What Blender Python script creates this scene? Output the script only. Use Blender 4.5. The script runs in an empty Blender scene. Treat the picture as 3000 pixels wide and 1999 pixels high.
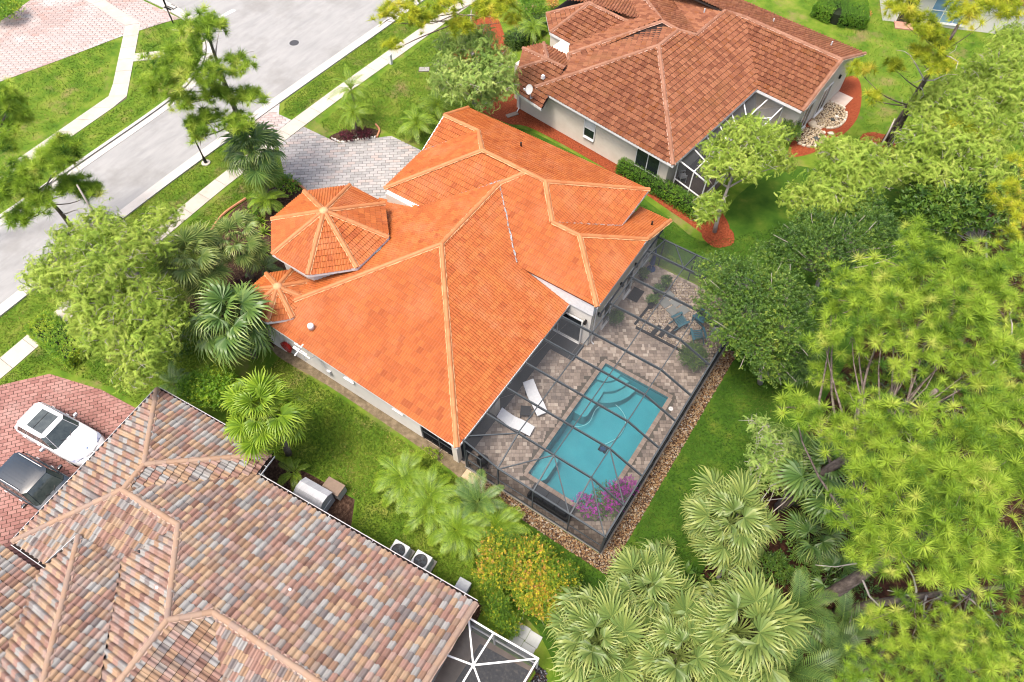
import bpy, bmesh, math, random
import numpy as np
from mathutils import Vector, Matrix
random.seed(11); RNG = np.random.default_rng(5)
SC = bpy.context.scene; COL = SC.collection
PI = math.pi; rad = math.radians

# ------------------------------------------------------------------ camera, sky, sun, exposure
CAMH = 33.0; FPX = 2034.0; PITCH = rad(56.5); YAW = rad(-34.0)
_dA = (math.cos(YAW), math.sin(YAW)); _dB = (-math.sin(YAW), math.cos(YAW))
def _w(v): return Vector((v[0]*_dA[0]+v[1]*_dA[1], v[0]*_dB[0]+v[1]*_dB[1], v[2]))
RT = _w((1, 0, 0)); UP = _w((0, math.sin(PITCH), math.cos(PITCH))); FW = _w((0, math.cos(PITCH), -math.sin(PITCH)))
cam = bpy.data.cameras.new('camera'); camo = bpy.data.objects.new('camera', cam); COL.objects.link(camo)
cam.sensor_width = 36.0; cam.lens = 36.0*FPX/3000.0; cam.clip_start = 0.5; cam.clip_end = 2000.0
m3 = Matrix((RT, UP, -FW)).transposed(); camo.matrix_world = Matrix.Translation((0, 0, CAMH)) @ m3.to_4x4()
SC.camera = camo
SUN_TO = Vector((-0.12, -0.34, 1.0)).normalized()        # towards the sun: high behind thin bright cloud
world = bpy.data.worlds.new('World'); SC.world = world; world.use_nodes = True
_nt = world.node_tree; _nt.nodes.clear()
_sky = _nt.nodes.new('ShaderNodeTexSky'); _sky.sky_type = 'NISHITA'; _sky.sun_disc = False
_sky.sun_elevation = math.asin(SUN_TO.z); _sky.sun_rotation = math.atan2(SUN_TO.x, SUN_TO.y)
_sky.air_density = 0.8; _sky.dust_density = 6.0; _sky.ozone_density = 0.6
_bg = _nt.nodes.new('ShaderNodeBackground'); _bg.inputs[1].default_value = 0.15
_wo = _nt.nodes.new('ShaderNodeOutputWorld')
_nt.links.new(_sky.outputs[0], _bg.inputs[0]); _nt.links.new(_bg.outputs[0], _wo.inputs[0])
sun = bpy.data.lights.new('sun', 'SUN'); sun.energy = 1.5; sun.angle = rad(14.0); sun.color = (1.0, 0.93, 0.82)
suno = bpy.data.objects.new('sun', sun); COL.objects.link(suno)
suno.rotation_euler = (-SUN_TO).to_track_quat('-Z', 'Y').to_euler(); suno.location = (0, 0, 60)
SC.cycles.filter_width = 1.1
SC.view_settings.view_transform = 'Standard'; SC.view_settings.look = 'None'
SC.view_settings.exposure = 1.5; SC.view_settings.gamma = 1.0; SC.view_settings.use_curve_mapping = False

def G(px, py, z=0.0):
    """ground-plan point of a picture measurement at height z (metres; survey of the photograph)"""
    d = FW + RT*((px-1500)/FPX) - UP*((py-999.5)/FPX)
    t = (z-CAMH)/d.z
    return Vector((d.x*t, d.y*t, z))
def PX(p):
    v = Vector(p)-Vector((0, 0, CAMH)); w = v.dot(FW)
    return 1500+FPX*v.dot(RT)/w, 999.5-FPX*v.dot(UP)/w

# ------------------------------------------------------------------ objects
def tag(o, label=None, cat=None, group=None, kind=None):
    if label: o['label'] = label
    if cat: o['category'] = cat
    if group: o['group'] = group
    if kind: o['kind'] = kind
    return o
def thing(name, label, cat, loc=(0, 0, 0), group=None):
    o = bpy.data.objects.new(name, None); COL.objects.link(o); o.location = loc; o.empty_display_size = 0.3
    return tag(o, label, cat, group)
def root_loc(p):
    while p.parent: p = p.parent
    return p.location
class MB:
    def __init__(s): s.v = []; s.f = []
    def add(s, vs, fs):
        n = len(s.v); s.v += [tuple(v) for v in vs]; s.f += [tuple(i+n for i in f) for f in fs]; return s
    def box(s, c, d, rz=0.0, taper=1.0, M=None):
        x, y, z = d[0]/2, d[1]/2, d[2]/2; vs = []
        for k, t in ((-1, 1.0), (1, taper)):
            for a, b in ((-1, -1), (1, -1), (1, 1), (-1, 1)): vs.append(Vector((a*x*t, b*y*t, k*z)))
        R = Matrix.Rotation(rz, 3, 'Z'); vs = [R @ v + Vector(c) for v in vs]
        if M: vs = [M @ v for v in vs]
        return s.add(vs, [(3, 2, 1, 0), (4, 5, 6, 7), (0, 1, 5, 4), (1, 2, 6, 5), (2, 3, 7, 6), (3, 0, 4, 7)])
    def prism(s, poly, z0, z1):
        n = len(poly); a = sum(poly[i][0]*poly[(i+1) % n][1]-poly[(i+1) % n][0]*poly[i][1] for i in range(n))
        if a < 0: poly = poly[::-1]
        vs = [(p[0], p[1], z0) for p in poly]+[(p[0], p[1], z1) for p in poly]
        return s.add(vs, [tuple(range(n-1, -1, -1)), tuple(range(n, 2*n))]+[(i, (i+1) % n, (i+1) % n+n, i+n) for i in range(n)])
    def poly(s, pts): return s.add(pts, [tuple(range(len(pts)))])
    def tube(s, path, r, n=6, cap=True):
        path = [Vector(p) for p in path]
        if not hasattr(r, '__len__'): r = [r]*len(path)
        vs = []; fs = []; ref = Vector((0.13, 0.31, 0.94))
        for i, p in enumerate(path):
            t = (path[min(i+1, len(path)-1)]-path[max(i-1, 0)])
            if t.length < 1e-6: t = Vector((0, 0, 1))
            t.normalize(); a = t.cross(ref)
            if a.length < 0.1: a = t.cross(Vector((1, 0, 0)))
            a.normalize(); b = t.cross(a)
            for k in range(n):
                an = 2*PI*k/n; vs.append(p+(a*math.cos(an)+b*math.sin(an))*r[i])
        for i in range(len(path)-1):
            for k in range(n): fs.append((i*n+k, i*n+(k+1) % n, (i+1)*n+(k+1) % n, (i+1)*n+k))
        if cap: fs += [tuple(range(n-1, -1, -1)), tuple((len(path)-1)*n+k for k in range(n))]
        return s.add(vs, fs)
    def bar(s, a, b, w, h):
        """rectangular bar from a to b"""
        a = Vector(a); b = Vector(b); t = (b-a).normalized(); sd = t.cross(Vector((0, 0, 1)))
        if sd.length < 1e-3: sd = Vector((1, 0, 0))
        sd.normalize(); up = sd.cross(t); vs = []
        for p in (a, b):
            for i, j in ((-1, -1), (1, -1), (1, 1), (-1, 1)): vs.append(p+sd*(i*w/2)+up*(j*h/2))
        return s.add(vs, [(3, 2, 1, 0), (4, 5, 6, 7), (0, 1, 5, 4), (1, 2, 6, 5), (2, 3, 7, 6), (3, 0, 4, 7)])
    def lathe(s, prof, c, n=16):
        vs = []; fs = []; m = len(prof)
        for k in range(n):
            a = 2*PI*k/n
            for r, z in prof: vs.append((c[0]+r*math.cos(a), c[1]+r*math.sin(a), c[2]+z))
        for k in range(n):
            for j in range(m-1): fs.append((k*m+j, ((k+1) % n)*m+j, ((k+1) % n)*m+j+1, k*m+j+1))
        fs.append(tuple(k*m+m-1 for k in range(n))); fs.append(tuple(k*m for k in range(n-1, -1, -1)))
        return s.add(vs, fs)
    def build(s, name, mat, parent=None, smooth=False, kind=None, bevel=0.0, label=None, cat=None, group=None):
        off = root_loc(parent) if parent else Vector((0, 0, 0))
        me = bpy.data.meshes.new(name)
        me.from_pydata([(v[0]-off[0], v[1]-off[1], v[2]-off[2]) for v in s.v], [], s.f)
        if bevel > 0:
            bm = bmesh.new(); bm.from_mesh(me); bmesh.ops.remove_doubles(bm, verts=bm.verts, dist=1e-5)
            bmesh.ops.bevel(bm, geom=bm.edges[:], offset=bevel, segments=2, profile=0.6, affect='EDGES', clamp_overlap=True)
            bm.to_mesh(me); bm.free()
        if smooth: me.polygons.foreach_set('use_smooth', [True]*len(me.polygons))
        return putmesh(name, me, mat, parent, kind, label, cat, group)
def putmesh(name, me, mat, parent=None, kind=None, label=None, cat=None, group=None):
    if mat: me.materials.append(mat)
    o = bpy.data.objects.new(name, me); COL.objects.link(o)
    if parent: o.parent = parent
    return tag(o, label, cat, group, kind)
def np_mesh(name, V, F, tone=None, off=None, smooth=False):
    V = np.asarray(V, dtype=np.float32)
    if off is not None: V = V-np.array(off[:], dtype=np.float32)
    F = np.asarray(F, dtype=np.int32); k = F.shape[1]; me = bpy.data.meshes.new(name)
    me.vertices.add(len(V)); me.vertices.foreach_set('co', V.ravel())
    me.loops.add(F.size); me.loops.foreach_set('vertex_index', F.ravel())
    me.polygons.add(len(F)); me.polygons.foreach_set('loop_start', np.arange(0, F.size, k, dtype=np.int32))
    if tone is not None:
        a = me.attributes.new('tone', 'FLOAT', 'POINT'); a.data.foreach_set('value', np.asarray(tone, dtype=np.float32))
    me.update(calc_edges=True)
    if smooth: me.polygons.foreach_set('use_smooth', [True]*len(me.polygons))
    return me

# ------------------------------------------------------------------ materials
MATS = {}
HARD = 0.72          # real-world reflectance of dry mineral and painted surfaces relative to the colours noted below
def hexc(h):
    h = h.lstrip('#'); c = [int(h[i:i+2], 16)/255 for i in (0, 2, 4)]
    return tuple(((x+0.055)/1.055)**2.4 if x > 0.04045 else x/12.92 for x in c)
def mat(name, stops, src='noise', scale=3.0, detail=4.0, rough=0.7, spec=0.3, bump=0.0, bscale=40.0, trans=0.0, metal=0.0,
        dirt=None, dscale=0.6, dlo=0.55, dhi=0.75, coat=0.0, alpha=1.0, island=0.0, stretch=None):
    """procedural material: a colour ramp driven by noise, by piece (island/object random), or by the mesh's tone attribute"""
    if name in MATS: return MATS[name]
    m = bpy.data.materials.new(name); m.use_nodes = True; nt = m.node_tree; N = nt.nodes; L = nt.links; N.clear()
    out = N.new('ShaderNodeOutputMaterial'); bs = N.new('ShaderNodeBsdfPrincipled')
    tc = N.new('ShaderNodeTexCoord'); vec = tc.outputs['Object']
    if stretch:
        mp = N.new('ShaderNodeMapping'); mp.inputs['Scale'].default_value = stretch; L.new(vec, mp.inputs[0]); vec = mp.outputs[0]
    if src == 'noise' or island > 0:
        nz = N.new('ShaderNodeTexNoise'); nz.inputs['Scale'].default_value = scale; nz.inputs['Detail'].default_value = detail
        nz.inputs['Roughness'].default_value = 0.62; L.new(vec, nz.inputs['Vector'])
        mr = N.new('ShaderNodeMapRange'); mr.inputs[1].default_value = 0.28; mr.inputs[2].default_value = 0.72
        L.new(nz.outputs[0], mr.inputs[0]); fac = mr.outputs[0]
    if src == 'piece' or island > 0:
        ge = N.new('ShaderNodeNewGeometry'); oi = N.new('ShaderNodeObjectInfo')
        ad = N.new('ShaderNodeMath'); ad.operation = 'ADD'; L.new(ge.outputs['Random Per Island'], ad.inputs[0]); L.new(oi.outputs['Random'], ad.inputs[1])
        fr = N.new('ShaderNodeMath'); fr.operation = 'FRACT'; L.new(ad.outputs[0], fr.inputs[0])
        if src == 'piece': fac = fr.outputs[0]
        else:
            mx = N.new('ShaderNodeMix'); mx.inputs[0].default_value = island; L.new(fac, mx.inputs[2]); L.new(fr.outputs[0], mx.inputs[3]); fac = mx.outputs[0]
    if src == 'tone':
        at = N.new('ShaderNodeAttribute'); at.attribute_name = 'tone'; fac = at.outputs['Fac']
    rp = N.new('ShaderNodeValToRGB'); cr = rp.color_ramp
    kk = HARD if trans == 0 else 1.0
    stops = [(s[0], tuple(x*kk for x in (hexc(s[1]) if isinstance(s[1], str) else s[1]))) for s in stops]
    while len(cr.elements) < len(stops): cr.elements.new(0.5)
    for e, (p, c) in zip(cr.elements, stops): e.position = p; e.color = (*c, 1)
    if src == 'piece': cr.interpolation = 'LINEAR'
    L.new(fac, rp.inputs[0]); col = rp.outputs[0]
    if dirt:
        n2 = N.new('ShaderNodeTexNoise'); n2.inputs['Scale'].default_value = dscale; n2.inputs['Detail'].default_value = 6; n2.inputs['Roughness'].default_value = 0.65
        L.new(tc.outputs['Object'], n2.inputs['Vector'])
        r2 = N.new('ShaderNodeMapRange'); r2.inputs[1].default_value = dlo; r2.inputs[2].default_value = dhi; L.new(n2.outputs[0], r2.inputs[0])
        mx = N.new('ShaderNodeMix'); mx.data_type = 'RGBA'; L.new(r2.outputs[0], mx.inputs[0]); L.new(col, mx.inputs[6])
        mx.inputs[7].default_value = (*(x*kk for x in (hexc(dirt) if isinstance(dirt, str) else dirt)), 1); col = mx.outputs[2]
    L.new(col, bs.inputs['Base Color']); bs.inputs['Roughness'].default_value = rough; bs.inputs['Specular IOR Level'].default_value = spec
    bs.inputs['Metallic'].default_value = metal; bs.inputs['Coat Weight'].default_value = coat
    if bump > 0:
        bn = N.new('ShaderNodeTexNoise'); bn.inputs['Scale'].default_value = bscale; bn.inputs['Detail'].default_value = 5; L.new(vec, bn.inputs['Vector'])
        bp = N.new('ShaderNodeBump'); bp.inputs['Strength'].default_value = bump; bp.inputs['Distance'].default_value = 0.03
        L.new(bn.outputs[0], bp.inputs['Height']); L.new(bp.outputs[0], bs.inputs['Normal'])
    sh = bs.outputs[0]
    if trans > 0:
        tr = N.new('ShaderNodeBsdfTranslucent'); L.new(col, tr.inputs[0]); ms = N.new('ShaderNodeMixShader'); ms.inputs[0].default_value = trans
        L.new(sh, ms.inputs[1]); L.new(tr.outputs[0], ms.inputs[2]); sh = ms.outputs[0]
    if alpha < 1:
        tp = N.new('ShaderNodeBsdfTransparent'); ms = N.new('ShaderNodeMixShader'); ms.inputs[0].default_value = alpha
        L.new(tp.outputs[0], ms.inputs[1]); L.new(sh, ms.inputs[2]); sh = ms.outputs[0]
    L.new(sh, out.inputs[0]); MATS[name] = m; return m
def flat(name, c, rough=0.6, **k):
    c = hexc(c) if isinstance(c, str) else c
    return mat(name, [(0, tuple(x*0.88 for x in c)), (1, tuple(min(1, x*1.1) for x in c))], scale=k.pop('scale', 6.0), rough=rough, **k)
# ------------------------------------------------------------------ materials of the setting
M_GRASS = mat('grass_turf', [(0.0, (0.037, 0.090, 0.008)), (0.35, (0.082, 0.155, 0.012)), (0.65, (0.128, 0.193, 0.019)), (1.0, (0.199, 0.218, 0.043))],
              scale=0.7, detail=15.0, rough=0.9, spec=0.1, bump=0.5, bscale=35.0, dirt=(0.22, 0.165, 0.075), dscale=0.42, dlo=0.54, dhi=0.72)
M_TURF_SHADED = mat('dense_shaded_turf', [(0.0, (0.024, 0.065, 0.006)), (0.5, (0.046, 0.106, 0.009)), (0.8, (0.075, 0.129, 0.013)), (1.0, (0.132, 0.157, 0.026))],
              scale=0.8, detail=15.0, rough=0.9, spec=0.1, bump=0.5, bscale=35.0, dirt=(0.16, 0.115, 0.05), dscale=0.25, dlo=0.66, dhi=0.8)  # deeper green: a denser grass, with tree shade put into the colour
M_ROAD = mat('road_asphalt', [(0, (0.243, 0.244, 0.242)), (0.5, (0.292, 0.292, 0.287)), (1, (0.330, 0.329, 0.321))], scale=0.9, detail=14, rough=0.92, spec=0.15, bump=0.25, bscale=60,
             dirt=(0.215, 0.21, 0.20), dscale=0.3, dlo=0.50, dhi=0.75, stretch=(2.2, 0.5, 1))
M_CONC = mat('concrete', [(0, (0.40, 0.365, 0.31)), (1, (0.49, 0.455, 0.395))], scale=1.4, detail=8, rough=0.9, spec=0.15, bump=0.15, bscale=50, dirt=(0.34, 0.285, 0.22), dscale=0.45, dlo=0.56, dhi=0.8, island=0.35)
M_KERB = mat('kerb_concrete', [(0, (0.42, 0.40, 0.37)), (1, (0.50, 0.48, 0.45))], scale=1.2, detail=7, rough=0.9, spec=0.15, dirt=(0.50, 0.45, 0.38), dscale=0.5)
M_JOINT = flat('joint_dirt', (0.10, 0.085, 0.065), 0.95)
M_PAV_GREY = mat('grey_paver', [(0, (0.270, 0.262, 0.257)), (0.4, (0.342, 0.334, 0.327)), (0.75, (0.390, 0.374, 0.362)), (1, (0.384, 0.326, 0.301))], src='piece', rough=0.9, spec=0.15, dirt=(0.21, 0.205, 0.207), dscale=0.35, dlo=0.52, dhi=0.8, bump=0.1)
M_PAV_PINK = mat('pink_paver', [(0, (0.34, 0.265, 0.245)), (0.5, (0.385, 0.315, 0.295)), (1, (0.36, 0.245, 0.215))], src='piece', rough=0.9, spec=0.15, dirt=(0.44, 0.415, 0.40), dscale=0.12, dlo=0.46, dhi=0.56, bump=0.1)
M_PAV_RED = mat('red_paver', [(0, (0.245, 0.115, 0.098)), (0.5, (0.30, 0.15, 0.13)), (1, (0.34, 0.185, 0.16))], src='piece', rough=0.85, spec=0.2, dirt=(0.36, 0.235, 0.21), dscale=0.3, bump=0.1)
M_PAV_POOL = mat('pool_paver', [(0, (0.187, 0.146, 0.116)), (0.35, (0.286, 0.227, 0.184)), (0.75, (0.374, 0.302, 0.247)), (1, (0.506, 0.432, 0.357))], src='piece', rough=0.85, spec=0.2, dirt=(0.14, 0.12, 0.11), dscale=0.5, dlo=0.5, dhi=0.85, bump=0.1)
M_COPING = mat('coping_paver', [(0, (0.25, 0.185, 0.145)), (1, (0.36, 0.285, 0.23))], src='piece', rough=0.85, spec=0.2)
M_MULCH_R = mat('red_mulch', [(0, (0.10, 0.022, 0.010)), (0.5, (0.24, 0.055, 0.022)), (1, (0.36, 0.10, 0.045))], scale=9, detail=12, rough=0.95, spec=0.1, bump=1.0, bscale=18)
M_MULCH_B = mat('brown_mulch', [(0, (0.018, 0.010, 0.007)), (0.5, (0.055, 0.030, 0.020)), (1, (0.15, 0.095, 0.065))], scale=7, detail=12, rough=0.95, spec=0.1, bump=1.0, bscale=18)
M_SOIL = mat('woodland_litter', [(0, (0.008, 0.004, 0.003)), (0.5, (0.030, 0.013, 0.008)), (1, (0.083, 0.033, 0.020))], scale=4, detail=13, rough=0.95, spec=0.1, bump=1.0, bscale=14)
M_BLACKROCK = mat('black_gravel', [(0, (0.006, 0.006, 0.008)), (0.7, (0.03, 0.03, 0.035)), (1, (0.25, 0.25, 0.27))], src='piece', rough=0.5)
M_PEBBLE = mat('river_pebble', [(0, (0.079, 0.040, 0.022)), (0.25, (0.216, 0.112, 0.047)), (0.5, (0.302, 0.187, 0.086)), (0.75, (0.360, 0.288, 0.194)), (0.9, (0.144, 0.108, 0.079)), (1, (0.446, 0.418, 0.374))], src='piece', rough=0.7, spec=0.3)
M_PEBBLE_P = mat('pale_pebble', [(0, (0.30, 0.21, 0.12)), (0.4, (0.46, 0.36, 0.22)), (0.8, (0.58, 0.48, 0.33)), (1, (0.66, 0.62, 0.55))], src='piece', rough=0.75, spec=0.3)
M_STONE_E = mat('edging_stone', [(0, (0.47, 0.39, 0.29)), (1, (0.62, 0.55, 0.44))], src='piece', rough=0.85, bump=0.3, bscale=14)

def in_view(p, m=60):
    x, y = PX(p); return -m < x < 3000+m and -m < y < 1999+m
def clip_rect(sub, u0, u1, v0, v1):
    for ax, lim, sg in ((0, u0, 1), (0, u1, -1), (1, v0, 1), (1, v1, -1)):
        out = []; n = len(sub)
        for i in range(n):
            a = sub[i]; b = sub[(i+1) % n]; da = (a[ax]-lim)*sg; db = (b[ax]-lim)*sg
            if da >= 0: out.append(a)
            if (da > 0 and db < 0) or (da < 0 and db > 0):
                t = da/(da-db); out.append((a[0]+(b[0]-a[0])*t, a[1]+(b[1]-a[1])*t))
        sub = out
        if len(sub) < 3: return []
    return sub
def inside(p, poly):
    x, y = p; c = False; n = len(poly); j = n-1
    for i in range(n):
        xi, yi = poly[i]; xj, yj = poly[j]
        if (yi > y) != (yj > y) and x < (xj-xi)*(y-yi)/(yj-yi)+xi: c = not c
        j = i
    return c
def area2(p): return abs(sum(p[i][0]*p[(i+1) % len(p)][1]-p[(i+1) % len(p)][0]*p[i][1] for i in range(len(p))))/2
def sheet(name, poly, z, m, kind='structure', parent=None, **k):
    return MB().poly([(p[0], p[1], z) for p in poly]).build(name, m, parent, kind=kind if not parent else None, **k)
def paved(name, poly, ang, w, h, z, mp, piece='paver', gap=0.022, th=0.026, bond=0.5, holes=(), limit=300, mix=False, bed=None):
    """a paved area: joint bed, the nearest pavers as pieces of their own, the rest as one mass"""
    base = bed.build(name, M_JOINT, kind='structure') if bed else sheet(name, poly, z, M_JOINT)
    ca, sa = math.cos(ang), math.sin(ang)
    P = [(p[0]*ca+p[1]*sa, -p[0]*sa+p[1]*ca) for p in poly]
    H = [[(p[0]*ca+p[1]*sa, -p[0]*sa+p[1]*ca) for p in hp] for hp in holes]
    un = lambda u, v: (u*ca-v*sa, u*sa+v*ca)
    u0, u1 = min(p[0] for p in P), max(p[0] for p in P); v0, v1 = min(p[1] for p in P), max(p[1] for p in P)
    full = []; part = []; rnd = random.Random(3)
    j = 0; v = v0
    while v < v1:
        hh = h; u = u0-w+(j % 2)*bond*w
        if mix: u -= rnd.random()*w
        while u < u1:
            ww = w*(rnd.choice((0.66, 1.0, 1.0, 1.4)) if mix else 1.0)
            cs = [(u, v), (u+ww, v), (u+ww, v+hh), (u, v+hh)]
            ins = [inside(c, P) for c in cs]
            mid = (u+ww/2, v+hh/2)
            if any(inside(c, hp) for hp in H for c in cs+[mid]): pass
            elif all(ins): full.append((u, v, ww))
            else:
                c = clip_rect(P, u+gap/2, u+ww-gap/2, v+gap/2, v+hh-gap/2)
                if len(c) >= 3 and area2(c) > 0.004: part.append(c)
            u += ww
        v += hh; j += 1
    dist = lambda t: (Vector((*un(t[0]+t[2]/2, t[1]+h/2), z))-Vector((0, 0, CAMH))).length
    vis = [t for t in full if in_view((*un(t[0]+t[2]/2, t[1]+h/2), z), 0)]
    vis.sort(key=dist); own = set(vis[:limit]); meshes = {}
    def unit(ww):
        b = 0.010; x, y = ww/2-gap/2, h/2-gap/2
        vs = [(-x, -y, 0), (x, -y, 0), (x, y, 0), (-x, y, 0), (-x, -y, th-b), (x, -y, th-b), (x, y, th-b), (-x, y, th-b), (-x+b, -y+b, th), (x-b, -y+b, th), (x-b, y-b, th), (-x+b, y-b, th)]
        fs = [(8, 9, 10, 11)]+[(a+i, a+(i+1) % 4, a+4+(i+1) % 4, a+4+i) for a in (0, 4) for i in range(4)]
        return vs, fs
    R = Matrix.Rotation(ang, 4, 'Z'); rest = MB()
    for t in full:
        k = round(t[2], 3); cx, cy = un(t[0]+t[2]/2, t[1]+h/2); dz = rnd.uniform(0, 0.004)
        if t in own:
            if k not in meshes:
                me = bpy.data.meshes.new(piece); me.from_pydata(*[unit(t[2])[0], [], unit(t[2])[1]]); me.materials.append(mp); meshes[k] = me
            o = bpy.data.objects.new(piece, meshes[k]); COL.objects.link(o); o.parent = base
            o.matrix_local = Matrix.Translation((cx, cy, z+dz)) @ R
        else:
            vs, fs = unit(t[2]); rest.add([(R @ Vector(q))+Vector((cx, cy, z+dz)) for q in vs], fs)
    for c in part:
        n = len(c); q = [un(*p) for p in c]; a = sum(q[i][0]*q[(i+1) % n][1]-q[(i+1) % n][0]*q[i][1] for i in range(n))
        if a < 0: q = q[::-1]
        rest.add([(x, y, z) for x, y in q]+[(x, y, z+th) for x, y in q], [tuple(range(n, 2*n))]+[(i, (i+1) % n, (i+1) % n+n, i+n) for i in range(n)])
    if rest.v: rest.build(piece+'_field', mp, base, kind='stuff')
    return base
def smooth_poly(pts, n=5, closed=False):
    """Catmull-Rom through 2-D points"""
    out = []; m = len(pts)
    for i in range(m if closed else m-1):
        p = [pts[(i+k) % m] if closed else pts[min(max(i+k, 0), m-1)] for k in (-1, 0, 1, 2)]
        for s in range(n):
            t = s/n; out.append(tuple(0.5*(2*p[1][d]+(p[2][d]-p[0][d])*t+(2*p[0][d]-5*p[1][d]+4*p[2][d]-p[3][d])*t*t+(3*p[1][d]-p[0][d]-3*p[2][d]+p[3][d])*t**3) for d in (0, 1)))
    if not closed: out.append(tuple(pts[-1][:2]))
    return out
def offs(line, d):
    out = []
    for i, p in enumerate(line):
        a = line[max(i-1, 0)]; b = line[min(i+1, len(line)-1)]; t = Vector((b[0]-a[0], b[1]-a[1])).normalized()
        out.append((p[0]-t.y*d, p[1]+t.x*d))
    return out
def strip(name, line, d0, d1, z0, z1, m, parent=None, kind='structure'):
    A = offs(line, d0); B = offs(line, d1); mb = MB(); n = len(A)
    vs = [(x, y, z1) for x, y in A]+[(x, y, z1) for x, y in B]+[(x, y, z0) for x, y in A]+[(x, y, z0) for x, y in B]; fs = []
    for i in range(n-1): fs += [(i, i+1, n+i+1, n+i), (2*n+i, 2*n+i+1, i+1, i), (n+i, n+i+1, 3*n+i+1, 3*n+i)]
    return mb.add(vs, fs).build(name, m, parent, kind=None if parent else kind)
ICO = None
def pebbles(name, polys, n, smin, smax, z, m, parent=None, seed=1, flatk=0.55):
    """loose stones strewn over the polygons, one mass"""
    r = np.random.default_rng(seed); t = (1+5**0.5)/2
    V0 = np.array([(-1, t, 0), (1, t, 0), (-1, -t, 0), (1, -t, 0), (0, -1, t), (0, 1, t), (0, -1, -t), (0, 1, -t), (t, 0, -1), (t, 0, 1), (-t, 0, -1), (-t, 0, 1)])/1.9
    F0 = np.array([(0, 11, 5), (0, 5, 1), (0, 1, 7), (0, 7, 10), (0, 10, 11), (1, 5, 9), (5, 11, 4), (11, 10, 2), (10, 7, 6), (7, 1, 8), (3, 9, 4), (3, 4, 2), (3, 2, 6), (3, 6, 8), (3, 8, 9), (4, 9, 5), (2, 4, 11), (6, 2, 10), (8, 6, 7), (9, 8, 1)])
    ar = [area2(p) for p in polys]; pts = []
    for p, a in zip(polys, ar):
        k = int(n*a/sum(ar)); lo = np.min(p, axis=0); hi = np.max(p, axis=0); c = 0; tries = 0
        while c < k and tries < k*20:
            q = lo+(hi-lo)*r.random(2); tries += 1
            if inside(q, p): pts.append(q); c += 1
    k = len(pts); pts = np.array(pts); a = r.random(k)*2*PI; s = smin+(smax-smin)*r.random(k)**2
    sx = s*(0.8+0.5*r.random(k)); sy = s*(0.6+0.4*r.random(k)); sz = s*flatk
    X = V0[None, :, 0]*sx[:, None]; Y = V0[None, :, 1]*sy[:, None]; Z = V0[None, :, 2]*sz[:, None]
    jit = 1+0.25*(r.random((k, 12))-0.5); X = X*jit; Y = Y*jit
    ca, sa = np.cos(a)[:, None], np.sin(a)[:, None]
    V = np.stack([X*ca-Y*sa+pts[:, :1], X*sa+Y*ca+pts[:, 1:2], Z+z+sz[:, None]*0.4], -1).reshape(-1, 3)
    F = (F0[None]+(np.arange(k)*12)[:, None, None]).reshape(-1, 3)
    return putmesh(name, np_mesh(name, V, F, off=root_loc(parent) if parent else None), m, parent, kind='stuff')

# ------------------------------------------------------------------ ground, street, pavements
PX0, PX1, PY0, PY1 = -7.05, -3.15, 11.9, 19.8          # the pool's opening
def ringed(x0, x1, y0, y1, z):
    m = MB()
    for a, b, c, d in ((x0, PX0, y0, y1), (PX1, x1, y0, y1), (PX0, PX1, y0, PY0), (PX0, PX1, PY1, y1)): m.poly([(a, c, z), (b, c, z), (b, d, z), (a, d, z)])
    return m
ringed(-160, 120, -90, 170, 0.0).build('ground', M_GRASS, kind='structure')
NEARK = smooth_poly([(-37.6, -60), (-37.9, -10), (-38.2, 4), (-38.55, 13.5), (-38.45, 24), (-38.2, 32.8), (-37.95, 40), (-37.2, 70)], 6)
FARK = smooth_poly([(-44.5, -60), (-44.7, -5), (-44.8, 8), (-44.85, 14), (-45.0, 21.5), (-45.7, 24.6), (-47.1, 27.0), (-49.3, 28.7), (-52.1, 29.5), (-54.9, 29.75), (-57, 29.75), (-90, 29.5)], 6)
sheet('road', [p for p in NEARK]+[(-37, 78), (-95, 78)]+FARK[::-1], 0.006, M_ROAD)
strip('near_kerb', NEARK, 0.02, 0.52, 0.0, 0.03, M_KERB)
strip('near_kerb_top', NEARK, -0.28, -0.05, 0.0, 0.10, M_KERB)
strip('near_kerb_gap', NEARK, -0.05, 0.02, 0.0, 0.012, M_JOINT)
strip('far_kerb', FARK, -0.50, 0.0, 0.0, 0.03, M_KERB)
strip('far_kerb_top', FARK, 0.07, 0.32, 0.0, 0.10, M_KERB)
strip('far_kerb_gap', FARK, 0.0, 0.07, 0.0, 0.012, M_JOINT)
M_PAINT = mat('road_paint', [(0, (0.62, 0.61, 0.58)), (1, (0.80, 0.79, 0.77))], scale=4, rough=0.8)
sheet('stop_line', [(-50.35, 30.1), (-50.0, 30.1), (-49.7, 32.6), (-50.05, 32.6)], 0.011, M_PAINT)
def walk(name, left, right, slab=1.5, z=0.04):
    """concrete slabs between two edge lines, each slab a piece"""
    base = sheet(name, left+right[::-1], 0.008, M_JOINT)
    def res(line):
        d = [0]
        for a, b in zip(line, line[1:]): d.append(d[-1]+math.dist(a, b))
        return d
    n = max(1, int(res(left)[-1]/slab))
    def at(line, t):
        d = res(line); x = t*d[-1]
        for i in range(len(line)-1):
            if x <= d[i+1] or i == len(line)-2:
                k = (x-d[i])/(d[i+1]-d[i]); return (line[i][0]+(line[i+1][0]-line[i][0])*k, line[i][1]+(line[i+1][1]-line[i][1])*k)
    for i in range(n):
        t0 = (i+0.008)/n; t1 = (i+1-0.008)/n
        q = [at(left, t0), at(right, t0), at(right, t1), at(left, t1)]
        if not any(in_view((x, y, 0), 200) for x, y in q): continue
        MB().prism(q, 0.0, z+random.uniform(0, 0.004)).build('slab', M_CONC, base)
    return base
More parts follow.
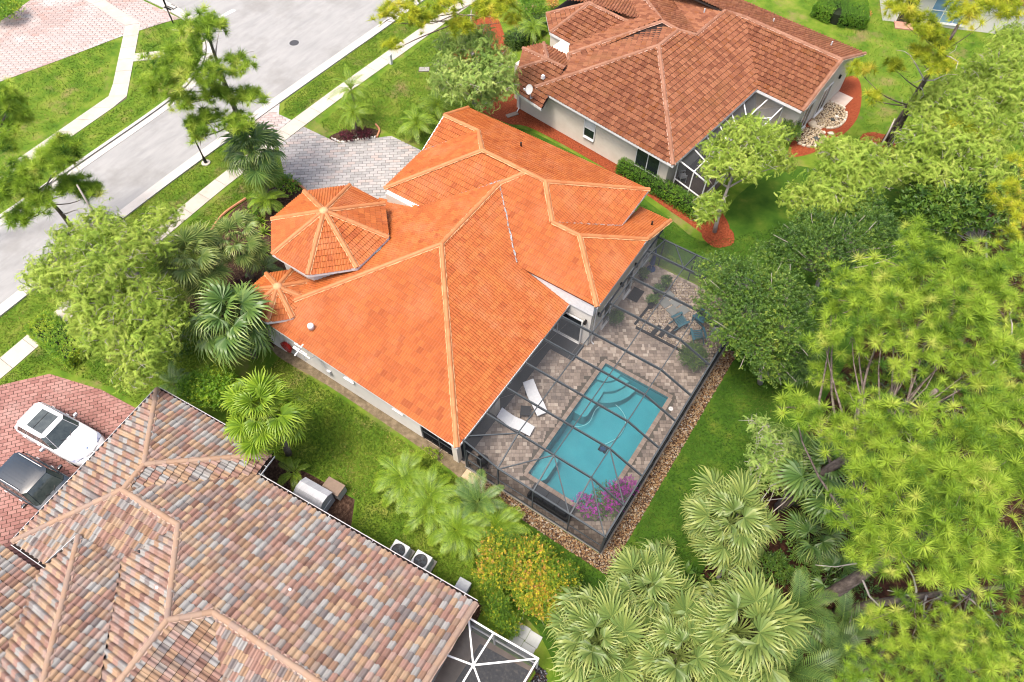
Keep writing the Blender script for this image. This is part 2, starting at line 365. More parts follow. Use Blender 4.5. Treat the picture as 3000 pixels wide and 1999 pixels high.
walk('near_sidewalk', [(-35.1, -8), (-35.35, 1), (-35.75, 8), (-36.07, 17.3), (-36.07, 25), (-35.9, 30.2), (-35.4, 39.4), (-34.9, 48)],
     [(-33.9, -8), (-34.15, 1), (-34.62, 8), (-34.97, 17.3), (-34.9, 25), (-34.75, 30.2), (-34.25, 39.4), (-33.8, 48)])
walk('far_sidewalk', [(-49.0, -8), (-48.8, 10.3), (-49.25, 19.6), (-55.5, 26.0)], [(-47.6, -8), (-47.55, 10.6), (-47.95, 20.0), (-54.75, 26.9)])
walk('far_sidewalk_turn', [(-55.55, 26.05), (-61.6, 26.6), (-72, 27.0)], [(-54.85, 26.95), (-60.3, 27.5), (-72, 28.1)], 1.6)
walk('kerb_ramp', [(-51.95, 23.85), (-50.2, 25.6)], [(-51.25, 23.1), (-49.5, 24.9)], 1.3)
# driveways
DRIVE = [(-34.85, 25.0), (-32.78, 25.05), (-31.53, 25.1), (-30.7, 26.0), (-29.74, 27.05), (-29.0, 27.75), (-23.2, 27.75), (-23.2, 20.6), (-26.0, 20.2), (-30.12, 20.4), (-31.6, 20.6), (-32.4, 20.55), (-34.9, 22.5)]
paved('driveway', DRIVE, rad(38), 0.52, 0.26, 0.008, M_PAV_GREY)
paved('driveway_apron', [(-38.15, 23.6), (-38.2, 26.0), (-37.3, 25.0), (-36.1, 25.05), (-36.1, 22.6), (-38.2, 21.6)], rad(38), 0.52, 0.26, 0.008, M_PAV_PINK, limit=120)
RED = [(-46, -12), (-34.6, -1.0), (-33.73, 0.1), (-32.18, 2.0), (-28.95, 2.96), (-26.4, 3.27), (-23.5, 3.2), (-22.6, -6), (-22.3, -14)]
paved('red_driveway', RED, rad(50), 0.42, 0.21, 0.008, M_PAV_RED)
paved('corner_driveway', [(-57.5, 15.9), (-56.1, 20.0), (-54.6, 24.9), (-53.2, 28.2), (-52.6, 29.2), (-60, 29.3), (-66.5, 29), (-65.2, 24), (-64.5, 20.6), (-64.4, 15)], rad(35), 0.56, 0.28, 0.007, M_PAV_PINK)
# planting beds
sheet('front_bed', smooth_poly([(-31.2, 13.2), (-32.9, 16.0), (-32.6, 18.6), (-31.6, 20.45), (-30.1, 20.2), (-27, 20.0), (-24, 18), (-22.6, 13.8), (-23.2, 10.2), (-26, 9.0), (-28.5, 8.8), (-30.0, 10.5)], 4, True), 0.012, M_MULCH_B)
sheet('driveway_bed', smooth_poly([(-32.6, 25.2), (-31.5, 25.2), (-30.65, 26.1), (-29.8, 27.05), (-30.2, 27.7), (-31.2, 27.3), (-32.2, 26.3)], 4, True), 0.012, M_MULCH_B)
sheet('neighbour_mulch', smooth_poly([(-26.2, 33.9), (-24.7, 33.45), (-22.85, 33.5), (-21.0, 34.0), (-14.1, 33.25), (-8.4, 32.05), (-6.4, 31.7), (-5.6, 33.2), (-9, 35.2), (-16, 36.2), (-24, 37.2), (-26.6, 38.4), (-28, 41), (-33, 45), (-31, 37)], 5, True), 0.012, M_MULCH_R)
sheet('rock_garden_mulch', smooth_poly([(-5.2, 42.2), (-4.3, 41.9), (-3.0, 44.2), (-2.3, 48.0), (-3.3, 51.9), (-4.4, 52.6), (-5.5, 49)], 5, True), 0.012, M_MULCH_R)
for (x, y, r), nm in (((-5.85, 32.05, 1.05), 'tree_ring'), ((-0.2, 46.2, 1.25), 'tree_ring')):
    sheet(nm, [(x+r*math.cos(a*PI/9)*random.uniform(.93, 1.05), y+r*math.sin(a*PI/9)*random.uniform(.93, 1.05)) for a in range(18)], 0.016, M_MULCH_R)
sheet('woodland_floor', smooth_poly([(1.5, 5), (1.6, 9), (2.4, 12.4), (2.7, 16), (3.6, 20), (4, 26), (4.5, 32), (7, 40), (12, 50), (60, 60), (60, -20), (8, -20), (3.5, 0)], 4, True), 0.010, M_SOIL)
sheet('house_side_bed', smooth_poly([(-22.6, 9.9), (-19, 10.05), (-14, 10.0), (-10.4, 9.85), (-9.4, 9.7), (-9.4, 10.6), (-23, 10.7)], 4, True), 0.008, mat('bare_dirt', [(0, (.085, .062, .035)), (.5, (.17, .13, .08)), (1, (.27, .21, .14))], scale=3, detail=12, rough=.95, bump=.8, bscale=15))
sheet('service_bed', [(-22.5, 5.0), (-18, 5.35), (-16.2, 5.7), (-13.4, 5.95), (-12.6, 4.75), (-5.2, 5.45), (-5.0, 4.3), (-16, 3.4), (-24, 4.4)], 0.009, M_MULCH_B)
sheet('back_lawn', [(-2.0, 28.3), (-2.0, 10.4), (-9.2, 10.4), (-9.3, 9.6)]+smooth_poly([(-12, 8.2), (-6, 6.4), (-2.6, 5.9), (1.4, 4.0), (2.2, 10), (2.9, 16), (4, 24), (5, 33), (5, 41), (2, 42.5), (-1.5, 41.6), (-4.6, 40.5), (-6.3, 36), (-6.2, 31.2), (-9.5, 31.8), (-14, 33), (-20.6, 33.7), (-22.4, 33.0), (-20, 31), (-10.5, 29.2)], 4), 0.004, M_TURF_SHADED)  # sheet's dark green holds the trees' shade as well as thicker grass
# ------------------------------------------------------------------ roofs of tiles
def plane_frame(pts):
    n = Vector((0, 0, 0))
    for i, a in enumerate(pts):
        b = pts[(i+1) % len(pts)]; n += a.cross(b)
    n.normalize()
    if n.z < 0: n = -n
    dn = Vector((0, 0, -1)); v = -(dn-n*dn.dot(n)).normalized(); u = v.cross(n).normalized()   # v runs up the slope
    o = min(pts, key=lambda p: p.dot(v))
    return Matrix((u, v, n)).transposed().to_4x4(), o, u, v, n
class Roof:
    def __init__(s, parent, spec, deckm): s.parent = parent; s.sp = spec; s.full = []; s.part = MB(); s.deck = MB(); s.deckm = deckm; s.col = random.Random(4)
    def prof(s, t):
        k = s.sp['humps']; x = (t*k) % 1.0
        return s.sp['amp']*(math.sin(PI*min(1, x/0.68))**1.0 if x < 0.68 else -0.12*math.sin(PI*(x-0.68)/0.32))
    def unit(s):
        """one tile in (u, v, h): lower edge at v=0, lifted over the course below"""
        sp = s.sp; nu = sp['nu']; W = sp['w']; E = sp['e']; vs = []; fs = []
        for i in range(nu+1):
            t = i/nu; h = s.prof(t*0.999); x = t*W*sp.get('gap', 0.975)
            vs += [(x, 0.0, h+sp['lift']), (x, E-sp['joint'], h+0.010), (x, 0.0, h+sp['lift']-sp['th'])]
        for i in range(nu):
            a = 3*i; b = a+3; fs += [(a, b, b+1, a+1), (a+2, b+2, b, a)]
        fs += [(0, 1, 2), (3*nu, 3*nu+2, 3*nu+1)]
        return vs, fs
    def plane(s, pts):
        pts = [Vector(p) for p in pts]; R, o, u, v, n = plane_frame(pts); sp = s.sp; W, E = sp['w'], sp['e']
        P = [((p-o).dot(u), (p-o).dot(v)) for p in pts]
        q = [p-n*0.05 for p in pts]; k = len(q); s.deck.add(q+[p-n*0.10 for p in q], [tuple(range(k)), tuple(range(2*k-1, k-1, -1))]+[(i, k+i, k+(i+1) % k, (i+1) % k) for i in range(k)])
        u0, u1 = min(p[0] for p in P), max(p[0] for p in P); v1 = max(p[1] for p in P); T = Matrix.Translation(o) @ R
        j = 0; nu = sp['nu']
        while j*E < v1:
            x = math.floor(u0/W)*W+((j*sp['bond']) % 1.0)*W-W; v0 = j*E-0.03
            while x < u1:
                cs = [(x, v0), (x+W, v0), (x+W, v0+E), (x, v0+E)]
                ins = [inside((c[0], max(c[1], 0.001)), P) for c in cs]
                jz = s.col.uniform(0, sp['jit'])
                if all(ins): s.full.append((T, x, v0, jz))
                else:
                    key = {}; vs = []; fs = []
                    def vid(a, b, h):
                        kk = (round(a, 4), round(b, 4), round(h, 4))
                        if kk not in key: key[kk] = len(vs); vs.append(T @ Vector((a, b, h)))
                        return key[kk]
                    for i in range(nu):
                        a0 = x+W*i/nu; a1 = x+W*(i+1)/nu; c = clip_rect(P, a0, a1, max(v0, -0.03 if j == 0 else v0), v0+E-sp['joint'])
                        if len(c) < 3 or area2(c) < 1e-5: continue
                        hf = lambda a, b: s.prof(min(max((a-x)/W, 0), 0.999))+sp['lift']*(1-(b-v0)/E)+jz
                        if sum(c[m][0]*c[(m+1) % len(c)][1]-c[(m+1) % len(c)][0]*c[m][1] for m in range(len(c))) < 0: c = c[::-1]
                        fs.append(tuple(vid(a, b, hf(a, b)) for a, b in c))
                        low = [m for m in range(len(c)) if abs(c[m][1]-v0) < 1e-4 or (j == 0 and c[m][1] < 0.001)]
                        if len(low) == 2:
                            (a, b), (a2, b2) = c[low[0]], c[low[1]]
                            fs.append((vid(a, b, hf(a, b)-sp['th']), vid(a2, b2, hf(a2, b2)-sp['th']), vid(a2, b2, hf(a2, b2)), vid(a, b, hf(a, b))))
                    fs = [tuple(dict.fromkeys(f)) for f in fs]; fs = [f for f in fs if len(f) >= 3]
                    if fs: s.part.add(vs, fs)
                x += W
            j += 1
    def finish(s, mt, limit=300):
        roof = s.deck.build('roof', s.deckm, s.parent); off = root_loc(s.parent); sp = s.sp
        vis = [t for t in s.full if in_view(t[0] @ Vector((t[1], t[2], 0)), -10)]
        vis.sort(key=lambda t: (t[0] @ Vector((t[1], t[2], 0))-Vector((0, 0, CAMH))).length)
        own = set(id(t) for t in vis[:limit]); vs, fs = s.unit(); me = bpy.data.meshes.new('roof_tile'); me.from_pydata(vs, [], fs); me.materials.append(mt)
        for t in s.full:
            if id(t) in own:
                o = bpy.data.objects.new('roof_tile', me); COL.objects.link(o); o.parent = roof
                o.matrix_local = Matrix.Translation(-off) @ t[0] @ Matrix.Translation((t[1], t[2], t[3]))
            else: s.part.add([t[0] @ Vector((a+t[1], b+t[2], c+t[3])) for a, b, c in vs], fs)
        s.part.build('roof_tile_field', mt, roof, kind='stuff'); s.roof = roof; return roof
CAPM = {}
def caps(roof, lines, m, mortar, r=0.125, step=0.40, lift=0.035):
    """half-round ridge and hip caps laid end over end, each its own piece, bedded on a ragged mortar line"""
    k = (m.name, r)
    if k not in CAPM:
        vs = []; fs = []; n = 7
        for x, rr, dz in ((0, r, 0.008), (step+0.05, r*0.96, 0.0)):
            for i in range(n):
                a = PI*i/(n-1); vs.append((x, rr*math.cos(a), rr*0.92*math.sin(a)+dz))
        for i in range(n-1): fs.append((i, i+1, n+i+1, n+i))
        vs += vs[:n]; fs += [tuple(range(3*n-1, 2*n-1, -1))]
        me = bpy.data.meshes.new('ridge_cap'); me.from_pydata(vs, [], fs); me.materials.append(m); CAPM[k] = me
        me.polygons.foreach_set('use_smooth', [i < n-1 for i in range(len(fs))])
    off = root_loc(roof); mo = MB(); rn = random.Random(9)
    for a, b in lines:
        a = Vector(a); b = Vector(b)
        if b.z < a.z: a, b = b, a
        d = b-a; L = d.length; t = d.normalized(); sd = Vector((0, 0, 1)).cross(t).normalized(); up = t.cross(sd); R = Matrix((t, sd, up)).transposed().to_4x4()
        nn = max(1, int(round(L/step)))
        for i in range(nn):
            p = a+d*(i/nn)+up*(lift+rn.uniform(-.004, .006))
            o = bpy.data.objects.new('ridge_cap', CAPM[k]); COL.objects.link(o); o.parent = roof
            o.matrix_local = Matrix.Translation(p-off) @ R @ Matrix.Rotation(rn.uniform(-.03, .03), 4, 'Z') @ Matrix.Diagonal((L/nn/step, 1, 1, 1))
        q = int(L/0.12)+1; ln = []
        for side in (-1, 1):
            row = [(a+d*(i/q)+sd*(side*(r+rn.uniform(0.005, 0.045)))+up*0.035, a+d*(i/q)+sd*(side*(r*0.7))+up*0.075) for i in range(q+1)]
            for i in range(q): mo.poly([row[i][0], row[i+1][0], row[i+1][1], row[i][1]])
    mo.build('mortar_bed', mortar, roof)
def fascia(parent, lines, m, h=0.16, w=0.06, drop=0.0, name='fascia'):
    for a, b in lines:
        a = Vector(a); b = Vector(b); z = Vector((0, 0, h/2+drop-0.02)); MB().bar(a-z, b-z, w, h).build(name, m, parent)
def wallbox(parent, x0, x1, y0, y1, z1, m, fr=None, z0=0.0):
    c = [(x0, y0), (x1, y0), (x1, y1), (x0, y1)]
    if fr: c = [fr(*p) for p in c]
    return MB().prism([(p[0], p[1]) for p in c], z0, z1).build('wall', m, parent)
def window(parent, a, b, z0, z1, out, mframe, mglass, bars=(1, 1), name='window', fw=0.07):
    """a window on the wall line a-b, standing proud by a frame; glass pane, frame, sill and glazing bars"""
    a = Vector((*a, 0)); b = Vector((*b, 0)); t = (b-a).normalized(); o = Vector((*out, 0)).normalized(); Zv = Vector((0, 0, 1))
    g = MB(); g.poly([a+o*.012+Zv*z0, b+o*.012+Zv*z0, b+o*.012+Zv*z1, a+o*.012+Zv*z1]); w = g.build(name, mglass, parent)
    f = MB()
    for p, q in ((a+Zv*z0, b+Zv*z0), (a+Zv*z1, b+Zv*z1), (a+Zv*z0, a+Zv*z1), (b+Zv*z0, b+Zv*z1)): f.bar(p+o*.03, q+o*.03, fw, 0.07)
    for i in range(1, bars[0]): p = a+(b-a)*(i/bars[0])+o*.025; f.bar(p+Zv*z0, p+Zv*z1, fw*.7, 0.05)
    for i in range(1, bars[1]): z = z0+(z1-z0)*i/bars[1]; f.bar(a+o*.027+Zv*z, b+o*.027+Zv*z, fw*.7, 0.05)
    f.build('frame', mframe, w); MB().bar(a+o*.06+Zv*(z0-.07), b+o*.06+Zv*(z0-.07), .12, .06).build('sill', mframe, w)
    return w
M_WALL = mat('cream_stucco', [(0, (0.661, 0.597, 0.506)), (1, (0.754, 0.702, 0.619))], scale=1.2, detail=6, rough=0.92, spec=0.12, bump=0.25, bscale=45, dirt=(0.50, 0.40, 0.29), dscale=0.5, dlo=0.6, dhi=0.85)
M_WALLW = mat('white_stucco', [(0, (0.70, 0.67, 0.62)), (1, (0.77, 0.75, 0.71))], scale=1.2, detail=6, rough=0.9, spec=0.15, bump=0.2, bscale=45)
M_WHITE = flat('white_trim', (0.78, 0.78, 0.77), 0.45)
M_GUTTER = flat('gutter_aluminium', (0.60, 0.60, 0.61), 0.4)
M_GLASS = mat('window_glass', [(0, (0.012, 0.016, 0.02)), (1, (0.03, 0.04, 0.045))], scale=1, rough=0.06, spec=0.6)
M_BLACK = flat('black_metal', (0.012, 0.012, 0.013), 0.45)
M_DARK = flat('bronze_aluminium', (0.05, 0.06, 0.068), 0.6, spec=0.3)
M_DECKO = flat('orange_underlay', (0.20, 0.055, 0.02), 0.9); M_DECKB = flat('brown_underlay', (0.02, 0.012, 0.01), 0.9)
M_METALG = mat('weathered_flashing', [(0, (0.12, 0.13, 0.14)), (0.5, (0.28, 0.29, 0.31)), (1, (0.44, 0.46, 0.48))], scale=5, rough=0.5, metal=0.3, dirt=(0.09, 0.08, 0.07), dscale=2.0)
M_TILEO = mat('orange_tile', [(0, (0.334, 0.081, 0.016)), (0.45, (0.375, 0.099, 0.020)), (0.85, (0.413, 0.120, 0.026)), (1, (0.283, 0.062, 0.011))], src='piece', rough=0.6, spec=0.28, dirt=(0.44, 0.155, 0.062), dscale=0.7, dlo=0.48, dhi=0.8, bump=0.15, bscale=30)
M_CAPO = mat('orange_cap', [(0, (0.424, 0.159, 0.058)), (0.6, (0.460, 0.184, 0.070)), (1, (0.407, 0.139, 0.046))], src='piece', rough=0.6, spec=0.3, dirt=(0.66, 0.36, 0.19), dscale=1.3)
M_MORTO = mat('orange_mortar', [(0, (0.54, 0.27, 0.125)), (1, (0.60, 0.36, 0.20))], scale=5, rough=0.9)
M_TILEB = mat('brown_tile', [(0, (0.159, 0.054, 0.026)), (0.4, (0.228, 0.085, 0.043)), (0.8, (0.295, 0.124, 0.064)), (1, (0.203, 0.068, 0.023))], src='piece', rough=0.75, spec=0.2, dirt=(0.20, 0.085, 0.035), dscale=0.45, dlo=0.5, dhi=0.75, bump=0.25, bscale=20)
M_CAPB = mat('brown_cap', [(0, (0.238, 0.106, 0.060)), (1, (0.315, 0.157, 0.098))], src='piece', rough=0.75, dirt=(0.22, 0.11, 0.07), dscale=1.5)
M_MORTB = mat('pink_mortar', [(0, (0.42, 0.245, 0.18)), (1, (0.50, 0.34, 0.27))], scale=5, rough=0.9)
M_TILEM = mat('blend_tile', [(0.0, (0.251, 0.144, 0.115)), (0.13, (0.302, 0.185, 0.148)), (0.22, (0.176, 0.099, 0.078)), (0.33, (0.336, 0.222, 0.141)), (0.45, (0.373, 0.270, 0.181)), (0.55, (0.250, 0.151, 0.094)), (0.64, (0.240, 0.233, 0.222)), (0.76, (0.312, 0.309, 0.298)), (0.85, (0.158, 0.136, 0.132)), (0.92, (0.314, 0.207, 0.170)), (1.0, (0.342, 0.246, 0.209))],
              src='piece', rough=0.8, spec=0.2, dirt=(0.31, 0.29, 0.265), dscale=1.1, dlo=0.52, dhi=0.85, bump=0.35, bscale=14)
M_CAPM = mat('blend_cap', [(0, (0.301, 0.190, 0.123)), (0.5, (0.325, 0.223, 0.158)), (1, (0.261, 0.186, 0.150))], src='piece', rough=0.8, dirt=(0.40, 0.33, 0.28), dscale=1.3)
M_MORTM = mat('rose_mortar', [(0, (0.42, 0.28, 0.215)), (1, (0.47, 0.345, 0.28))], scale=5, rough=0.9)
SPEC_O = dict(w=0.30, e=0.32, humps=2, nu=8, amp=0.036, lift=0.042, th=0.042, bond=0.5, jit=0.006, joint=.010)
SPEC_B = dict(w=0.23, e=0.36, humps=1, nu=5, amp=0.072, lift=0.060, th=0.065, gap=.93, bond=0.0, jit=0.010, joint=.026)
SPEC_M = dict(w=0.27, e=0.36, humps=1, nu=6, amp=0.095, lift=0.052, th=0.058, gap=.955, bond=0.0, jit=0.014, joint=.020)

# ------------------------------------------------------------------ the orange-roofed house
HM = thing('house', 'cream house with bright orange tile roof and two octagonal turrets, beside the pool', 'house', (-16.5, 19.5, 0), 'houses on the street')
C1 = (-9.88, 10.02, 3.0); C0 = (-23.3, 10.2, 3.0); V4 = (-16.63, 18.06, 5.5); V5 = (-16.65, 23.42, 5.5); V1 = (-18.67, 24.66, 6.0); V2 = (-15.62, 24.62, 5.98); V3 = (-14.34, 24.55, 6.0)
VBM = (-13.25, 20.08, 4.25); REI = (-9.88, 20.12, 3.0); W0 = (-12.75, 22.79, 5.28); W1 = (-11.03, 22.79, 5.28); WC = (-8.22, 20.04, 4.1); WF2 = (-8.26, 25.62, 4.1); WF = (-8.2, 28.81, 2.8)
WVB = (-9.95, 25.68, 4.1); C3 = (-9.98, 29.1, 4.1); P1 = (-23.05, 29.15, 4.1); GP = (-23.05, 26.72, 5.12); RB = (-23.0, 24.3, 4.1); GB = (-20.47, 26.72, 5.12); GFL = (-22.85, 20.55, 4.1); GCL = (-19.95, 20.55, 4.15)
RO = Roof(HM, SPEC_O, M_DECKO)
for pl in ([C1, C0, V4], [C1, V4, V5, VBM, REI], [C0, (-23.38, 20.5, 3.0), (-20.1, 20.5, 4.22), V2, V5, V4], [GFL, RB, GB, V1], [GP, RB, GB], [P1, GP, GB, V1, V3, C3],
           [GFL, GCL, V2, V1], [V3, W0, WVB, C3], [V2, V3, W0, W1, WC, (-13.25, 20.04, 4.1), V5], [W1, WC, WF2], [W0, W1, WF2, WF, (-10.2, 28.81, 2.8), WVB]): RO.plane(pl)
def octo(c, r, z, rot=22.5): return [(c[0]+r*math.cos(rad(rot+45*k)), c[1]+r*math.sin(rad(rot+45*k)), z) for k in range(8)]
TA = (-23.03, 16.18, 5.87); TO = octo((-23.05, 16.2), 3.38, 4.5); SA_ = (-22.9, 11.82, 4.02); SO = octo((-22.92, 11.72), 1.78, 3.35)
for k in range(8): RO.plane([TO[k], TO[(k+1) % 8], TA]); RO.plane([SO[k], SO[(k+1) % 8], SA_])
roofO = RO.finish(M_TILEO)
caps(roofO, [(C1, V4), (C0, V4), (V4, V5), (V5, V2), (V1, V3), (GFL, V1), (GB, V1), (GP, GB), (P1, GP), (C3, V3), (V3, W0), (W0, W1), (WC, W1), (WF2, W1), (WF, WF2)]+[(p, TA) for p in TO]+[(p, SA_) for p in SO], M_CAPO, M_MORTO)
for c in (TA, SA_): MB().lathe([(0.26, -0.05), (0.24, 0.06), (0.14, 0.13), (0.02, 0.16)], (c[0], c[1], c[2]+0.03), 10).build('finial_cap', M_MORTO, roofO, smooth=True)
# valley flashings and the grey cricket behind the turret
for a, b in ((V5, VBM), (W0, WVB), (RB, GB), ((-20.0, 20.6, 4.15), V2)):
    a = Vector(a); b = Vector(b); mb = MB(); n = 18; rn = random.Random(2); d = (b-a).normalized(); sd = Vector((0, 0, 1)).cross(d).normalized()
    row = [(a+(b-a)*(i/n)+sd*rn.uniform(-.07, -.01)+Vector((0, 0, .055)), a+(b-a)*(i/n)+sd*rn.uniform(.01, .07)+Vector((0, 0, .055))) for i in range(n+1)]
    for i in range(n): mb.poly([row[i][0], row[i][1], row[i+1][1], row[i+1][0]])
    mb.build('valley_flashing', M_METALG, roofO)
MB().poly([(-20.75, 14.2, 4.12), (-20.05, 14.95, 4.36), (-19.8, 16.6, 4.42), (-20.0, 17.3, 4.44), (-20.9, 16.2, 4.2)]).build('flashing_cricket', M_METALG, roofO)
# walls
wallbox(HM, -22.8, -12.7, 10.5, 20.6, 3.1, M_WALLW); wallbox(HM, -22.55, -10.5, 20.3, 28.6, 4.08, M_WALL); wallbox(HM, -13.2, -8.5, 20.2, 25.4, 4.05, M_WALLW); wallbox(HM, -10.6, -8.52, 25.4, 28.4, 2.75, M_WALL)
MB().prism([(p[0], p[1]) for p in octo((-23.05, 16.2), 3.0, 0)], 0, 4.45).build('wall', M_WALLW, HM); MB().prism([(p[0], p[1]) for p in octo((-22.92, 11.72), 1.45, 0)], 0, 3.3).build('wall', M_WALLW, HM)
MB().prism([(-13.2, 20.12), (-8.42, 20.12), (-8.42, 20.4), (-13.2, 20.4)], 3.05, 4.06).build('fascia_band', M_WHITE, HM)
wallbox(HM, -8.53, -8.46, 20.4, 25.4, 3.05, M_WALL)
# covered patio behind: corner post, columns, dark floor, screen panels
for x, y, d in ((-10.45, 10.55, 0.32), (-10.45, 13.85, 0.42)): MB().prism([(x-d/2, y-d/2), (x+d/2, y-d/2), (x+d/2, y+d/2), (x-d/2, y+d/2)], 0, 3.05).build('column', M_WALL, HM)
MB().poly([(-12.7, 10.6, 2.95), (-9.95, 10.6, 2.95), (-9.95, 20.1, 2.95), (-12.7, 20.1, 2.95)]).build('soffit', M_WALLW, HM)
fascia(HM, [(C1, REI)], M_GUTTER, h=.15, w=.10, name='gutter'); fascia(HM, [(C1, C0), (C3, P1), (GFL, RB), (GFL, GCL), (WVB, C3), (WC, WF2), (WF2, WF)], M_WHITE)
for k in range(8): fascia(HM, [(TO[k], TO[(k+1) % 8]), (SO[k], SO[(k+1) % 8])], M_WHITE, h=.18)
fascia(HM, [(P1, GP), (GP, RB)], M_WHITE, h=.2)
# openings
window(HM, (-9.95+1.0, 20.12-.0), (-11.9, 20.12), 0.1, 2.2, (0, -1), M_WHITE, M_GLASS, (2, 1), 'sliding_door')
for y in (21.6, 24.2): window(HM, (-8.46, y), (-8.46, y+0.9), 0.1, 2.2, (1, 0), M_WHITE, M_GLASS, (1, 1), 'patio_door')
window(HM, (-8.52, 26.3), (-8.52, 27.2), 0.9, 2.1, (1, 0), M_WHITE, M_GLASS, (1, 2))
for x in (-17.7, -14.4): window(HM, (x, 10.5), (x+0.7, 10.5), 1.6, 2.5, (0, -1), M_WHITE, M_GLASS, (1, 2))
window(HM, (-22.6, 22.0), (-22.6, 27.6), 0.05, 2.4, (-1, 0), M_WHITE, M_WHITE, (1, 4), 'garage_door')
for y in (12.3, 14.6, 17.2): window(HM, (-12.68, y), (-12.68, y+1.7), 0.1, 2.3, (1, 0), M_WHITE, M_GLASS, (2, 1), 'sliding_door')
for x in (-12.6, -11.55, -10.62):
    MB().bar((x, 10.52, 0), (x, 10.52, 2.95), .06, .06).build('screen_post', M_DARK, HM)
for z in (0.9, 2.9): MB().bar((-12.65, 10.52, z), (-10.6, 10.52, z), .05, .05).build('screen_rail', M_DARK, HM)
M_SCREEN = mat('insect_screen', [(0, (0.07, 0.075, 0.082)), (1, (0.09, 0.096, 0.105))], scale=1.0, rough=0.9, spec=0.05, alpha=0.26)
M_SCREENM = mat('wall_screen', [(0, (0.016, 0.018, 0.021)), (1, (0.024, 0.026, 0.03))], scale=1.0, rough=0.9, spec=0.05, alpha=0.55)
M_SCREEND = mat('dense_screen', [(0, (0.008, 0.009, 0.011)), (1, (0.014, 0.015, 0.018))], scale=1.0, rough=0.9, spec=0.05, alpha=0.88)
MB().poly([(-12.65, 10.52, 0.05), (-10.6, 10.52, 0.05), (-10.6, 10.52, 2.9), (-12.65, 10.52, 2.9)]).build('screen', M_SCREEND, HM)
# roof fittings and wall lamps
vp = Vector((-20.0, 11.1, 3.42)); MB().lathe([(0.17, 0), (0.17, 0.20), (0.15, 0.27), (0.07, 0.31), (0.01, 0.32)], vp, 12).build('roof_vent', M_WHITE, HM, smooth=True)
for p in ((-17.7, 27.2, 4.95), (-8.75, 27.3, 3.45)): MB().lathe([(0.055, 0), (0.055, 0.30), (0.04, 0.31)], p, 8).build('vent_pipe', M_BLACK, HM)
for x, y, ox, oy in ((-8.75, 20.1, 0, -1), (-8.44, 20.9, 1, 0), (-8.44, 23.4, 1, 0), (-8.44, 25.1, 1, 0)):
    l = MB(); l.box((x+ox*.10, y+oy*.10, 2.35), (.16, .16, .22), taper=.7); l.bar((x, y, 2.45), (x+ox*.12, y+oy*.12, 2.5), .03, .03); l.box((x+ox*.02, y+oy*.02, 2.4), (.10, .10, .16)); l.build('wall_lamp', M_BLACK, HM)
MB().tube([(-8.36, 20.5, 4.0), (-8.40, 20.5, 3.7), (-8.42, 20.5, 0.2), (-8.25, 20.5, 0.05)], .045, 6).build('downspout', M_GUTTER, HM)

# ------------------------------------------------------------------ the brown-roofed neighbour (its own plan, turned -7.6 degrees)
def FT(x, y, z=None):
    a = rad(-7.6); X, Y = x*math.cos(a)-y*math.sin(a), x*math.sin(a)+y*math.cos(a)
    return (X, Y) if z is None else (X, Y, z)
HT = thing('house', 'cream house with weathered brown tile roof, stepped wings and red mulch', 'house', FT(-20, 40, 0), 'houses on the street')
tC = (-14.39, 31.33, 2.95); tA = (-20.55, 37.87, 5.25); tHL = (-25.86, 31.5, 2.95); k1 = (-20.55, 40.19, 5.25); k2 = (-21.96, 40.33, 5.25); k3 = (-19.58, 41.04, 4.9); k4 = (-19.67, 44.85, 4.9); k5 = (-18.32, 45.67, 4.55)
tG = (-11.0, 45.66, 4.55); tIC = (-14.38, 41.34, 2.95); tGC = (-10.95, 41.32, 2.95); tGF = (-10.7, 50.02, 2.95); hlo = (-26.1, 35.4, 3.38); stp = (-25.65, 34.85, 3.32); k2b = (-25.2, 43.3, 4.25)
PA = (-28.2, 40.3, 4.15); PL = (-30.75, 38.5, 3.1); PB = (-29.0, 36.85, 3.1); PR = (-26.85, 36.75, 3.1); PE = (-24.1, 40.2, 4.2); sA = (-26.6, 33.65, 3.62); sB = (-27.97, 32.1, 3.05); sT = (-29.36, 34.28, 2.95); sT2 = (-28.66, 35.74, 2.95); sR = (-25.1, 33.75, 3.6); sL = (-27.45, 30.65, 2.6); sE = (-24.35, 30.4, 2.6); vy = (-24.5, 45.5, 3.7)
RT_ = Roof(HT, SPEC_B, M_DECKB)
for pl in ([tC, tA, tHL], [tC, tA, k1, k3, k4, k5, tIC], [k5, tG, tGC, tIC], [k5, tG, tGF, (-25, 50.02, 2.95), (-25, 44.85, 4.9), k4], [tA, tHL, (-26.1, 33.6, 3.2), stp, k2, k1], [k2, hlo, stp], [k2, hlo, (-27.0, 36.6, 3.0), (-27.0, 43.6, 3.3), k2b],
           [k2, k1, k3, vy, k2b], [k3, k4, (-24.4, 48.5, 3.6), vy], [PA, PB, PR, PE], [PA, PL, PB], [PA, PL, (-31, 43.8, 3.0), (-24.1, 43.8, 3.0), PE], [sA, sB, sL, sE, sR], [sA, sT, sB], [sA, sT2, sT], [sA, sT2, (-25.9, 35.5, 3.25), sR]): RT_.plane([FT(*p) for p in pl])
roofT = RT_.finish(M_TILEB)
caps(roofT, [(FT(*a), FT(*b)) for a, b in ((tC, tA), (tHL, tA), (tA, k1), (k1, k2), (k1, k3), (k3, k4), (k4, k5), (k5, tG), (tG, tGF), (tGC, tG), (k2, hlo), (k2, k2b), (PB, PA), (PL, PA), (PA, PE), (sB, sA), (sT, sA), (sT2, sA), (sA, sR), (hlo, stp))], M_CAPB, M_MORTB, r=0.13)
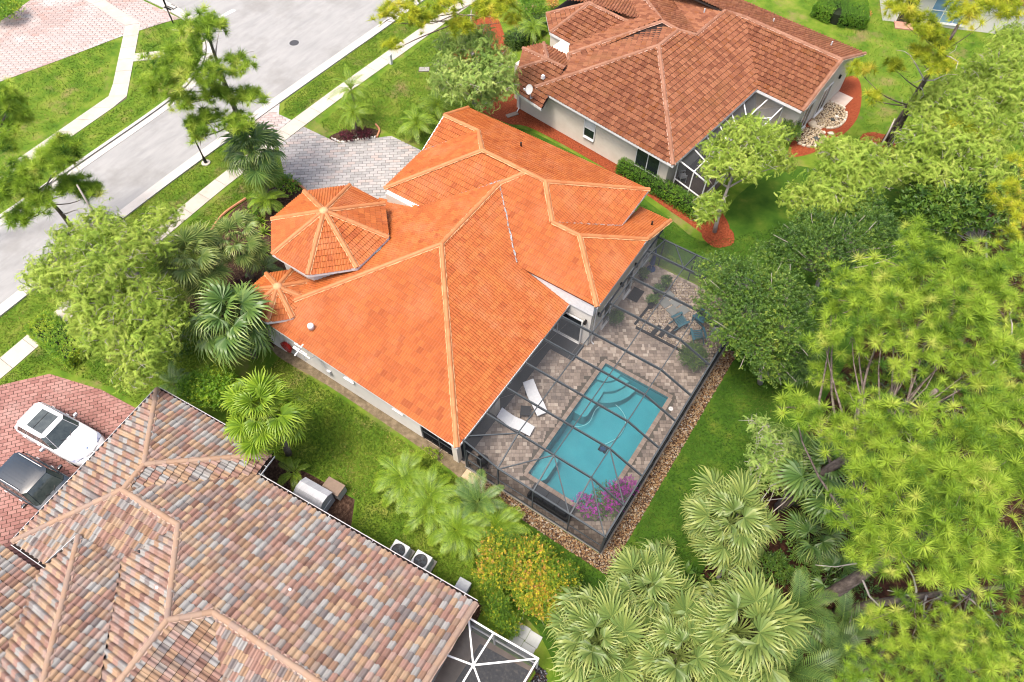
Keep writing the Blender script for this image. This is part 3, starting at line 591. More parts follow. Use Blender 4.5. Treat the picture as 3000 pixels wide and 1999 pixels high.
wallbox(HT, -27.9, -14.95, 31.95, 43.0, 3.0, M_WALL, FT); wallbox(HT, -27, -11.12, 41.9, 49.5, 3.0, M_WALL, FT); wallbox(HT, -29.0, -25.0, 36.9, 43.5, 3.05, M_WALL, FT); wallbox(HT, -28.7, -25.5, 32.6, 35.4, 2.9, M_WALL, FT)
MB().add([FT(-11.13, 41.9, 2.95), FT(-11.13, 49.5, 2.95), FT(-11.13, 45.66, 4.4), FT(-11.4, 41.9, 2.95), FT(-11.4, 49.5, 2.95), FT(-11.4, 45.66, 4.4)], [(0, 1, 2), (5, 4, 3), (0, 2, 5, 3), (1, 4, 5, 2)]).build('gable_wall', M_WALL, HT)
window(HT, FT(-21.75, 31.95), FT(-20.85, 31.95), 0.9, 2.35, FT(0, -1), M_WHITE, M_GLASS, (1, 2))
MB().add([FT(-21.7, 31.925, 1.65), FT(-20.9, 31.925, 1.65), FT(-20.9, 31.925, 2.32), FT(-21.7, 31.925, 2.32)], [(0, 1, 2, 3)]).build('blind', flat('white_blind', (.7, .72, .74), .5), HT)
for y in (42.6, 45.2): window(HT, FT(-11.1, y), FT(-11.1, y+1.4), 0.15, 2.3, FT(1, 0), M_WHITE, M_GLASS, (2, 1), 'sliding_door')
MB().box(FT(-11.05, 47.6, 2.2), (.14, .16, .24)).build('wall_lamp', M_BLACK, HT)
fascia(HT, [(FT(*tC), FT(*tHL)), (FT(*tGC), FT(*tIC)), (FT(*tIC), FT(*tC)), (FT(*tG), FT(*tGF)), (FT(*tG), FT(*tGC)), (FT(*sL), FT(*sE)), (FT(*PB), FT(*PR)), (FT(*PL), FT(*PB))], M_WHITE, h=.18)
MB().tube([FT(-27.6, 31.4, 2.7), FT(-27.6, 31.85, 2.4), FT(-27.6, 31.88, 0.15), FT(-27.5, 31.5, 0.06)], .05, 6).build('downspout', M_WHITE, HT)
for x, y, z in ((-26.4, 31.9, 3.35), ): MB().box(FT(x+.6, y+.35, z+.05), (.24, .22, .24), rad(-7.6), .8).build('roof_vent', M_WHITE, HT)
for x, y, z in ((-20.9, 44.2, 4.6), (-17.0, 47.5, 3.95), (-12.6, 47.9, 3.85)): MB().lathe([(.05, 0), (.05, .28), (.03, .29)], FT(x, y, z), 8).build('vent_pipe', M_GUTTER, HT)
MB().tube([FT(-26.95, 37.4, 0), FT(-26.95, 37.4, 3.0)], [.2, .17], 10).build('porch_column', M_WALLW, HT)

# ------------------------------------------------------------------ the neighbour with blended tiles (turned 5.2 degrees)
def FB(x, y, z=None):
    a = rad(5.2); X, Y = x*math.cos(a)-y*math.sin(a), x*math.sin(a)+y*math.cos(a)
    return (X, Y) if z is None else (X, Y, z)
HB = thing('house', 'house with mottled grey, tan and rose barrel tile roof behind parked cars', 'house', FB(-14, 0, 0), 'houses on the street')
bES = (-16.36, 5.25, 2.9); bCB = (-4.61, 5.25, 2.9); bA1 = (-20.35, 3.05, 4.18); bA2 = (-20.28, 1.71, 4.22); bA3 = (-17.0, 1.71, 4.25); bA4 = (-14.08, -1.29, 5.4); bA5 = (-12.96, -.24, 5.0); bGC = (-23.65, 6.43, 2.9); bGE = (-16.4, 6.43, 2.9); bFC = (-23.65, -2.22, 2.85)
bWV = (-18.37, -.55, 3.6); bMP = (-20.82, -.66, 3.55); bML = (-15.4, -6.08, 5.83); bRE = (-4.61, -.24, 5.0)
RB_ = Roof(HB, SPEC_M, M_DECKB)
for pl in ([bES, bCB, bRE, bA5, bA4, bA3, bA2], [bGC, bGE, bA1], [bA1, bGE, bES, bA2], [bGC, bA1, bA2, bFC], [bA2, bFC, (-21.5, -2.22, 2.85), (-18.3, -2.2, 2.86), (-18.3, -.5, 3.46), bA3], [bA3, bA4, (-14.08, -4.8, 5.4), bWV],
           [bMP, bWV, (-14.1, -4.82, 5.4), (-14.1, -6.08, 5.93), bML], [bMP, bML, (-15.4, -9, 5.83), (-17.5, -7.5, 4.95), (-21.1, -2.6, 3.44)], [(-26.5, -2.62, 2.9), (-21.2, -2.62, 2.9), (-16.3, -7.5, 4.8), (-26.5, -7.5, 4.8)],
           [bA4, bA5, (-9.8, -3.4, 3.75), (-9.8, -9, 3.75), (-14.08, -9, 5.4)], [bA5, bRE, (-4.61, -3.4, 3.75), (-9.8, -3.4, 3.75)]): RB_.plane([FB(*p) for p in pl])
roofB = RB_.finish(M_TILEM)
caps(roofB, [(FB(*a), FB(*b)) for a, b in ((bGC, bA1), (bGE, bA1), (bA1, bA2), (bFC, bA2), (bA2, bA3), (bA3, bA4), (bA4, bA5), (bA5, bRE), (bA4, (-14.08, -9, 5.4)), (bMP, bML), (bRE, bCB), ((-14.1, -6.08, 5.93), (-14.1, -4.82, 5.4)))], M_CAPM, M_MORTM, r=0.13, step=0.44)
wallbox(HB, -23.0, -17.0, -1.7, 5.8, 2.9, M_WALL, FB); wallbox(HB, -17.2, -5.0, -9, 4.7, 2.95, M_WALL, FB); wallbox(HB, -26, -17, -9, -3.2, 2.95, M_WALL, FB)
for a, b in ((bGC, bGE), (bES, bCB), (bGE, bES), (bFC, (-21.4, -2.22, 2.85)), ((-26.5, -2.62, 2.9), (-21.2, -2.62, 2.9)), ((-21.3, -2.2, 3.2), bMP), (bGC, bFC)):
    a = Vector(FB(*a)); b = Vector(FB(*b)); d = (b-a).normalized(); o = d.cross(Vector((0, 0, 1)));
    c = Vector(FB(-19, 1.5, 0)) if a.x < -16 else Vector(FB(-10, 0, 0))
    if o.dot(a-c) < 0: o = -o
    a2 = a+o*.09-Vector((0, 0, .06)); b2 = b+o*.09-Vector((0, 0, .06)); MB().bar(a2+o*.07, b2+o*.07, .022, .09).build('gutter', M_GUTTER, HB)
    MB().bar(a2-Vector((0, 0, .05)), b2-Vector((0, 0, .05)), .13, .012).build('gutter_trough', M_DECKB, HB); nb = int((b2-a2).length/1.1)
    for i in range(nb): p = a2.lerp(b2, (i+.5)/nb)+Vector((0, 0, .035)); MB().bar(p-o*.06, p+o*.07, .03, .012).build('gutter_bracket', M_GUTTER, HB)
for p in ((-17.85, .1, 3.72), (-15.6, -.6, 4.65), (-11.2, 1.9, 4.05)): MB().lathe([(.06, 0), (.06, .26), (.035, .27)], FB(*p), 8).build('vent_pipe', M_WHITE if p[0] > -17 else M_BLACK, HB)
# ------------------------------------------------------------------ pool deck, pool, gravel
DX0, DX1, DY0, DY1 = -12.7, -2.06, 10.5, 27.65
paved('pool_deck', [(DX0, DY0), (DX1, DY0), (DX1, DY1), (-8.5, DY1), (-8.5, 20.2), (DX0, 20.2)], rad(34), 0.21, 0.21, 0.008, M_PAV_POOL, mix=True, gap=0.008,
      holes=[[(PX0-.22, PY0-.22), (PX1+.22, PY0-.22), (PX1+.22, PY1+.22), (PX0-.22, PY1+.22)]], bed=ringed(DX0, DX1, DY0, DY1, 0.008))
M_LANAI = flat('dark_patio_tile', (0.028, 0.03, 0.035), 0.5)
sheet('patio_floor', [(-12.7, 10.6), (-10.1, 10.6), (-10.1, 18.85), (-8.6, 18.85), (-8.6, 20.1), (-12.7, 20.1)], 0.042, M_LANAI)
POOL = thing('swimming_pool', 'rectangular turquoise swimming pool with underwater steps inside the dark screen cage', 'pool', ((PX0+PX1)/2, (PY0+PY1)/2, 0))
M_PLASTER = mat('pool_plaster', [(0, (0.083, 0.333, 0.388)), (1, (0.112, 0.395, 0.445))], scale=0.8, rough=0.8, spec=0.1, detail=6)
M_STEP = mat('pool_step_plaster', [(0, (0.120, 0.345, 0.385)), (1, (0.145, 0.39, 0.425))], scale=1, rough=0.8)
bz = -1.35; b = MB(); c4 = [(PX0, PY0), (PX1, PY0), (PX1, PY1), (PX0, PY1)]
b.poly([(x, y, bz) for x, y in c4])
for i in range(4): a, c = c4[i], c4[(i+1) % 4]; b.poly([(a[0], a[1], bz), (c[0], c[1], bz), (c[0], c[1], 0.02), (a[0], a[1], 0.02)])
b.build('basin', M_PLASTER, POOL)
M_WLINE = mat('waterline_tile', [(0, (0.05, 0.16, 0.20)), (1, (0.13, 0.28, 0.31))], src='noise', scale=9, rough=0.25)
for i in range(4):
    a = Vector((*c4[i], 0)); c = Vector((*c4[(i+1) % 4], 0)); n = (Vector(((PX0+PX1)/2, (PY0+PY1)/2, 0))-(a+c)/2).normalized()*.004
    MB().poly([a+n+Vector((0, 0, -.22)), c+n+Vector((0, 0, -.22)), c+n+Vector((0, 0, .01)), a+n+Vector((0, 0, .01))]).build('waterline', M_WLINE, POOL)
def rounded(x0, x1, y0, y1, r=0.3, n=5, cs=(1, 1, 1, 1)):
    out = []
    for k, (cx, cy, a0) in enumerate(((x1-r, y1-r, 0), (x0+r, y1-r, 90), (x0+r, y0+r, 180), (x1-r, y0+r, 270))):
        if cs[k]: out += [(cx+r*math.cos(rad(a0+90*i/n)), cy+r*math.sin(rad(a0+90*i/n))) for i in range(n+1)]
        else: out.append(((x1, y1), (x0, y1), (x0, y0), (x1, y0))[k])
    return out
MB().prism(rounded(PX0, -6.2, 12.05, 13.7, .35, 5, (1, 0, 0, 1)), bz, -.42).build('step', M_STEP, POOL)
MB().prism(rounded(PX0, -6.3, 16.4, 18.5, .3, 5, (1, 0, 0, 1)), bz, -.42).build('step', M_STEP, POOL)
for r, z in ((2.1, -.75), (1.55, -.5), (1.0, -.3)): MB().prism([(PX0, PY1)]+[(PX0+r*math.cos(rad(-a)), PY1+r*math.sin(rad(-a))) for a in range(0, 91, 9)], bz, z).build('step', M_STEP, POOL)
mw = bpy.data.materials.new('pool_water'); mw.use_nodes = True; nt = mw.node_tree; nt.nodes.clear()
o_ = nt.nodes.new('ShaderNodeOutputMaterial'); tp = nt.nodes.new('ShaderNodeBsdfTransparent'); tp.inputs[0].default_value = (0.62, 0.93, 0.96, 1); gl = nt.nodes.new('ShaderNodeBsdfGlossy'); gl.inputs['Roughness'].default_value = 0.04
fr = nt.nodes.new('ShaderNodeFresnel'); fr.inputs[0].default_value = 1.33; mx = nt.nodes.new('ShaderNodeMixShader'); nz = nt.nodes.new('ShaderNodeTexNoise'); nz.inputs['Scale'].default_value = 5; bp = nt.nodes.new('ShaderNodeBump'); bp.inputs['Strength'].default_value = 0.12; bp.inputs['Distance'].default_value = .05
tcw = nt.nodes.new('ShaderNodeTexCoord'); nt.links.new(tcw.outputs['Object'], nz.inputs['Vector']); nt.links.new(nz.outputs[0], bp.inputs['Height']); nt.links.new(bp.outputs[0], gl.inputs['Normal']); nt.links.new(bp.outputs[0], fr.inputs['Normal'])
nt.links.new(fr.outputs[0], mx.inputs[0]); nt.links.new(tp.outputs[0], mx.inputs[1]); nt.links.new(gl.outputs[0], mx.inputs[2]); nt.links.new(mx.outputs[0], o_.inputs[0])
MB().poly([(x, y, -.09) for x, y in c4]).build('water', mw, POOL)
cop = MB(); me_c = {}
def coping(x, y, w, d):
    k = (w, d)
    if k not in me_c:
        m_ = MB().box((0, 0, .022), (w-.01, d-.01, .044)); me = bpy.data.meshes.new('coping_brick'); me.from_pydata(m_.v, [], m_.f); me.materials.append(M_COPING); me_c[k] = me
    o = bpy.data.objects.new('coping_brick', me_c[k]); COL.objects.link(o); o.parent = POOL; o.location = (x-POOL.location.x, y-POOL.location.y, 0.0)
ny = int((PY1-PY0)/.158); nx = int((PX1-PX0)/.163)
for i in range(ny):
    y = PY0+(i+.5)*(PY1-PY0)/ny
    coping(PX0-.11, y, .235, round((PY1-PY0)/ny, 4)); coping(PX1+.11, y, .235, round((PY1-PY0)/ny, 4))
for i in range(-1, nx+1):
    x = PX0+(i+.5)*(PX1-PX0)/nx
    coping(x, PY0-.11, round((PX1-PX0)/nx, 4), .235); coping(x, PY1+.11, round((PX1-PX0)/nx, 4), .235)
# robot cleaner with its pale hose on the pool floor
rc = thing('pool_cleaner', 'small dark blue robot cleaner on the pool floor', 'pool cleaner', (-4.75, 15.75, bz))
MB().box((-4.75, 15.75, bz+.12), (.34, .26, .16), .5, .8).build('body', flat('cleaner_blue', (.01, .05, .14), .4), rc, bevel=.03)
for s in (-1, 1): MB().tube([(-4.75+s*.15, 15.60, bz+.09), (-4.75+s*.15, 15.90, bz+.09)], .08, 10).build('wheel', M_BLACK, rc)
hz = thing('cleaner_hose', 'pale curved hose lying in the turquoise pool water', 'hose', (-5.6, 17, bz))
hp = smooth_poly([(-4.9, 15.9), (-4.4, 16.9), (-4.6, 18.0), (-5.6, 18.4), (-6.2, 17.6), (-6.1, 16.5), (-6.5, 15.8), (-7.0, 15.6)], 6)
MB().tube([(x, y, bz+.1+.9*(i/len(hp))**2) for i, (x, y) in enumerate(hp)], .022, 5).build('tube', flat('hose_pale', (.55, .72, .74), .5), hz, smooth=True)
sk = thing('skimmer_lid', 'round white skimmer lid set in the pavers beside the pool', 'lid', (-2.73, 19.24, .03))
MB().lathe([(.125, 0), (.125, .012), (.11, .016), (.105, .012), (.02, .012)], (-2.73, 19.24, .03), 20).build('disc', M_WHITE, sk); MB().box((-2.73, 19.24, .046), (.10, .025, .012)).build('grip', M_GUTTER, sk)
# pebble strip outside the cage
GRAV = [[(-9.0, 9.72), (-1.25, 9.72), (-1.25, 10.38), (-9.0, 10.38)], [(-1.95, 10.38), (-1.2, 10.38), (-1.22, 24.5), (-1.95, 24.5)]]
for i, p in enumerate(GRAV): sheet('gravel_bed', p, 0.010, M_MULCH_B)
pebbles('gravel', GRAV, 6500, .022, .062, .012, M_PEBBLE, seed=3)
tag(bpy.data.objects['gravel'], 'brown river pebbles along the outside of the pool cage', 'gravel')
strip('cage_footing', [(-9.9, 10.44), (-1.98, 10.44), (-1.98, 27.7)], -.06, .06, 0, .06, flat('footing_grey', (.22, .20, .18), .9))
for x in (-9.55, -9.15): MB().prism([(x-.19, 9.85), (x+.19, 9.85), (x+.19, 10.36), (x-.19, 10.36)], 0, .05).build('paving_slab', mat('tan_slab', [(0, (.46, .33, .20)), (1, (.56, .43, .29))], rough=.9), kind='structure')
# ------------------------------------------------------------------ the dark screen cage
CG = thing('pool_cage', 'dark aluminium screen cage standing over the pool and paver deck', 'screen enclosure', (-6, 19, 0), 'screen enclosures')
XW, Y0, Y9, ZW, ZT = -2.03, 10.47, 27.7, 2.35, 3.15; PXS = (-7.87, -5.87, -3.87); BY = (12.2, 13.93, 15.66, 17.4, 19.13, 21.3, 23.5, 25.72)
XH = lambda y: -9.76 if y < 20 else -8.15
def mem(name, a, b, w=.06, h=.10): MB().bar(a, b, w, h).build(name, M_DARK, CG)
for y in BY:
    mem('beam', (XH(y), y, ZT), (PXS[2], y, ZT), .055, .17); mem('rafter', (PXS[2], y, ZT), (XW, y, ZW), .055, .15); mem('post', (XW, y, .06), (XW, y, ZW), .06, .06)
for x in PXS:
    mem('purlin', (x, BY[0], ZT+.06), (x, BY[-1], ZT+.06), .05, .05); mem('rafter', (x, BY[0], ZT), (x, Y0, ZW)); mem('rafter', (x, BY[-1], ZT), (x, Y9, ZW)); mem('post', (x, Y0, .06), (x, Y0, ZW), .06, .06); mem('post', (x, Y9, .06), (x, Y9, ZW), .06, .06)
mem('ledger', (-9.74, Y0+.2, ZT-.02), (-9.74, 19.9, ZT-.02), .05, .16); mem('ledger', (-8.13, 20.3, ZT-.02), (-8.13, 27.6, ZT-.02), .05, .16)
mem('eave_rail', (-7.87, Y0, ZW), (XW, Y0, ZW), .08, .08); mem('eave_rail', (XW, Y0, ZW), (XW, Y9, ZW), .08, .08); mem('eave_rail', (-8.4, Y9, ZW), (XW, Y9, ZW), .08, .08); mem('eave_rail', (-9.8, Y0, ZT-.05), (-7.87, Y0, ZW), .07, .07)
mem('sill_rail', (-9.8, Y0, .09), (XW, Y0, .09), .06, .05); mem('sill_rail', (XW, Y0, .09), (XW, Y9, .09), .06, .05)
mem('chair_rail', (-9.2, Y0, .95), (XW, Y0, .95), .045, .05); mem('chair_rail', (XW, Y0, .95), (XW, Y9, .95), .045, .05)
mem('post', (XW, Y0, .06), (XW, Y0, ZW), .10, .10); mem('post', (-9.82, Y0, .06), (-9.82, Y0, ZT), .08, .08); mem('post', (XW, Y9, .06), (XW, Y9, ZW), .10, .10)
for a, b in (((-9.74, Y0+.3, ZT), (-7.87, 12.2, ZT)), ((-7.8, Y0, ZW), (-5.87, 12.2, ZT)), ((-5.87, 12.2, ZT), (-3.95, Y0, ZW)), ((-3.87, 12.2, ZT), (-2.1, Y0, ZW)), ((-3.87, 13.93, ZT), (-2.05, 12.2, ZW)), ((-5.87, 25.72, ZT), (-7.2, Y9, ZW)), ((-3.87, 25.72, ZT), (XW, Y9, ZW)), ((-3.87, 23.5, ZT), (-2.05, 25.72, ZW))): mem('brace', a, b, .05, .06)
# a screen door in the near wall
for x in (-9.72, -8.88): mem('door_frame', (x, Y0-.01, .12), (x, Y0-.01, 2.1), .06, .05)
for z in (.14, 1.05, 2.1): mem('door_frame', (-9.72, Y0-.01, z), (-8.88, Y0-.01, z), .05, .06)
def scr(pts, m=None): MB().poly(pts).build('screen_panel', m or M_SCREEN, CG)
ys = (Y0,)+BY+(Y9,); z_ = ZT+.02
for i in range(len(BY)-1):
    y0, y1 = BY[i], BY[i+1]; xs = (XH(y0+.9),)+PXS
    for j in range(3): scr([(xs[j], y0, z_), (xs[j+1], y0, z_), (xs[j+1], y1, z_), (xs[j], y1, z_)])
for i in range(len(ys)-1):
    y0, y1 = ys[i], ys[i+1]; zl = .1
    ix0 = PXS[2]; a, b_ = (max(y0, BY[0]), min(y1, BY[-1]))
    if i == 0: scr([(ix0, BY[0], z_), (XW, BY[0], ZW), (XW, Y0, ZW)])
    elif i == len(ys)-2: scr([(ix0, BY[-1], z_), (XW, BY[-1], ZW), (XW, Y9, ZW)])
    else: scr([(ix0, y0, z_), (XW, y0, ZW), (XW, y1, ZW), (ix0, y1, z_)])
    scr([(XW, y0, zl), (XW, y1, zl), (XW, y1, ZW), (XW, y0, ZW)], M_SCREEND)
xs = (-9.78,)+PXS+(XW,)
for j in range(4):
    x0, x1 = xs[j], xs[j+1]
    for yb, ye, zz in ((BY[0], Y0, 1), (BY[-1], Y9, 1)):
        if yb > 20 and j == 0: x0 = -8.1
        if j < 3: scr([(x0, yb, z_), (x1, yb, z_), (x1, ye, ZW), (x0, ye, ZW if j else ZT-.1)])
        else: scr([(x0, yb, z_), (x1, ye, ZW), (x0, ye, ZW)])
    scr([(xs[j], Y0, .1), (x1, Y0, .1), (x1, Y0, ZW), (xs[j], Y0, ZW)], M_SCREENM)
    scr([(max(xs[j], -8.4), Y9, .1), (x1, Y9, .1), (x1, Y9, ZW), (max(xs[j], -8.4), Y9, ZW)], M_SCREEN)

# ------------------------------------------------------------------ things on the deck
M_SLING = mat('white_sling', [(0, (.70, .72, .76)), (1, (.82, .84, .87))], scale=8, rough=.7)
M_RATTAN = flat('dark_rattan', (.02, .021, .023), .7, bump=.4, bscale=60)
def lounger(loc, ang, label):
    t = thing('sun_lounger', label, 'sun lounger', loc, 'white loungers on the deck'); R = Matrix.Translation(loc) @ Matrix.Rotation(ang, 4, 'Z')
    prof = [(0, .74), (.2, .62), (.45, .48), (.72, .35), (.95, .345), (1.2, .375), (1.45, .36), (1.7, .31), (1.92, .265)]
    m = MB(); w = .33
    for dz in (0, -.05):
        pass
    vs = []; n = len(prof)
    for s, z in prof:
        k = w*(1-.08*abs(s-.9)); vs += [R @ Vector((s-.95, -k, z)), R @ Vector((s-.95, k, z)), R @ Vector((s-.95, k, z-.045)), R @ Vector((s-.95, -k, z-.045))]
    fs = []
    for i in range(n-1):
        a = 4*i; fs += [(a, a+4, a+5, a+1), (a+1, a+5, a+6, a+2), (a+2, a+6, a+7, a+3), (a+3, a+7, a+4, a)]
    fs += [(0, 1, 2, 3), (4*n-1, 4*n-2, 4*n-3, 4*n-4)]
    m.add(vs, fs).build('sling', M_SLING, t, smooth=False)
    for s in (-1, 1):
        MB().tube([R @ Vector((-.62, s*.30, .50)), R @ Vector((-.2, s*.31, .29)), R @ Vector((.9, s*.30, .24))], .022, 6).build('side_rail', M_RATTAN, t)
        for x in (-.55, .72): MB().bar(R @ Vector((x, s*.30, .02)), R @ Vector((x, s*.30, .30 if x > 0 else .45)), .045, .045).build('leg', M_RATTAN, t)
    MB().bar(R @ Vector((-.9, -.24, .10)), R @ Vector((-.9, .24, .10)), .05, .05).build('wheel_bar', M_RATTAN, t); MB().bar(R @ Vector((-.9, 0, .1)), R @ Vector((-.5, 0, .44)), .04, .04).build('prop', M_RATTAN, t)
    return t
lounger((-9.0, 15.55, .03), math.atan2(-.92, 1.42), 'white sun lounger angled beside the patio shadow, farther from the street camera')
bpy.data.objects['sun_lounger']['label'] = 'white sun lounger pointing at the pool, the one nearer the sliding door'
lounger((-9.05, 13.75, .03), math.atan2(.18, 1.5), 'white sun lounger near the patio column, the one nearer the cage end wall')
st = thing('side_table', 'low dark square side table between the two white loungers', 'table', (-9.0, 14.62, .03))
MB().box((-9.0, 14.62, .43), (.55, .55, .05), .5).build('top', M_RATTAN, st)
for a in range(4): MB().bar((-9.0+.33*math.cos(.5+PI/4+a*PI/2), 14.62+.33*math.sin(.5+PI/4+a*PI/2), .03), (-9.0+.33*math.cos(.5+PI/4+a*PI/2), 14.62+.33*math.sin(.5+PI/4+a*PI/2), .41), .05, .05).build('leg', M_RATTAN, st)
so = thing('outdoor_sofa', 'long charcoal outdoor sofa against the cage end wall near the pool', 'sofa', (-5.2, 11.12, .03)); M_CUSH = flat('charcoal_cushion', (.022, .027, .032), .8)
MB().box((-5.2, 11.12, .25), (2.1, .75, .34)).build('base', M_RATTAN, so, bevel=.03)
for x in (-5.85, -5.2, -4.55): MB().box((x, 11.2, .48), (.62, .58, .14)).build('seat_cushion', M_CUSH, so, bevel=.04); MB().box((x, 10.88, .72), (.62, .18, .42)).build('back_cushion', M_CUSH, so, bevel=.05)
for x in (-6.3, -4.1): MB().box((x, 11.12, .42), (.12, .75, .46)).build('arm', M_RATTAN, so, bevel=.02)
gr = thing('kettle_grill', 'round black kettle grill by the screen door of the cage', 'grill', (-9.15, 10.95, .03))
MB().lathe([(.06, .42), (.22, .45), (.30, .58), (.31, .68)], (-9.15, 10.95, .03), 18).build('bowl', M_BLACK, gr, smooth=True); MB().lathe([(.315, .68), (.30, .80), (.20, .92), (.06, .97), (.03, 1.0)], (-9.15, 10.95, .03), 18).build('lid', M_BLACK, gr, smooth=True)
for a in range(3): MB().bar((-9.15+.3*math.cos(a*2.1), 10.95+.3*math.sin(a*2.1), .03), (-9.15+.12*math.cos(a*2.1), 10.95+.12*math.sin(a*2.1), .52), .03, .03).build('leg', M_DARK, gr)
dm = thing('door_mat', 'flat black door mat before the patio door', 'mat', (-7.95, 24.95, .035))
MB().box((-7.95, 24.95, .042), (.62, .95, .016)).build('pile', flat('black_coir', (.012, .012, .014), .95, bump=.5), dm); MB().box((-7.95, 24.95, .036), (.68, 1.01, .008)).build('edging', M_BLACK, dm)
FP = [(-6.9, 22.9), (-2.2, 22.9), (-2.2, 27.4), (-6.6, 27.4), (-6.75, 25)]
sheet('sitting_gravel_bed', FP, .034, M_MULCH_B); pebbles('sitting_gravel', [FP], 2600, .02, .045, .036, M_PEBBLE_P, seed=8); tag(bpy.data.objects['sitting_gravel'], 'pale fine gravel under the sitting corner of the cage', 'gravel')
M_SLATE = mat('grey_slate', [(0, (.16, .17, .165)), (1, (.24, .25, .24))], scale=2, rough=.85, bump=.2, island=.5)
k = 0
for i in range(3):
    for j in range(2):
        x, y = -6.2+i*.62-.12*j, 25.35-.25*i+j*.66
        s = thing('stepping_slab', ['pale grey square slab at the kerb edge of the slab patch', 'pale grey square slab, second along the deck edge', 'grey square slab nearest the teal chairs, deck row', 'grey square slab in the back row nearest the dark pots', 'grey square slab in the middle of the back row', 'grey square slab at the back row end nearest the cage wall'][j*3+i], 'paving slab', (x, y, .045), 'grey slabs in the sitting gravel')
        MB().box((x, y, .062), (.56, .58, .04), rad(-20)).build('face', M_SLATE, s, bevel=.012)
for i, (x, y) in enumerate(((-5.75, 23.25), (-5.3, 23.5), (-4.85, 23.75))):
    s = thing('sleeper', ['black timber sleeper step nearest the pool', 'black timber sleeper step, middle one of three', 'black timber sleeper step nearest the teal chairs'][i], 'sleeper', (x, y, .05), 'black sleepers in the gravel'); MB().box((x, y, .075), (.26, .95, .06), rad(-8)).build('timber', M_BLACK, s, bevel=.012)
MB().bar((-6.8, 22.85, .07), (-2.3, 22.85, .07), .14, .08).build('gravel_edging', M_BLACK, kind='structure'); MB().bar((-6.95, 23, .07), (-6.75, 27.3, .07), .14, .08).build('gravel_edging', M_BLACK, kind='structure')
M_TEAL = flat('teal_resin', (.035, .13, .17), .5)
def adirondack(x, y, a, label):
    t = thing('adirondack_chair', label, 'chair', (x, y, .04), 'teal chairs round the sitting corner'); R = Matrix.Translation((x, y, .04)) @ Matrix.Rotation(a, 4, 'Z')
    for i in range(5): MB().bar(R @ Vector((.32-i*.11, -.27, .36-i*.03)), R @ Vector((.32-i*.11, .27, .36-i*.03)), .095, .02).build('seat_slat', M_TEAL, t)
    for i in range(5): MB().bar(R @ Vector((-.2, -.2+i*.1, .24)), R @ Vector((-.55, -.26+i*.13, .98-.03*abs(i-2))), .09, .02).build('back_slat', M_TEAL, t)
    for s in (-1, 1):
        MB().bar(R @ Vector((.38, s*.36, .56)), R @ Vector((-.38, s*.36, .52)), .13, .025).build('arm', M_TEAL, t); MB().bar(R @ Vector((.33, s*.31, 0)), R @ Vector((.33, s*.31, .55)), .09, .03).build('leg', M_TEAL, t); MB().bar(R @ Vector((.33, s*.29, .33)), R @ Vector((-.5, s*.29, .05)), .03, .11).build('side_rail', M_TEAL, t)
adirondack(-4.85, 24.4, rad(60), 'teal slatted chair nearest the black sleepers in the cage corner'); adirondack(-3.95, 25.35, rad(170), 'teal slatted chair half under the leafy branches, back to the lawn'); adirondack(-3.55, 24.1, rad(130), 'teal slatted chair nearest the dark shrub by the cage side wall')
def pot(x, y, r, label, h=.42, plant=None):
    t = thing('plant_pot', label, 'plant pot', (x, y, .035), 'pots on the pool deck'); MB().lathe([(r*.68, 0), (r*.9, h*.7), (r, h*.92), (r*1.06, h), (r*.92, h), (r*.86, h*.86), (0.01, h*.84)], (x, y, .035), 14).build('pot', M_BLACK, t, smooth=True)
    return t
cg = thing('covered_grill', 'pale grey covered grill cart in the cage corner beneath the leafy tree', 'grill', (-2.75, 25.2, .04)); M_COVER = flat('grey_cover', (.36, .38, .40), .7, bump=.5, bscale=5)
MB().box((-2.75, 25.2, .5), (.65, 1.25, .92), 0, .9).build('cover', M_COVER, cg, bevel=.06); MB().box((-2.75, 25.2, 1.05), (.5, .8, .2), 0, .75).build('hood', M_COVER, cg, bevel=.05)
bb = thing('folded_parasol', 'closed blue parasol standing by the far end of the patio wall', 'parasol', (-8.1, 27.2, .03)); M_BLUE = flat('blue_canvas', (.015, .05, .16), .7)
MB().lathe([(.27, 0), (.27, .06), (.05, .10)], (-8.1, 27.2, .03), 14).build('base', M_BLUE, bb); MB().tube([(-8.1, 27.2, .1), (-8.1, 27.2, 2.0)], .02, 6).build('pole', M_GUTTER, bb)
MB().lathe([(.16, .55), (.14, .8), (.09, 1.5), (.02, 1.95)], (-8.1, 27.2, .03), 10).build('canopy', M_BLUE, bb)
# ------------------------------------------------------------------ other screen enclosures
def enclosure(name, label, loc, segs, panels, m, ms, group='screen enclosures', w=.07):
    t = thing(name, label, 'screen enclosure', loc, group)
    for n, a, b in segs: MB().bar(a, b, w, w).build(n, m, t)
    for p in panels: MB().poly(p).build('screen_panel', ms, t)
    return t
M_SCREENG = mat('grey_screen', [(0, (.055, .06, .066)), (1, (.075, .08, .088))], scale=1.0, rough=.9, spec=.05, alpha=.45)
a1, a2, a3, a4, a5 = (-10.15, 34.05, 2.55), (-8.95, 33.75, 2.45), (-7.95, 33.45, 2.35), (-6.7, 42.95, 2.45), (-8.95, 43.3, 2.6); a6 = (-8.05, 41.4, 2.6)
lp = lambda p, q, t: tuple(p[i]+(q[i]-p[i])*t for i in range(3)); gd = lambda p: (p[0], p[1], .05)
segs = [('beam', a1, a2), ('beam', a2, a3), ('eave_rail', a3, a4), ('eave_rail', a4, a5), ('ledger', a1, a5), ('purlin', a2, a6), ('beam', a6, lp(a4, a5, .5))]
pn = []
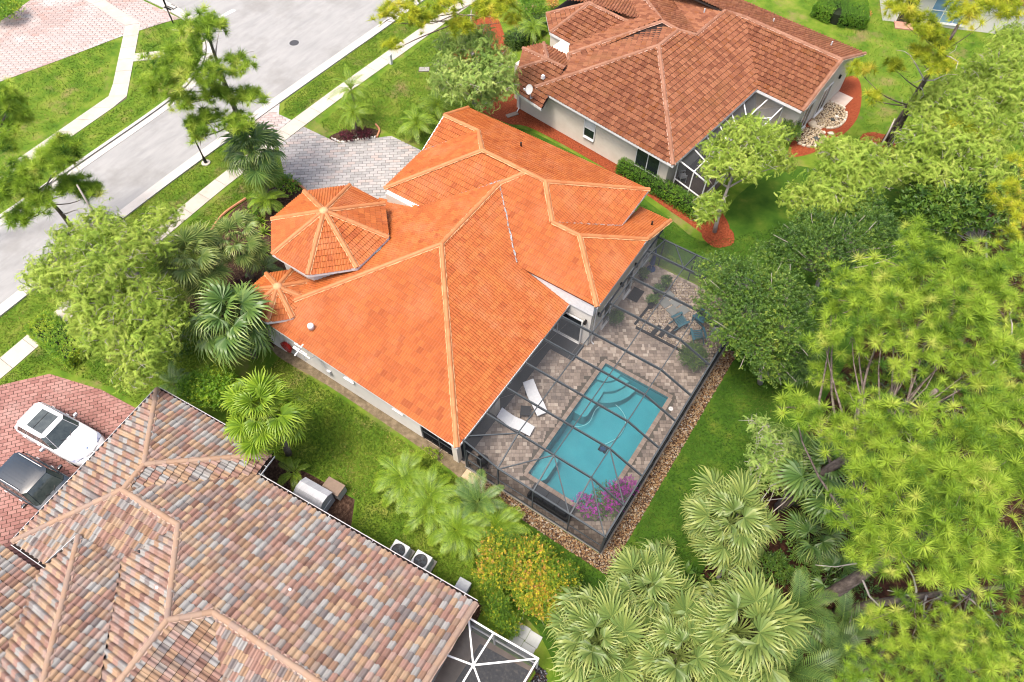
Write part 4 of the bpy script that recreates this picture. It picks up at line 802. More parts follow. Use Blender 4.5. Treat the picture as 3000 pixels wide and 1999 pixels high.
for i in range(6):
    t0, t1 = i/6, (i+1)/6
    if i: segs += [('beam', lp(a1, a5, t0), lp(a2, a6, t0)), ('rafter', lp(a2, a6, t0), lp(a3, a4, t0))]
    segs += [('post', gd(lp(a3, a4, t0)), lp(a3, a4, t0))]
    pn += [[lp(a1, a5, t0), lp(a2, a6, t0), lp(a2, a6, t1), lp(a1, a5, t1)], [lp(a2, a6, t0), lp(a3, a4, t0), lp(a3, a4, t1), lp(a2, a6, t1)], [gd(lp(a3, a4, t0)), gd(lp(a3, a4, t1)), lp(a3, a4, t1), lp(a3, a4, t0)]]
segs += [('post', gd(a1), a1), ('post', gd(a2), a2), ('chair_rail', lp(gd(a1), a1, .4), lp(gd(a3), a3, .4)), ('chair_rail', lp(gd(a3), a3, .4), lp(gd(a4), a4, .4)), ('post', gd(a4), a4)]
pn += [[gd(a1), gd(a2), a2, a1], [gd(a2), gd(a3), a3, a2]]
enclosure('screen_enclosure', 'white framed screen enclosure tucked behind the brown roofed house', (-8.5, 38, 0), segs, pn, M_WHITE, M_SCREENG)
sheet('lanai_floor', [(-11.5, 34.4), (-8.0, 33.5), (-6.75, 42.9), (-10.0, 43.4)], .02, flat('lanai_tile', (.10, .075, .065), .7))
# screened openings in the brown house's side wall
for x in (-17.0, -15.95): pass
MB().add([FT(-17.4, 31.93, .1), FT(-15.6, 31.93, .1), FT(-15.6, 31.93, 2.3), FT(-17.4, 31.93, 2.3)], [(0, 1, 2, 3)]).build('screen', M_GLASS, HT)
for a, b in (((-17.4, .1), (-17.4, 2.3)), ((-16.5, .1), (-16.5, 2.3)), ((-15.6, .1), (-15.6, 2.3)), ((-17.4, .1), (-15.6, .1)), ((-17.4, .85), (-15.6, .85)), ((-17.4, 2.3), (-15.6, 2.3))): MB().bar(FT(a[0], 31.90, a[1]), FT(b[0], 31.90, b[1]), .05, .05).build('screen_frame', M_WHITE, HT)
e1, e2, e3, en, em = (-5.05, 4.25, 2.55), (-1.8, 4.57, 2.45), (-1.75, -3, 2.45), (-3.8, 2.87, 2.75), (-3.85, 4.35, 2.5); el = (-5.2, 2.5, 2.7); e4 = (-3.6, -3, 2.75); e5 = (-1.78, 1.6, 2.45)
segs = [('eave_rail', e1, em), ('eave_rail', em, e2), ('eave_rail', e2, e3), ('hip_beam', e1, en), ('rafter', em, en), ('hip_beam', e2, en), ('purlin', el, en), ('ridge_beam', en, e4), ('rafter', en, e5), ('post', gd(e1), e1), ('post', gd(em), em), ('post', gd(e2), e2), ('post', gd(e5), e5), ('chair_rail', lp(gd(e1), e1, .4), lp(gd(e2), e2, .4))]
pn = [[e1, em, en], [em, e2, en], [e1, en, el], [e2, e5, en], [en, e5, e3, e4], [el, en, e4, (-5.2, -3, 2.7)], [gd(e1), gd(em), em, e1], [gd(em), gd(e2), e2, em], [gd(e2), gd(e5), e5, e2]]
enclosure('screen_enclosure', 'white framed hipped screen enclosure at the end of the mottled roof house', (-3.4, 2, 0), segs, pn, M_WHITE, M_SCREENG)
sheet('porch_floor', [(-5.3, 4.2), (-1.85, 4.5), (-1.8, -4), (-5.3, -4)], .02, mat('porch_paving', [(0, (.20, .14, .10)), (1, (.30, .22, .16))], scale=2, rough=.9))
sheet('porch_rug', [(-4.4, 4.0), (-2.0, 4.3), (-2.0, -3), (-4.4, -3)], .026, mat('porch_leaf_litter', [(0, (.02, .02, .022)), (.6, (.06, .055, .055)), (1, (.17, .14, .11))], scale=8, detail=12, rough=.95))
PT = thing('patio_slab_pair', 'pale grey concrete slab patch outside the white hipped enclosure', 'paving slab', (-2.75, 5.2, 0))
for i in range(2):
    for j in range(2): MB().box((-3.15+i*.62, 4.92+j*.56, .03), (.6, .54, .05), rad(4)).build('slab', mat('pale_slab', [(0, (.38, .40, .39)), (1, (.50, .52, .51))], scale=2, rough=.9), PT)
BM = [(-2.2, 4.7), (-1.4, 4.7), (-1.0, 4.2), (-.9, 3.2), (-1.0, 1.8), (-1.7, 1.6), (-1.72, 4.4)]
sheet('dark_bed', BM, .014, M_MULCH_B); pebbles('black_gravel', [BM], 900, .03, .07, .016, M_BLACKROCK, seed=5); tag(bpy.data.objects['black_gravel'], 'black lava rock bed round the white hipped enclosure', 'gravel')
# far house in the top corner: stucco wall, blue-trimmed lanai with a white screen door
HF = thing('house', 'white walled house with screen door and blue glints behind the yellow pine', 'house', (2, 63, 0), 'houses on the street')
fo = lambda px, py, z: G(px, py, z)
p0, p1 = G(2585, 60, 0), G(2880, 95, 0); dd = (p1-p0).normalized(); nn = Vector((-dd.y, dd.x, 0))
if nn.y < 0: nn = -nn
MB().prism([(q.x, q.y) for q in (p0, p1+dd*6, p1+dd*6+nn*6, p0+nn*6)], 0, 2.7).build('wall', M_WALLW, HF)
MB().add([p0-dd*.4-nn*.5+Vector((0, 0, 2.7)), p1+dd*6-nn*.5+Vector((0, 0, 2.7)), p1+dd*6+nn*4+Vector((0, 0, 4.3)), p0+nn*4+dd*4+Vector((0, 0, 4.3)), p0-dd*.4+nn*8+Vector((0, 0, 2.7))], [(0, 1, 2, 3), (0, 3, 4)]).build('roof', M_TILEB, HF)
window(HF, (p0+dd*1.0).xy, (p0+dd*2.1).xy, .05, 2.2, (-nn).xy, M_WHITE, M_GLASS, (1, 2), 'screen_door'); window(HF, (p0+dd*3.2).xy, (p0+dd*6.2).xy, .4, 2.3, (-nn).xy, M_WHITE, mat('blue_pane', [(0, (.12, .25, .42)), (1, (.25, .42, .60))], scale=1, rough=.1), (3, 2), 'window')
MB().prism([((p0+dd*.9-nn*1.0).x, (p0+dd*.9-nn*1.0).y), ((p0+dd*2.3-nn*1.0).x, (p0+dd*2.3-nn*1.0).y), ((p0+dd*2.3).x, (p0+dd*2.3).y), ((p0+dd*.9).x, (p0+dd*.9).y)], 0, .09).build('door_step', mat('brick_step', [(0, (.40, .20, .14)), (1, (.50, .28, .20))], rough=.9), HF)
fp = G(2532, 60, 0); pf = thing('plant_pot', 'white flower pot with orange blooms at the trimmed hedge end', 'plant pot', fp)
MB().lathe([(.20, 0), (.27, .35), (.30, .42), (.24, .42), (.01, .38)], fp, 14).build('pot', M_WHITE, pf, smooth=True)

# ------------------------------------------------------------------ utilities round the houses
def at_z(p, z): return Vector((p[0], p[1], z))
M_SHED = mat('grey_sheet_metal', [(0, (.40, .41, .44)), (1, (.55, .56, .59))], scale=1.5, rough=.45, metal=.25, stretch=(6, .5, 1))
sb = thing('utility_cabinet', 'grey metal cabinet with ridged lid beside the mottled roof gutter', 'cabinet', (-14.9, 4.85, 0)); R = Matrix.Translation((-14.9, 4.85, 0)) @ Matrix.Rotation(rad(5.2), 4, 'Z')
MB().box((0, 0, .5), (1.55, .95, 1.0), M=R).build('body', M_SHED, sb, bevel=.02)
MB().add([R @ Vector(p) for p in ((-.82, -.52, 1.0), (.82, -.52, 1.0), (.82, .52, 1.0), (-.82, .52, 1.0), (-.82, -.15, 1.22), (.82, -.15, 1.22), (.82, .2, 1.22), (-.82, .2, 1.22))], [(0, 1, 5, 4), (4, 5, 6, 7), (7, 6, 2, 3), (0, 4, 7, 3), (1, 2, 6, 5)]).build('lid', M_SHED, sb)
MB().bar(R @ Vector((.8, -.3, .55)), R @ Vector((.8, .3, .55)), .03, .05).build('handle', M_GUTTER, sb)
bx = thing('storage_box', 'small brown topped storage box beside the grey metal cabinet', 'box', (-14.45, 5.75, 0)); R = Matrix.Translation((-14.45, 5.75, 0)) @ Matrix.Rotation(rad(5.2), 4, 'Z')
MB().box((0, 0, .32), (.95, .6, .64), M=R).build('body', flat('grey_resin', (.42, .42, .40), .6), bx, bevel=.02); MB().box((0, 0, .67), (1.0, .65, .06), M=R).build('lid', flat('brown_resin', (.20, .14, .10), .6), bx, bevel=.015)
def condenser(x, y, label):
    t = thing('air_conditioner', label, 'air conditioner', (x, y, 0), 'condensers along the mottled roof gutter'); R = Matrix.Translation((x, y, 0)) @ Matrix.Rotation(rad(5.2), 4, 'Z'); mm = flat('condenser_beige', (.62, .62, .60), .5)
    MB().box((0, 0, .05), (1.0, 1.0, .1), M=R).build('pad', M_CONC, t); MB().box((0, 0, .5), (.82, .82, .78), M=R).build('casing', mm, t, bevel=.05)
    g = MB()
    for r in (.10, .17, .24, .31): g.tube([R @ Vector((r*math.cos(a*PI/10), r*math.sin(a*PI/10), .905)) for a in range(21)], .010, 4)
    g.build('grille', M_DARK, t); MB().add([R @ Vector((.33*math.cos(a*PI/12), .33*math.sin(a*PI/12), .895)) for a in range(24)], [tuple(range(24))]).build('fan_well', M_BLACK, t)
    for k in range(4): c, s_ = math.cos(k*PI/2), math.sin(k*PI/2); MB().add([R @ Vector((.05*c-.04*s_, .05*s_+.04*c, .898)), R @ Vector((.27*c-.09*s_, .27*s_+.09*c, .90)), R @ Vector((.27*c+.05*s_, .27*s_-.05*c, .899)), R @ Vector((.05*c+.04*s_, .05*s_-.04*c, .898))], [(0, 1, 2, 3)]).build('fan_blade', M_DARK, t)
condenser(-9.75, 5.05, 'beige air conditioner condenser under the gutter, the one nearer the grey cabinet'); condenser(-8.6, 5.25, 'beige air conditioner condenser under the gutter, the one nearer the croton bush')
mb_ = thing('meter_box', 'small pale utility box under the gutter by the croton bush', 'utility box', (-6.4, 5.5, 0)); MB().box((-6.4, 5.5, .3), (.55, .5, .6), rad(5)).build('body', M_COVER, mb_, bevel=.02); MB().box((-6.4, 5.5, .62), (.6, .55, .05), rad(5)).build('lid', M_COVER, mb_)
hr = thing('hose_reel', 'coiled red garden hose hung on the cream wall below the small turret', 'hose reel', (-21.9, 10.3, 1.0)); M_HOSE = flat('red_hose', (.36, .02, .015), .45)
for k in range(7): MB().tube([(-21.9+(.30+.012*k)*math.cos(a*PI/8), 10.42-.03*k, 1.0+(.30+.012*k)*math.sin(a*PI/8)) for a in range(17)], .016, 5).build('coil', M_HOSE, hr)
MB().box((-21.9, 10.44, 1.05), (.16, .12, .5)).build('bracket', M_GUTTER, hr)
an = thing('tv_antenna', 'white wall mounted antenna mast with crossed arms at the orange eave', 'antenna', (-19.6, 9.9, 2.2))
MB().tube([(-19.6, 10.45, 1.9), (-19.6, 9.85, 2.3), (-19.6, 9.8, 3.9)], .028, 6).build('mast', M_WHITE, an)
for z, l in ((3.75, .25), (3.3, .45), (3.05, .6)): MB().bar((-19.6-l, 9.8, z), (-19.6+l, 9.8, z), .05, .05).build('arm', M_WHITE, an)
MB().bar((-19.6, 9.4, 3.3), (-19.6, 10.1, 3.5), .05, .05).build('boom', M_WHITE, an); MB().tube([(-19.55, 10.42, 2.2), (-19.2, 10.44, 1.6), (-18.9, 10.44, .5)], .02, 5).build('cable', M_GUTTER, an); MB().box((-18.9, 10.42, .9), (.25, .12, .35)).build('junction_box', M_GUTTER, an)
q0 = Vector(FT(-25.45, 30.75, 2.75)); sd = thing('satellite_dish', 'grey satellite dish on an arm at the brown roof corner', 'satellite dish', q0); dv = Vector((-.35, -.75, .55)).normalized()
MB().tube([q0, q0+Vector((0, -.25, .05)), q0+Vector((0, -.3, .75))], .025, 6).build('mast', M_GUTTER, sd)
dm_ = MB(); cc = q0+Vector((0, -.35, .85)); s1 = dv.cross(Vector((0, 0, 1))).normalized(); s2 = s1.cross(dv); ring = []
vs = [cc-dv*.02]; fs = []
for rr, dp in ((.14, 0), (.27, .03), (.36, .07)):
    for a in range(16): vs.append(cc+s1*(rr*math.cos(a*PI/8))+s2*(rr*.9*math.sin(a*PI/8))+dv*dp)
for a in range(16):
    fs.append((0, 1+a, 1+(a+1) % 16))
    for r_ in range(2): fs.append((1+16*r_+a, 17+16*r_+a, 17+16*r_+(a+1) % 16, 1+16*r_+(a+1) % 16))
dm_.add(vs, fs).build('dish', M_GUTTER, sd, smooth=True); MB().tube([cc-s2*.32, cc+dv*.45-s2*.1], .018, 5).build('feed_arm', M_GUTTER, sd); MB().box(cc+dv*.47-s2*.08, (.10, .08, .12)).build('receiver', M_WHITE, sd)
sp_ = thing('splash_block', 'small weathered board under the white downspout on red mulch', 'splash block', FT(-27.6, 31.0, 0)); MB().box(FT(-27.55, 31.05, .05), (.35, .9, .06), rad(-30)).build('board', flat('weathered_wood', (.26, .21, .17), .9, scale=9), sp_)
# rock garden behind the brown house
RG = [smooth_poly([(-5.0, 43.2), (-3.9, 43.3), (-3.45, 44.2), (-3.75, 45.2), (-4.6, 45.4), (-5.2, 44.6)], 4, True), smooth_poly([(-4.85, 45.6), (-3.9, 45.7), (-3.15, 46.4), (-3.0, 47.6), (-3.5, 48.6), (-4.7, 48.6), (-5.1, 47)], 4, True)]
for p in RG: sheet('rock_garden_bed', p, .02, M_MULCH_B)
pebbles('garden_gravel', RG, 2200, .03, .06, .022, M_PEBBLE_P, seed=4); tag(bpy.data.objects['garden_gravel'], 'pale gravel filling the two lobes of the rock garden', 'gravel')
for li, p in enumerate(RG):
    eg = thing('stone_edging', ['curved row of pale edging stones round the smaller gravel lobe', 'curved row of pale edging stones round the larger gravel lobe'][li], 'edging', (p[0][0], p[0][1], 0)); acc = 0
    for i in range(len(p)):
        a, c = Vector((*p[i], 0)), Vector((*p[(i+1) % len(p)], 0)); acc += (c-a).length
        if acc > .26 and (a.x > -4.9): acc = 0; MB().box((a.x, a.y, .07), (.25, .17, .12), math.atan2((c-a).y, (c-a).x), .85).build('stone', M_STONE_E, eg, bevel=.02)
pd = thing('garden_pad', 'square pinkish concrete pad at the end of the gravel lobes', 'paving slab', (-4.0, 49.5, 0)); MB().box((-4.15, 49.5, .04), (1.5, 1.4, .07), rad(-8)).build('slab', mat('pink_slab', [(0, (.46, .36, .30)), (1, (.56, .46, .39))], scale=2, rough=.9), pd)
for i, (x, y, c, r, lb) in enumerate(((-3.75, 46.9, (.06, .065, .06), .17, 'dark round stone on the larger gravel lobe'), (-3.6, 47.4, (.60, .58, .54), .14, 'white round stone on the larger gravel lobe'), (-4.0, 44.3, (.07, .08, .08), .19, 'dark stone on the smaller gravel lobe'), (-3.3, 45.35, (.55, .50, .42), .24, 'pale stepping stone on red mulch between the gravel lobes'), (-4.75, 45.6, (.50, .43, .33), .36, 'flat tan boulder where the two gravel lobes meet'))):
    t = thing('rock', lb, 'stone', (x, y, .02), 'stones in the rock garden'); m = MB().lathe([(r*.9, 0), (r, r*.25), (r*.8, r*.5), (r*.35, r*.62), (.01, r*.6)], (0, 0, 0), 9); m.v = [(x+v[0]*(1+.25*math.sin(3*v[1]/r+i)), y+v[1]*(.85+.2*math.cos(4*v[0]/r)), .02+v[2]) for v in m.v]; m.build('body', flat('rock_tone_%d' % i, c, .85, bump=.4, bscale=12), t, smooth=True)
wc = thing('garden_chair', 'white plastic chair inside the screen enclosure of the brown roofed house', 'chair', (-10.0, 35.2, .02)); R = Matrix.Translation((-10.0, 35.2, .02)) @ Matrix.Rotation(rad(40), 4, 'Z')
MB().box((0, 0, .42), (.48, .48, .04), M=R).build('seat', M_WHITE, wc); MB().bar(R @ Vector((-.24, 0, .42)), R @ Vector((-.32, 0, .85)), .46, .04).build('backrest', M_WHITE, wc)
for s in (-1, 1):
    MB().bar(R @ Vector((-.2, s*.25, .64)), R @ Vector((.22, s*.25, .64)), .06, .03).build('arm', M_WHITE, wc)
    for x in (-.2, .2): MB().bar(R @ Vector((x, s*.22, 0)), R @ Vector((x, s*.25, .62 if x > 0 else .42)), .04, .04).build('leg', M_WHITE, wc)

# ------------------------------------------------------------------ street things
lp0 = Vector((-37.8, 18.5, 0)); sl = thing('street_lamp', 'short black street lamp on a white base at the near kerb', 'street lamp', lp0)
MB().lathe([(.30, 0), (.30, .07), (.02, .08)], lp0, 16).build('footing', M_CONC, sl); MB().lathe([(.11, .07), (.11, .35), (.07, .55), (.05, .7), (.045, 2.55), (.06, 2.6)], lp0, 10).build('post', M_BLACK, sl, smooth=True)
MB().lathe([(.06, 2.6), (.14, 2.68), (.17, 3.0), (.15, 3.05)], lp0, 8).build('lantern', flat('lamp_glass', (.08, .09, .09), .2), sl); MB().lathe([(.20, 3.04), (.19, 3.1), (.10, 3.2), (.02, 3.3)], lp0, 8).build('cap', M_BLACK, sl)
sp0 = Vector((-52.6, 28.45, 0)); ss = thing('stop_sign', 'dark backed octagonal stop sign with two green street name blades', 'sign', sp0); R = Matrix.Translation(sp0) @ Matrix.Rotation(rad(62), 4, 'Z')
MB().bar(R @ Vector((0, 0, 0)), R @ Vector((0, 0, 3.1)), .08, .08).build('post', M_BLACK, ss)
MB().add([R @ Vector((d, .42*math.cos(rad(22.5+45*k)), 2.0+.42*math.sin(rad(22.5+45*k)))) for d in (.05, .09) for k in range(8)], [tuple(range(7, -1, -1)), tuple(range(8, 16))]+[(k, (k+1) % 8, 8+(k+1) % 8, 8+k) for k in range(8)]).build('octagon', flat('sign_back', (.02, .025, .035), .5), ss)
M_GREEN = flat('sign_green', (.01, .22, .14), .4)
MB().box((0, -.28, 2.75), (.03, .75, .22), M=R).build('name_blade', M_GREEN, ss); MB().box((.3, 0, 3.0), (.8, .03, .22), M=R).build('name_blade', M_GREEN, ss)
mh = thing('manhole_cover', 'dark round manhole cover in the pale road', 'manhole', (-42.5, 32.0, .008)); MB().lathe([(.38, 0), (.38, .012), (.33, .012), (.33, .009), (.02, .009)], (-42.5, 32.0, .008), 24).build('disc', flat('cast_iron', (.05, .05, .055), .6), mh); MB().lathe([(.47, 0), (.47, .006), (.39, .006)], (-42.5, 32.0, .008), 24).build('collar', flat('collar_grey', (.30, .30, .30), .8), mh)
up = G(1146, 188, 0); ut = thing('utility_marker', 'short white utility post beside the near sidewalk', 'post', up); MB().box(up+Vector((0, 0, .4)), (.22, .22, .8)).build('post', M_WHITE, ut, bevel=.03); MB().box(up+Vector((0, 0, .84)), (.26, .26, .08), 0, .8).build('cap', M_WHITE, ut)
vb = G(1243, 204, 0); vt = thing('valve_box', 'square grey concrete cover sunk in the front lawn', 'cover', vb); MB().box(vb+Vector((0, 0, .02)), (.75, .5, .05), .6).build('lid', flat('cover_grey', (.30, .29, .27), .9), vt); MB().box(vb+Vector((0, 0, .012)), (.86, .6, .03), .6).build('frame', M_JOINT, vt)
# kerbing of the driveway bed: terracotta edge and white stones
de = thing('bed_edging', 'terracotta coloured curved edging on the lawn side of the driveway bed', 'edging', (-29.9, 27.4, 0)); pe = smooth_poly([(-29.75, 27.05), (-30.1, 27.75), (-30.7, 28.05)], 5)
MB().tube([(x, y, .09) for x, y in pe], .075, 6).build('curb', mat('terracotta', [(0, (.42, .17, .08)), (1, (.55, .26, .14))], rough=.8), de)
de2 = thing('bed_edging', 'low terracotta coloured edging at the palm bed beside the sidewalk', 'edging', (-33, 15.5, 0)); pe = smooth_poly([(-32.4, 13.6), (-33.15, 15.6), (-33.0, 17.6)], 5); MB().tube([(x, y, .09) for x, y in pe], .085, 6).build('curb', MATS['terracotta'], de2)
de3 = thing('bed_edging', 'terracotta coloured edging between the palm bed and the grey driveway', 'edging', (-31.3, 20.5, 0)); pe = smooth_poly([(-32.5, 20.2), (-31.4, 20.55), (-30.0, 20.3)], 5); MB().tube([(x, y, .09) for x, y in pe], .085, 6).build('curb', MATS['terracotta'], de3)
wr = thing('stone_border', 'row of white and grey stones along the driveway bed', 'stone border', (-31, 25.8, 0)); pw = smooth_poly([(-32.3, 25.18), (-31.5, 25.3), (-30.7, 26.15), (-29.85, 27.05)], 8)
for i, (x, y) in enumerate(pw): MB().box((x+random.uniform(-.04, .04), y+random.uniform(-.04, .04), .07), (random.uniform(.10, .2), random.uniform(.10, .16), .12), i*1.3, .7).build('stone', mat('white_stone', [(0, (.35, .31, .27)), (.6, (.62, .58, .52)), (1, (.72, .70, .66))], src='piece', rough=.85), wr, bevel=.025)
for i, (px, py) in enumerate(((196, 912), (508, 905), (1075, 190))): pass
lr = thing('landscape_rock', 'white boulder half hidden by the feathery tree at the street lawn', 'stone', G(205, 910, 0)); m = MB().lathe([(.26, 0), (.3, .12), (.2, .27), (.03, .3)], (0, 0, 0), 8); c_ = G(205, 910, 0); m.v = [(c_.x+v[0]*1.3, c_.y+v[1], v[2]) for v in m.v]; m.build('body', MATS['white_stone'], lr, smooth=True)

# ------------------------------------------------------------------ parked cars
def car(loc, ang, L, W, H, hood, paint, label, roof_rails=False, sunroof=False, boxy=0.0):
    """an estate/SUV: x forward. Shell lofted from cross-sections; glass, lamps, wheels and trim as parts"""
    t = thing('parked_car', label, 'car', loc, 'cars parked on the red driveway'); R = Matrix.Translation(loc) @ Matrix.Rotation(ang, 4, 'Z'); hw = W/2
    T = lambda p: R @ Vector(p)
    belt = H*.60; xs = [-L/2, -L/2+.06, -L/2+.3, -L*.2, 0, L*.22, L/2-.75, L/2-.32, L/2-.10, L/2]
    wd = [.80, .90, .97, 1.0, 1.0, 1.0, .985, .93, .82, .70]; tp = [belt*.92, belt*.97, belt, belt, belt*.985, belt*.97, belt*.91, belt*.84, belt*.74, belt*.60]; lo = [.42, .34, .26, .24, .24, .24, .25, .27, .30, .36]
    sec = []
    for x, w, z1, z0 in zip(xs, wd, tp, lo):
        k = hw*w; sec.append([(x, -k*.93, z0), (x, -k, z0+.14), (x, -k*1.0, (z0+z1)*.55), (x, -k*.965, z1-.05), (x, -k*.90, z1), (x, -k*.45, z1+.035), (x, 0, z1+.045), (x, k*.45, z1+.035), (x, k*.90, z1), (x, k*.965, z1-.05), (x, k, (z0+z1)*.55), (x, k, z0+.14), (x, k*.93, z0)])
    vs = [T(p) for s in sec for p in s]; n = 13; fs = []
    for i in range(len(sec)-1):
        for j in range(n-1): fs.append((i*n+j, i*n+j+1, (i+1)*n+j+1, (i+1)*n+j))
        fs.append((i*n+n-1, i*n, (i+1)*n, (i+1)*n+n-1))
    fs += [tuple(range(n)), tuple((len(sec)-1)*n+j for j in range(n-1, -1, -1))]
    MB().add(vs, fs).build('body', paint, t, smooth=True)
    # greenhouse: base ring at the belt, roof ring above
    xb0, xb1 = -L/2+.16, L/2-hood; xr0, xr1 = -L/2+.55-boxy*.22, xb1-.58; zr = H-.03; kb, kr = hw*.885, hw*.74
    ring = lambda x0, x1, k, z, r=.16: [(x1, -k+r, z), (x1, k-r, z), (x1-r, k, z), ((x0+x1)/2, k*1.01, z), (x0+r, k, z), (x0, k-r, z), (x0, -k+r, z), (x0+r, -k, z), ((x0+x1)/2, -k*1.01, z), (x1-r, -k, z)]
    A = ring(xb0, xb1, kb, belt-.01); B = ring(xr0, xr1, kr, zr-.06); m = MB(); q = 10
    m.add([T(p) for p in A+B], [(i, (i+1) % q, q+(i+1) % q, q+i) for i in range(q)]).build('cabin_frame', paint, t, smooth=False)
    rf = ring(xr0-.03, xr1+.03, kr+.02, zr-.05); r2 = ring(xr0+.12, xr1-.15, kr-.14, zr+.012); 
    MB().add([T(p) for p in rf+r2], [(i, (i+1) % q, q+(i+1) % q, q+i) for i in range(q)]+[tuple(range(q, 2*q))]).build('roof', paint, t, smooth=True)
    gl = M_CARGLASS
    def pane(name, a, b, c, d, inset=.06, out=.012, mt=None, par=None):
        P = [Vector(p) for p in (a, b, c, d)]; ce = sum(P, Vector())/4; nn_ = (P[1]-P[0]).cross(P[3]-P[0]).normalized()
        if nn_.dot(ce-Vector((0, 0, belt))) < 0: nn_ = -nn_
        P = [p+(ce-p).normalized()*inset+nn_*out for p in P]; return MB().poly([T(p) for p in P]).build(name, mt or gl, par or t)
    ws = pane('windshield', A[0], A[1], B[1], B[0], .02); 
    MB().add([T(p) for p in ((A[9][0]+.02, A[9][1], A[9][2]+.01), A[0], B[0], B[9])], [(0, 1, 2, 3)]); 
    pane('windshield_edge', A[9], A[0], B[0], B[9], .015); pane('windshield_edge', A[1], A[2], B[2], B[1], .015)
    pane('rear_window', A[5], A[6], B[6], B[5], .07)
    for s, (i0, i1) in ((1, (2, 4)), (-1, (7, 9))):
        a0, a1 = Vector(A[i0]), Vector(A[i1]); b0, b1 = Vector(B[i0]), Vector(B[i1])
        if a0.x < a1.x: a0, a1, b0, b1 = a1, a0, b1, b0
        for u0, u1 in ((.02, .36), (.39, .68), (.71, .97)):
            g = lambda u, v: tuple((a0.lerp(a1, u)).lerp(b0.lerp(b1, u), v)+Vector((0, s*.016, 0)))
            MB().poly([T(g(u0, .08)), T(g(u1, .08)), T(g(u1, .9)), T(g(u0, .9))]).build('side_window', gl, t)
        MB().bar(T((L/2-hood-.62, s*(hw*1.0), belt*.93)), T((L/2-hood-.62, s*(hw+.10), belt*1.02)), .05, .05).build('mirror_stalk', paint, t)
        MB().box((L/2-hood-.60, s*(hw+.14), belt*1.06), (.13, .22, .16), M=R).build('mirror', paint, t, bevel=.04)
        for x in (L/2-.92, -L/2+.88):
            wl = MB().lathe([(.30, -.12), (.35, -.10), (.365, 0), (.35, .10), (.30, .12)], (0, 0, 0), 22); wl.v = [T((x+v[0], s*(hw-.13)+v[2], .365+v[1])) for v in wl.v]; wh = wl.build('wheel', M_TYRE, t, smooth=True)
            rm = MB().lathe([(.24, .0), (.23, .03), (.06, .05), (.01, .05)], (0, 0, 0), 10); rm.v = [T((x+v[0], s*(hw-.02+v[2]*.6), .365+v[1])) for v in rm.v]; rm.build('rim', M_GUTTER, wh)
            ar = MB(); ar.add([T((x+rr*math.cos(rad(a)), s*(hw*1.0+.012), .36+rr*math.sin(rad(a)))) for a in range(-12, 193, 12) for rr in (.37, .45)], [(2*i, 2*i+1, 2*i+3, 2*i+2) for i in range(17)]).build('wheel_arch', M_BLACK, t)
        for x in (L/2-hood-1.15, L/2-hood-2.15): MB().box((x, s*(hw*1.0+.005), belt*.84), (.20, .035, .035), M=R).build('door_handle', M_GUTTER, t)
        MB().add([T(p) for p in ((L/2-.17, s*hw*.50, belt*.80), (L/2-.30, s*hw*.90, belt*.83), (L/2-.62, s*hw*.965, belt*.86), (L/2-.45, s*hw*.80, belt*.905), (L/2-.20, s*hw*.48, belt*.85))], [(0, 1, 2, 3, 4)]).build('headlight', M_LAMP, t)
        MB().add([T(p) for p in ((-L/2+.0, s*hw*.55, belt*.80), (-L/2+.03, s*hw*.92, belt*.82), (-L/2+.35, s*hw*.985, belt*.88), (-L/2+.05, s*hw*.90, belt*.95), (-L/2+.0, s*hw*.55, belt*.91))], [(0, 1, 2, 3, 4)]).build('tail_light', flat('tail_red', (.25, .01, .01), .25), t)
        MB().add([T(p) for p in ((L/2-.02, s*hw*.30, .40), (L/2-.13, s*hw*.82, .42), (L/2-.11, s*hw*.82, .56), (L/2-.0, s*hw*.32, .54))], [(0, 1, 2, 3)]).build('air_intake', M_BLACK, t)
        k_ = MB()
        for i in range(6): k_.bar(T((L/2-.005-.012*i, s*(.06+.055*i), belt*.64)), T((L/2-.075-.01*i, s*(.06+.055*i), belt*.80)), .018, .03)
        k_.build('grille', M_BLACK, t)
        if roof_rails:
            MB().tube([T((xr0+.25, s*(kr-.05), zr+.0)), T((xr0+.32, s*(kr-.05), zr+.055)), T((xr1-.4, s*(kr-.05), zr+.055)), T((xr1-.33, s*(kr-.05), zr))], .02, 6).build('roof_rail', M_GUTTER, t)
            for i in range(3): MB().bar(T((xr0+.3, s*(.1+.14*i), zr+.02)), T((xr1-.45, s*(.1+.14*i), zr+.02)), .015, .02).build('roof_rib', paint, t)
    if sunroof:
        MB().add([T(p) for p in ((xr1-.22, -kr*.76, zr+.022), (xr1-.22, kr*.76, zr+.022), (xr0+.62, kr*.72, zr+.022), (xr0+.62, -kr*.72, zr+.022))], [(0, 1, 2, 3)]).build('sunroof', M_CARGLASS, t)
        MB().bar(T(((xr1+xr0)/2+.1, -kr*.72, zr+.028)), T(((xr1+xr0)/2+.1, kr*.72, zr+.028)), .03, .01).build('sunroof_bar', M_BLACK, t)
    MB().lathe([(.045, 0), (.045, .01), (.01, .012)], T((L/2-.36, 0, belt*.905)), 12).build('badge', flat('badge_blue', (.05, .12, .30), .3), t)
    for s in (-1, 1): MB().bar(T((L/2-hood+.05, s*.08, belt+.02)), T((L/2-hood-.28, s*.62, belt+.19)), .018, .018).build('wiper', M_BLACK, t)
    for s in (-.28, .28): MB().box((L/2-hood-1.05, s*W*.9, belt+.12), (.35, .42, .5), M=R).build('seat', M_TYRE, t, bevel=.06)
    return t
M_CARGLASS = mat('car_glass', [(0, (.025, .035, .035)), (1, (.07, .085, .08))], scale=3, rough=.05, spec=.7)
M_TYRE = flat('tyre_rubber', (.012, .012, .012), .85); M_LAMP = mat('headlamp_glass', [(0, (.05, .06, .16)), (1, (.35, .38, .45))], scale=9, rough=.1, spec=.6)
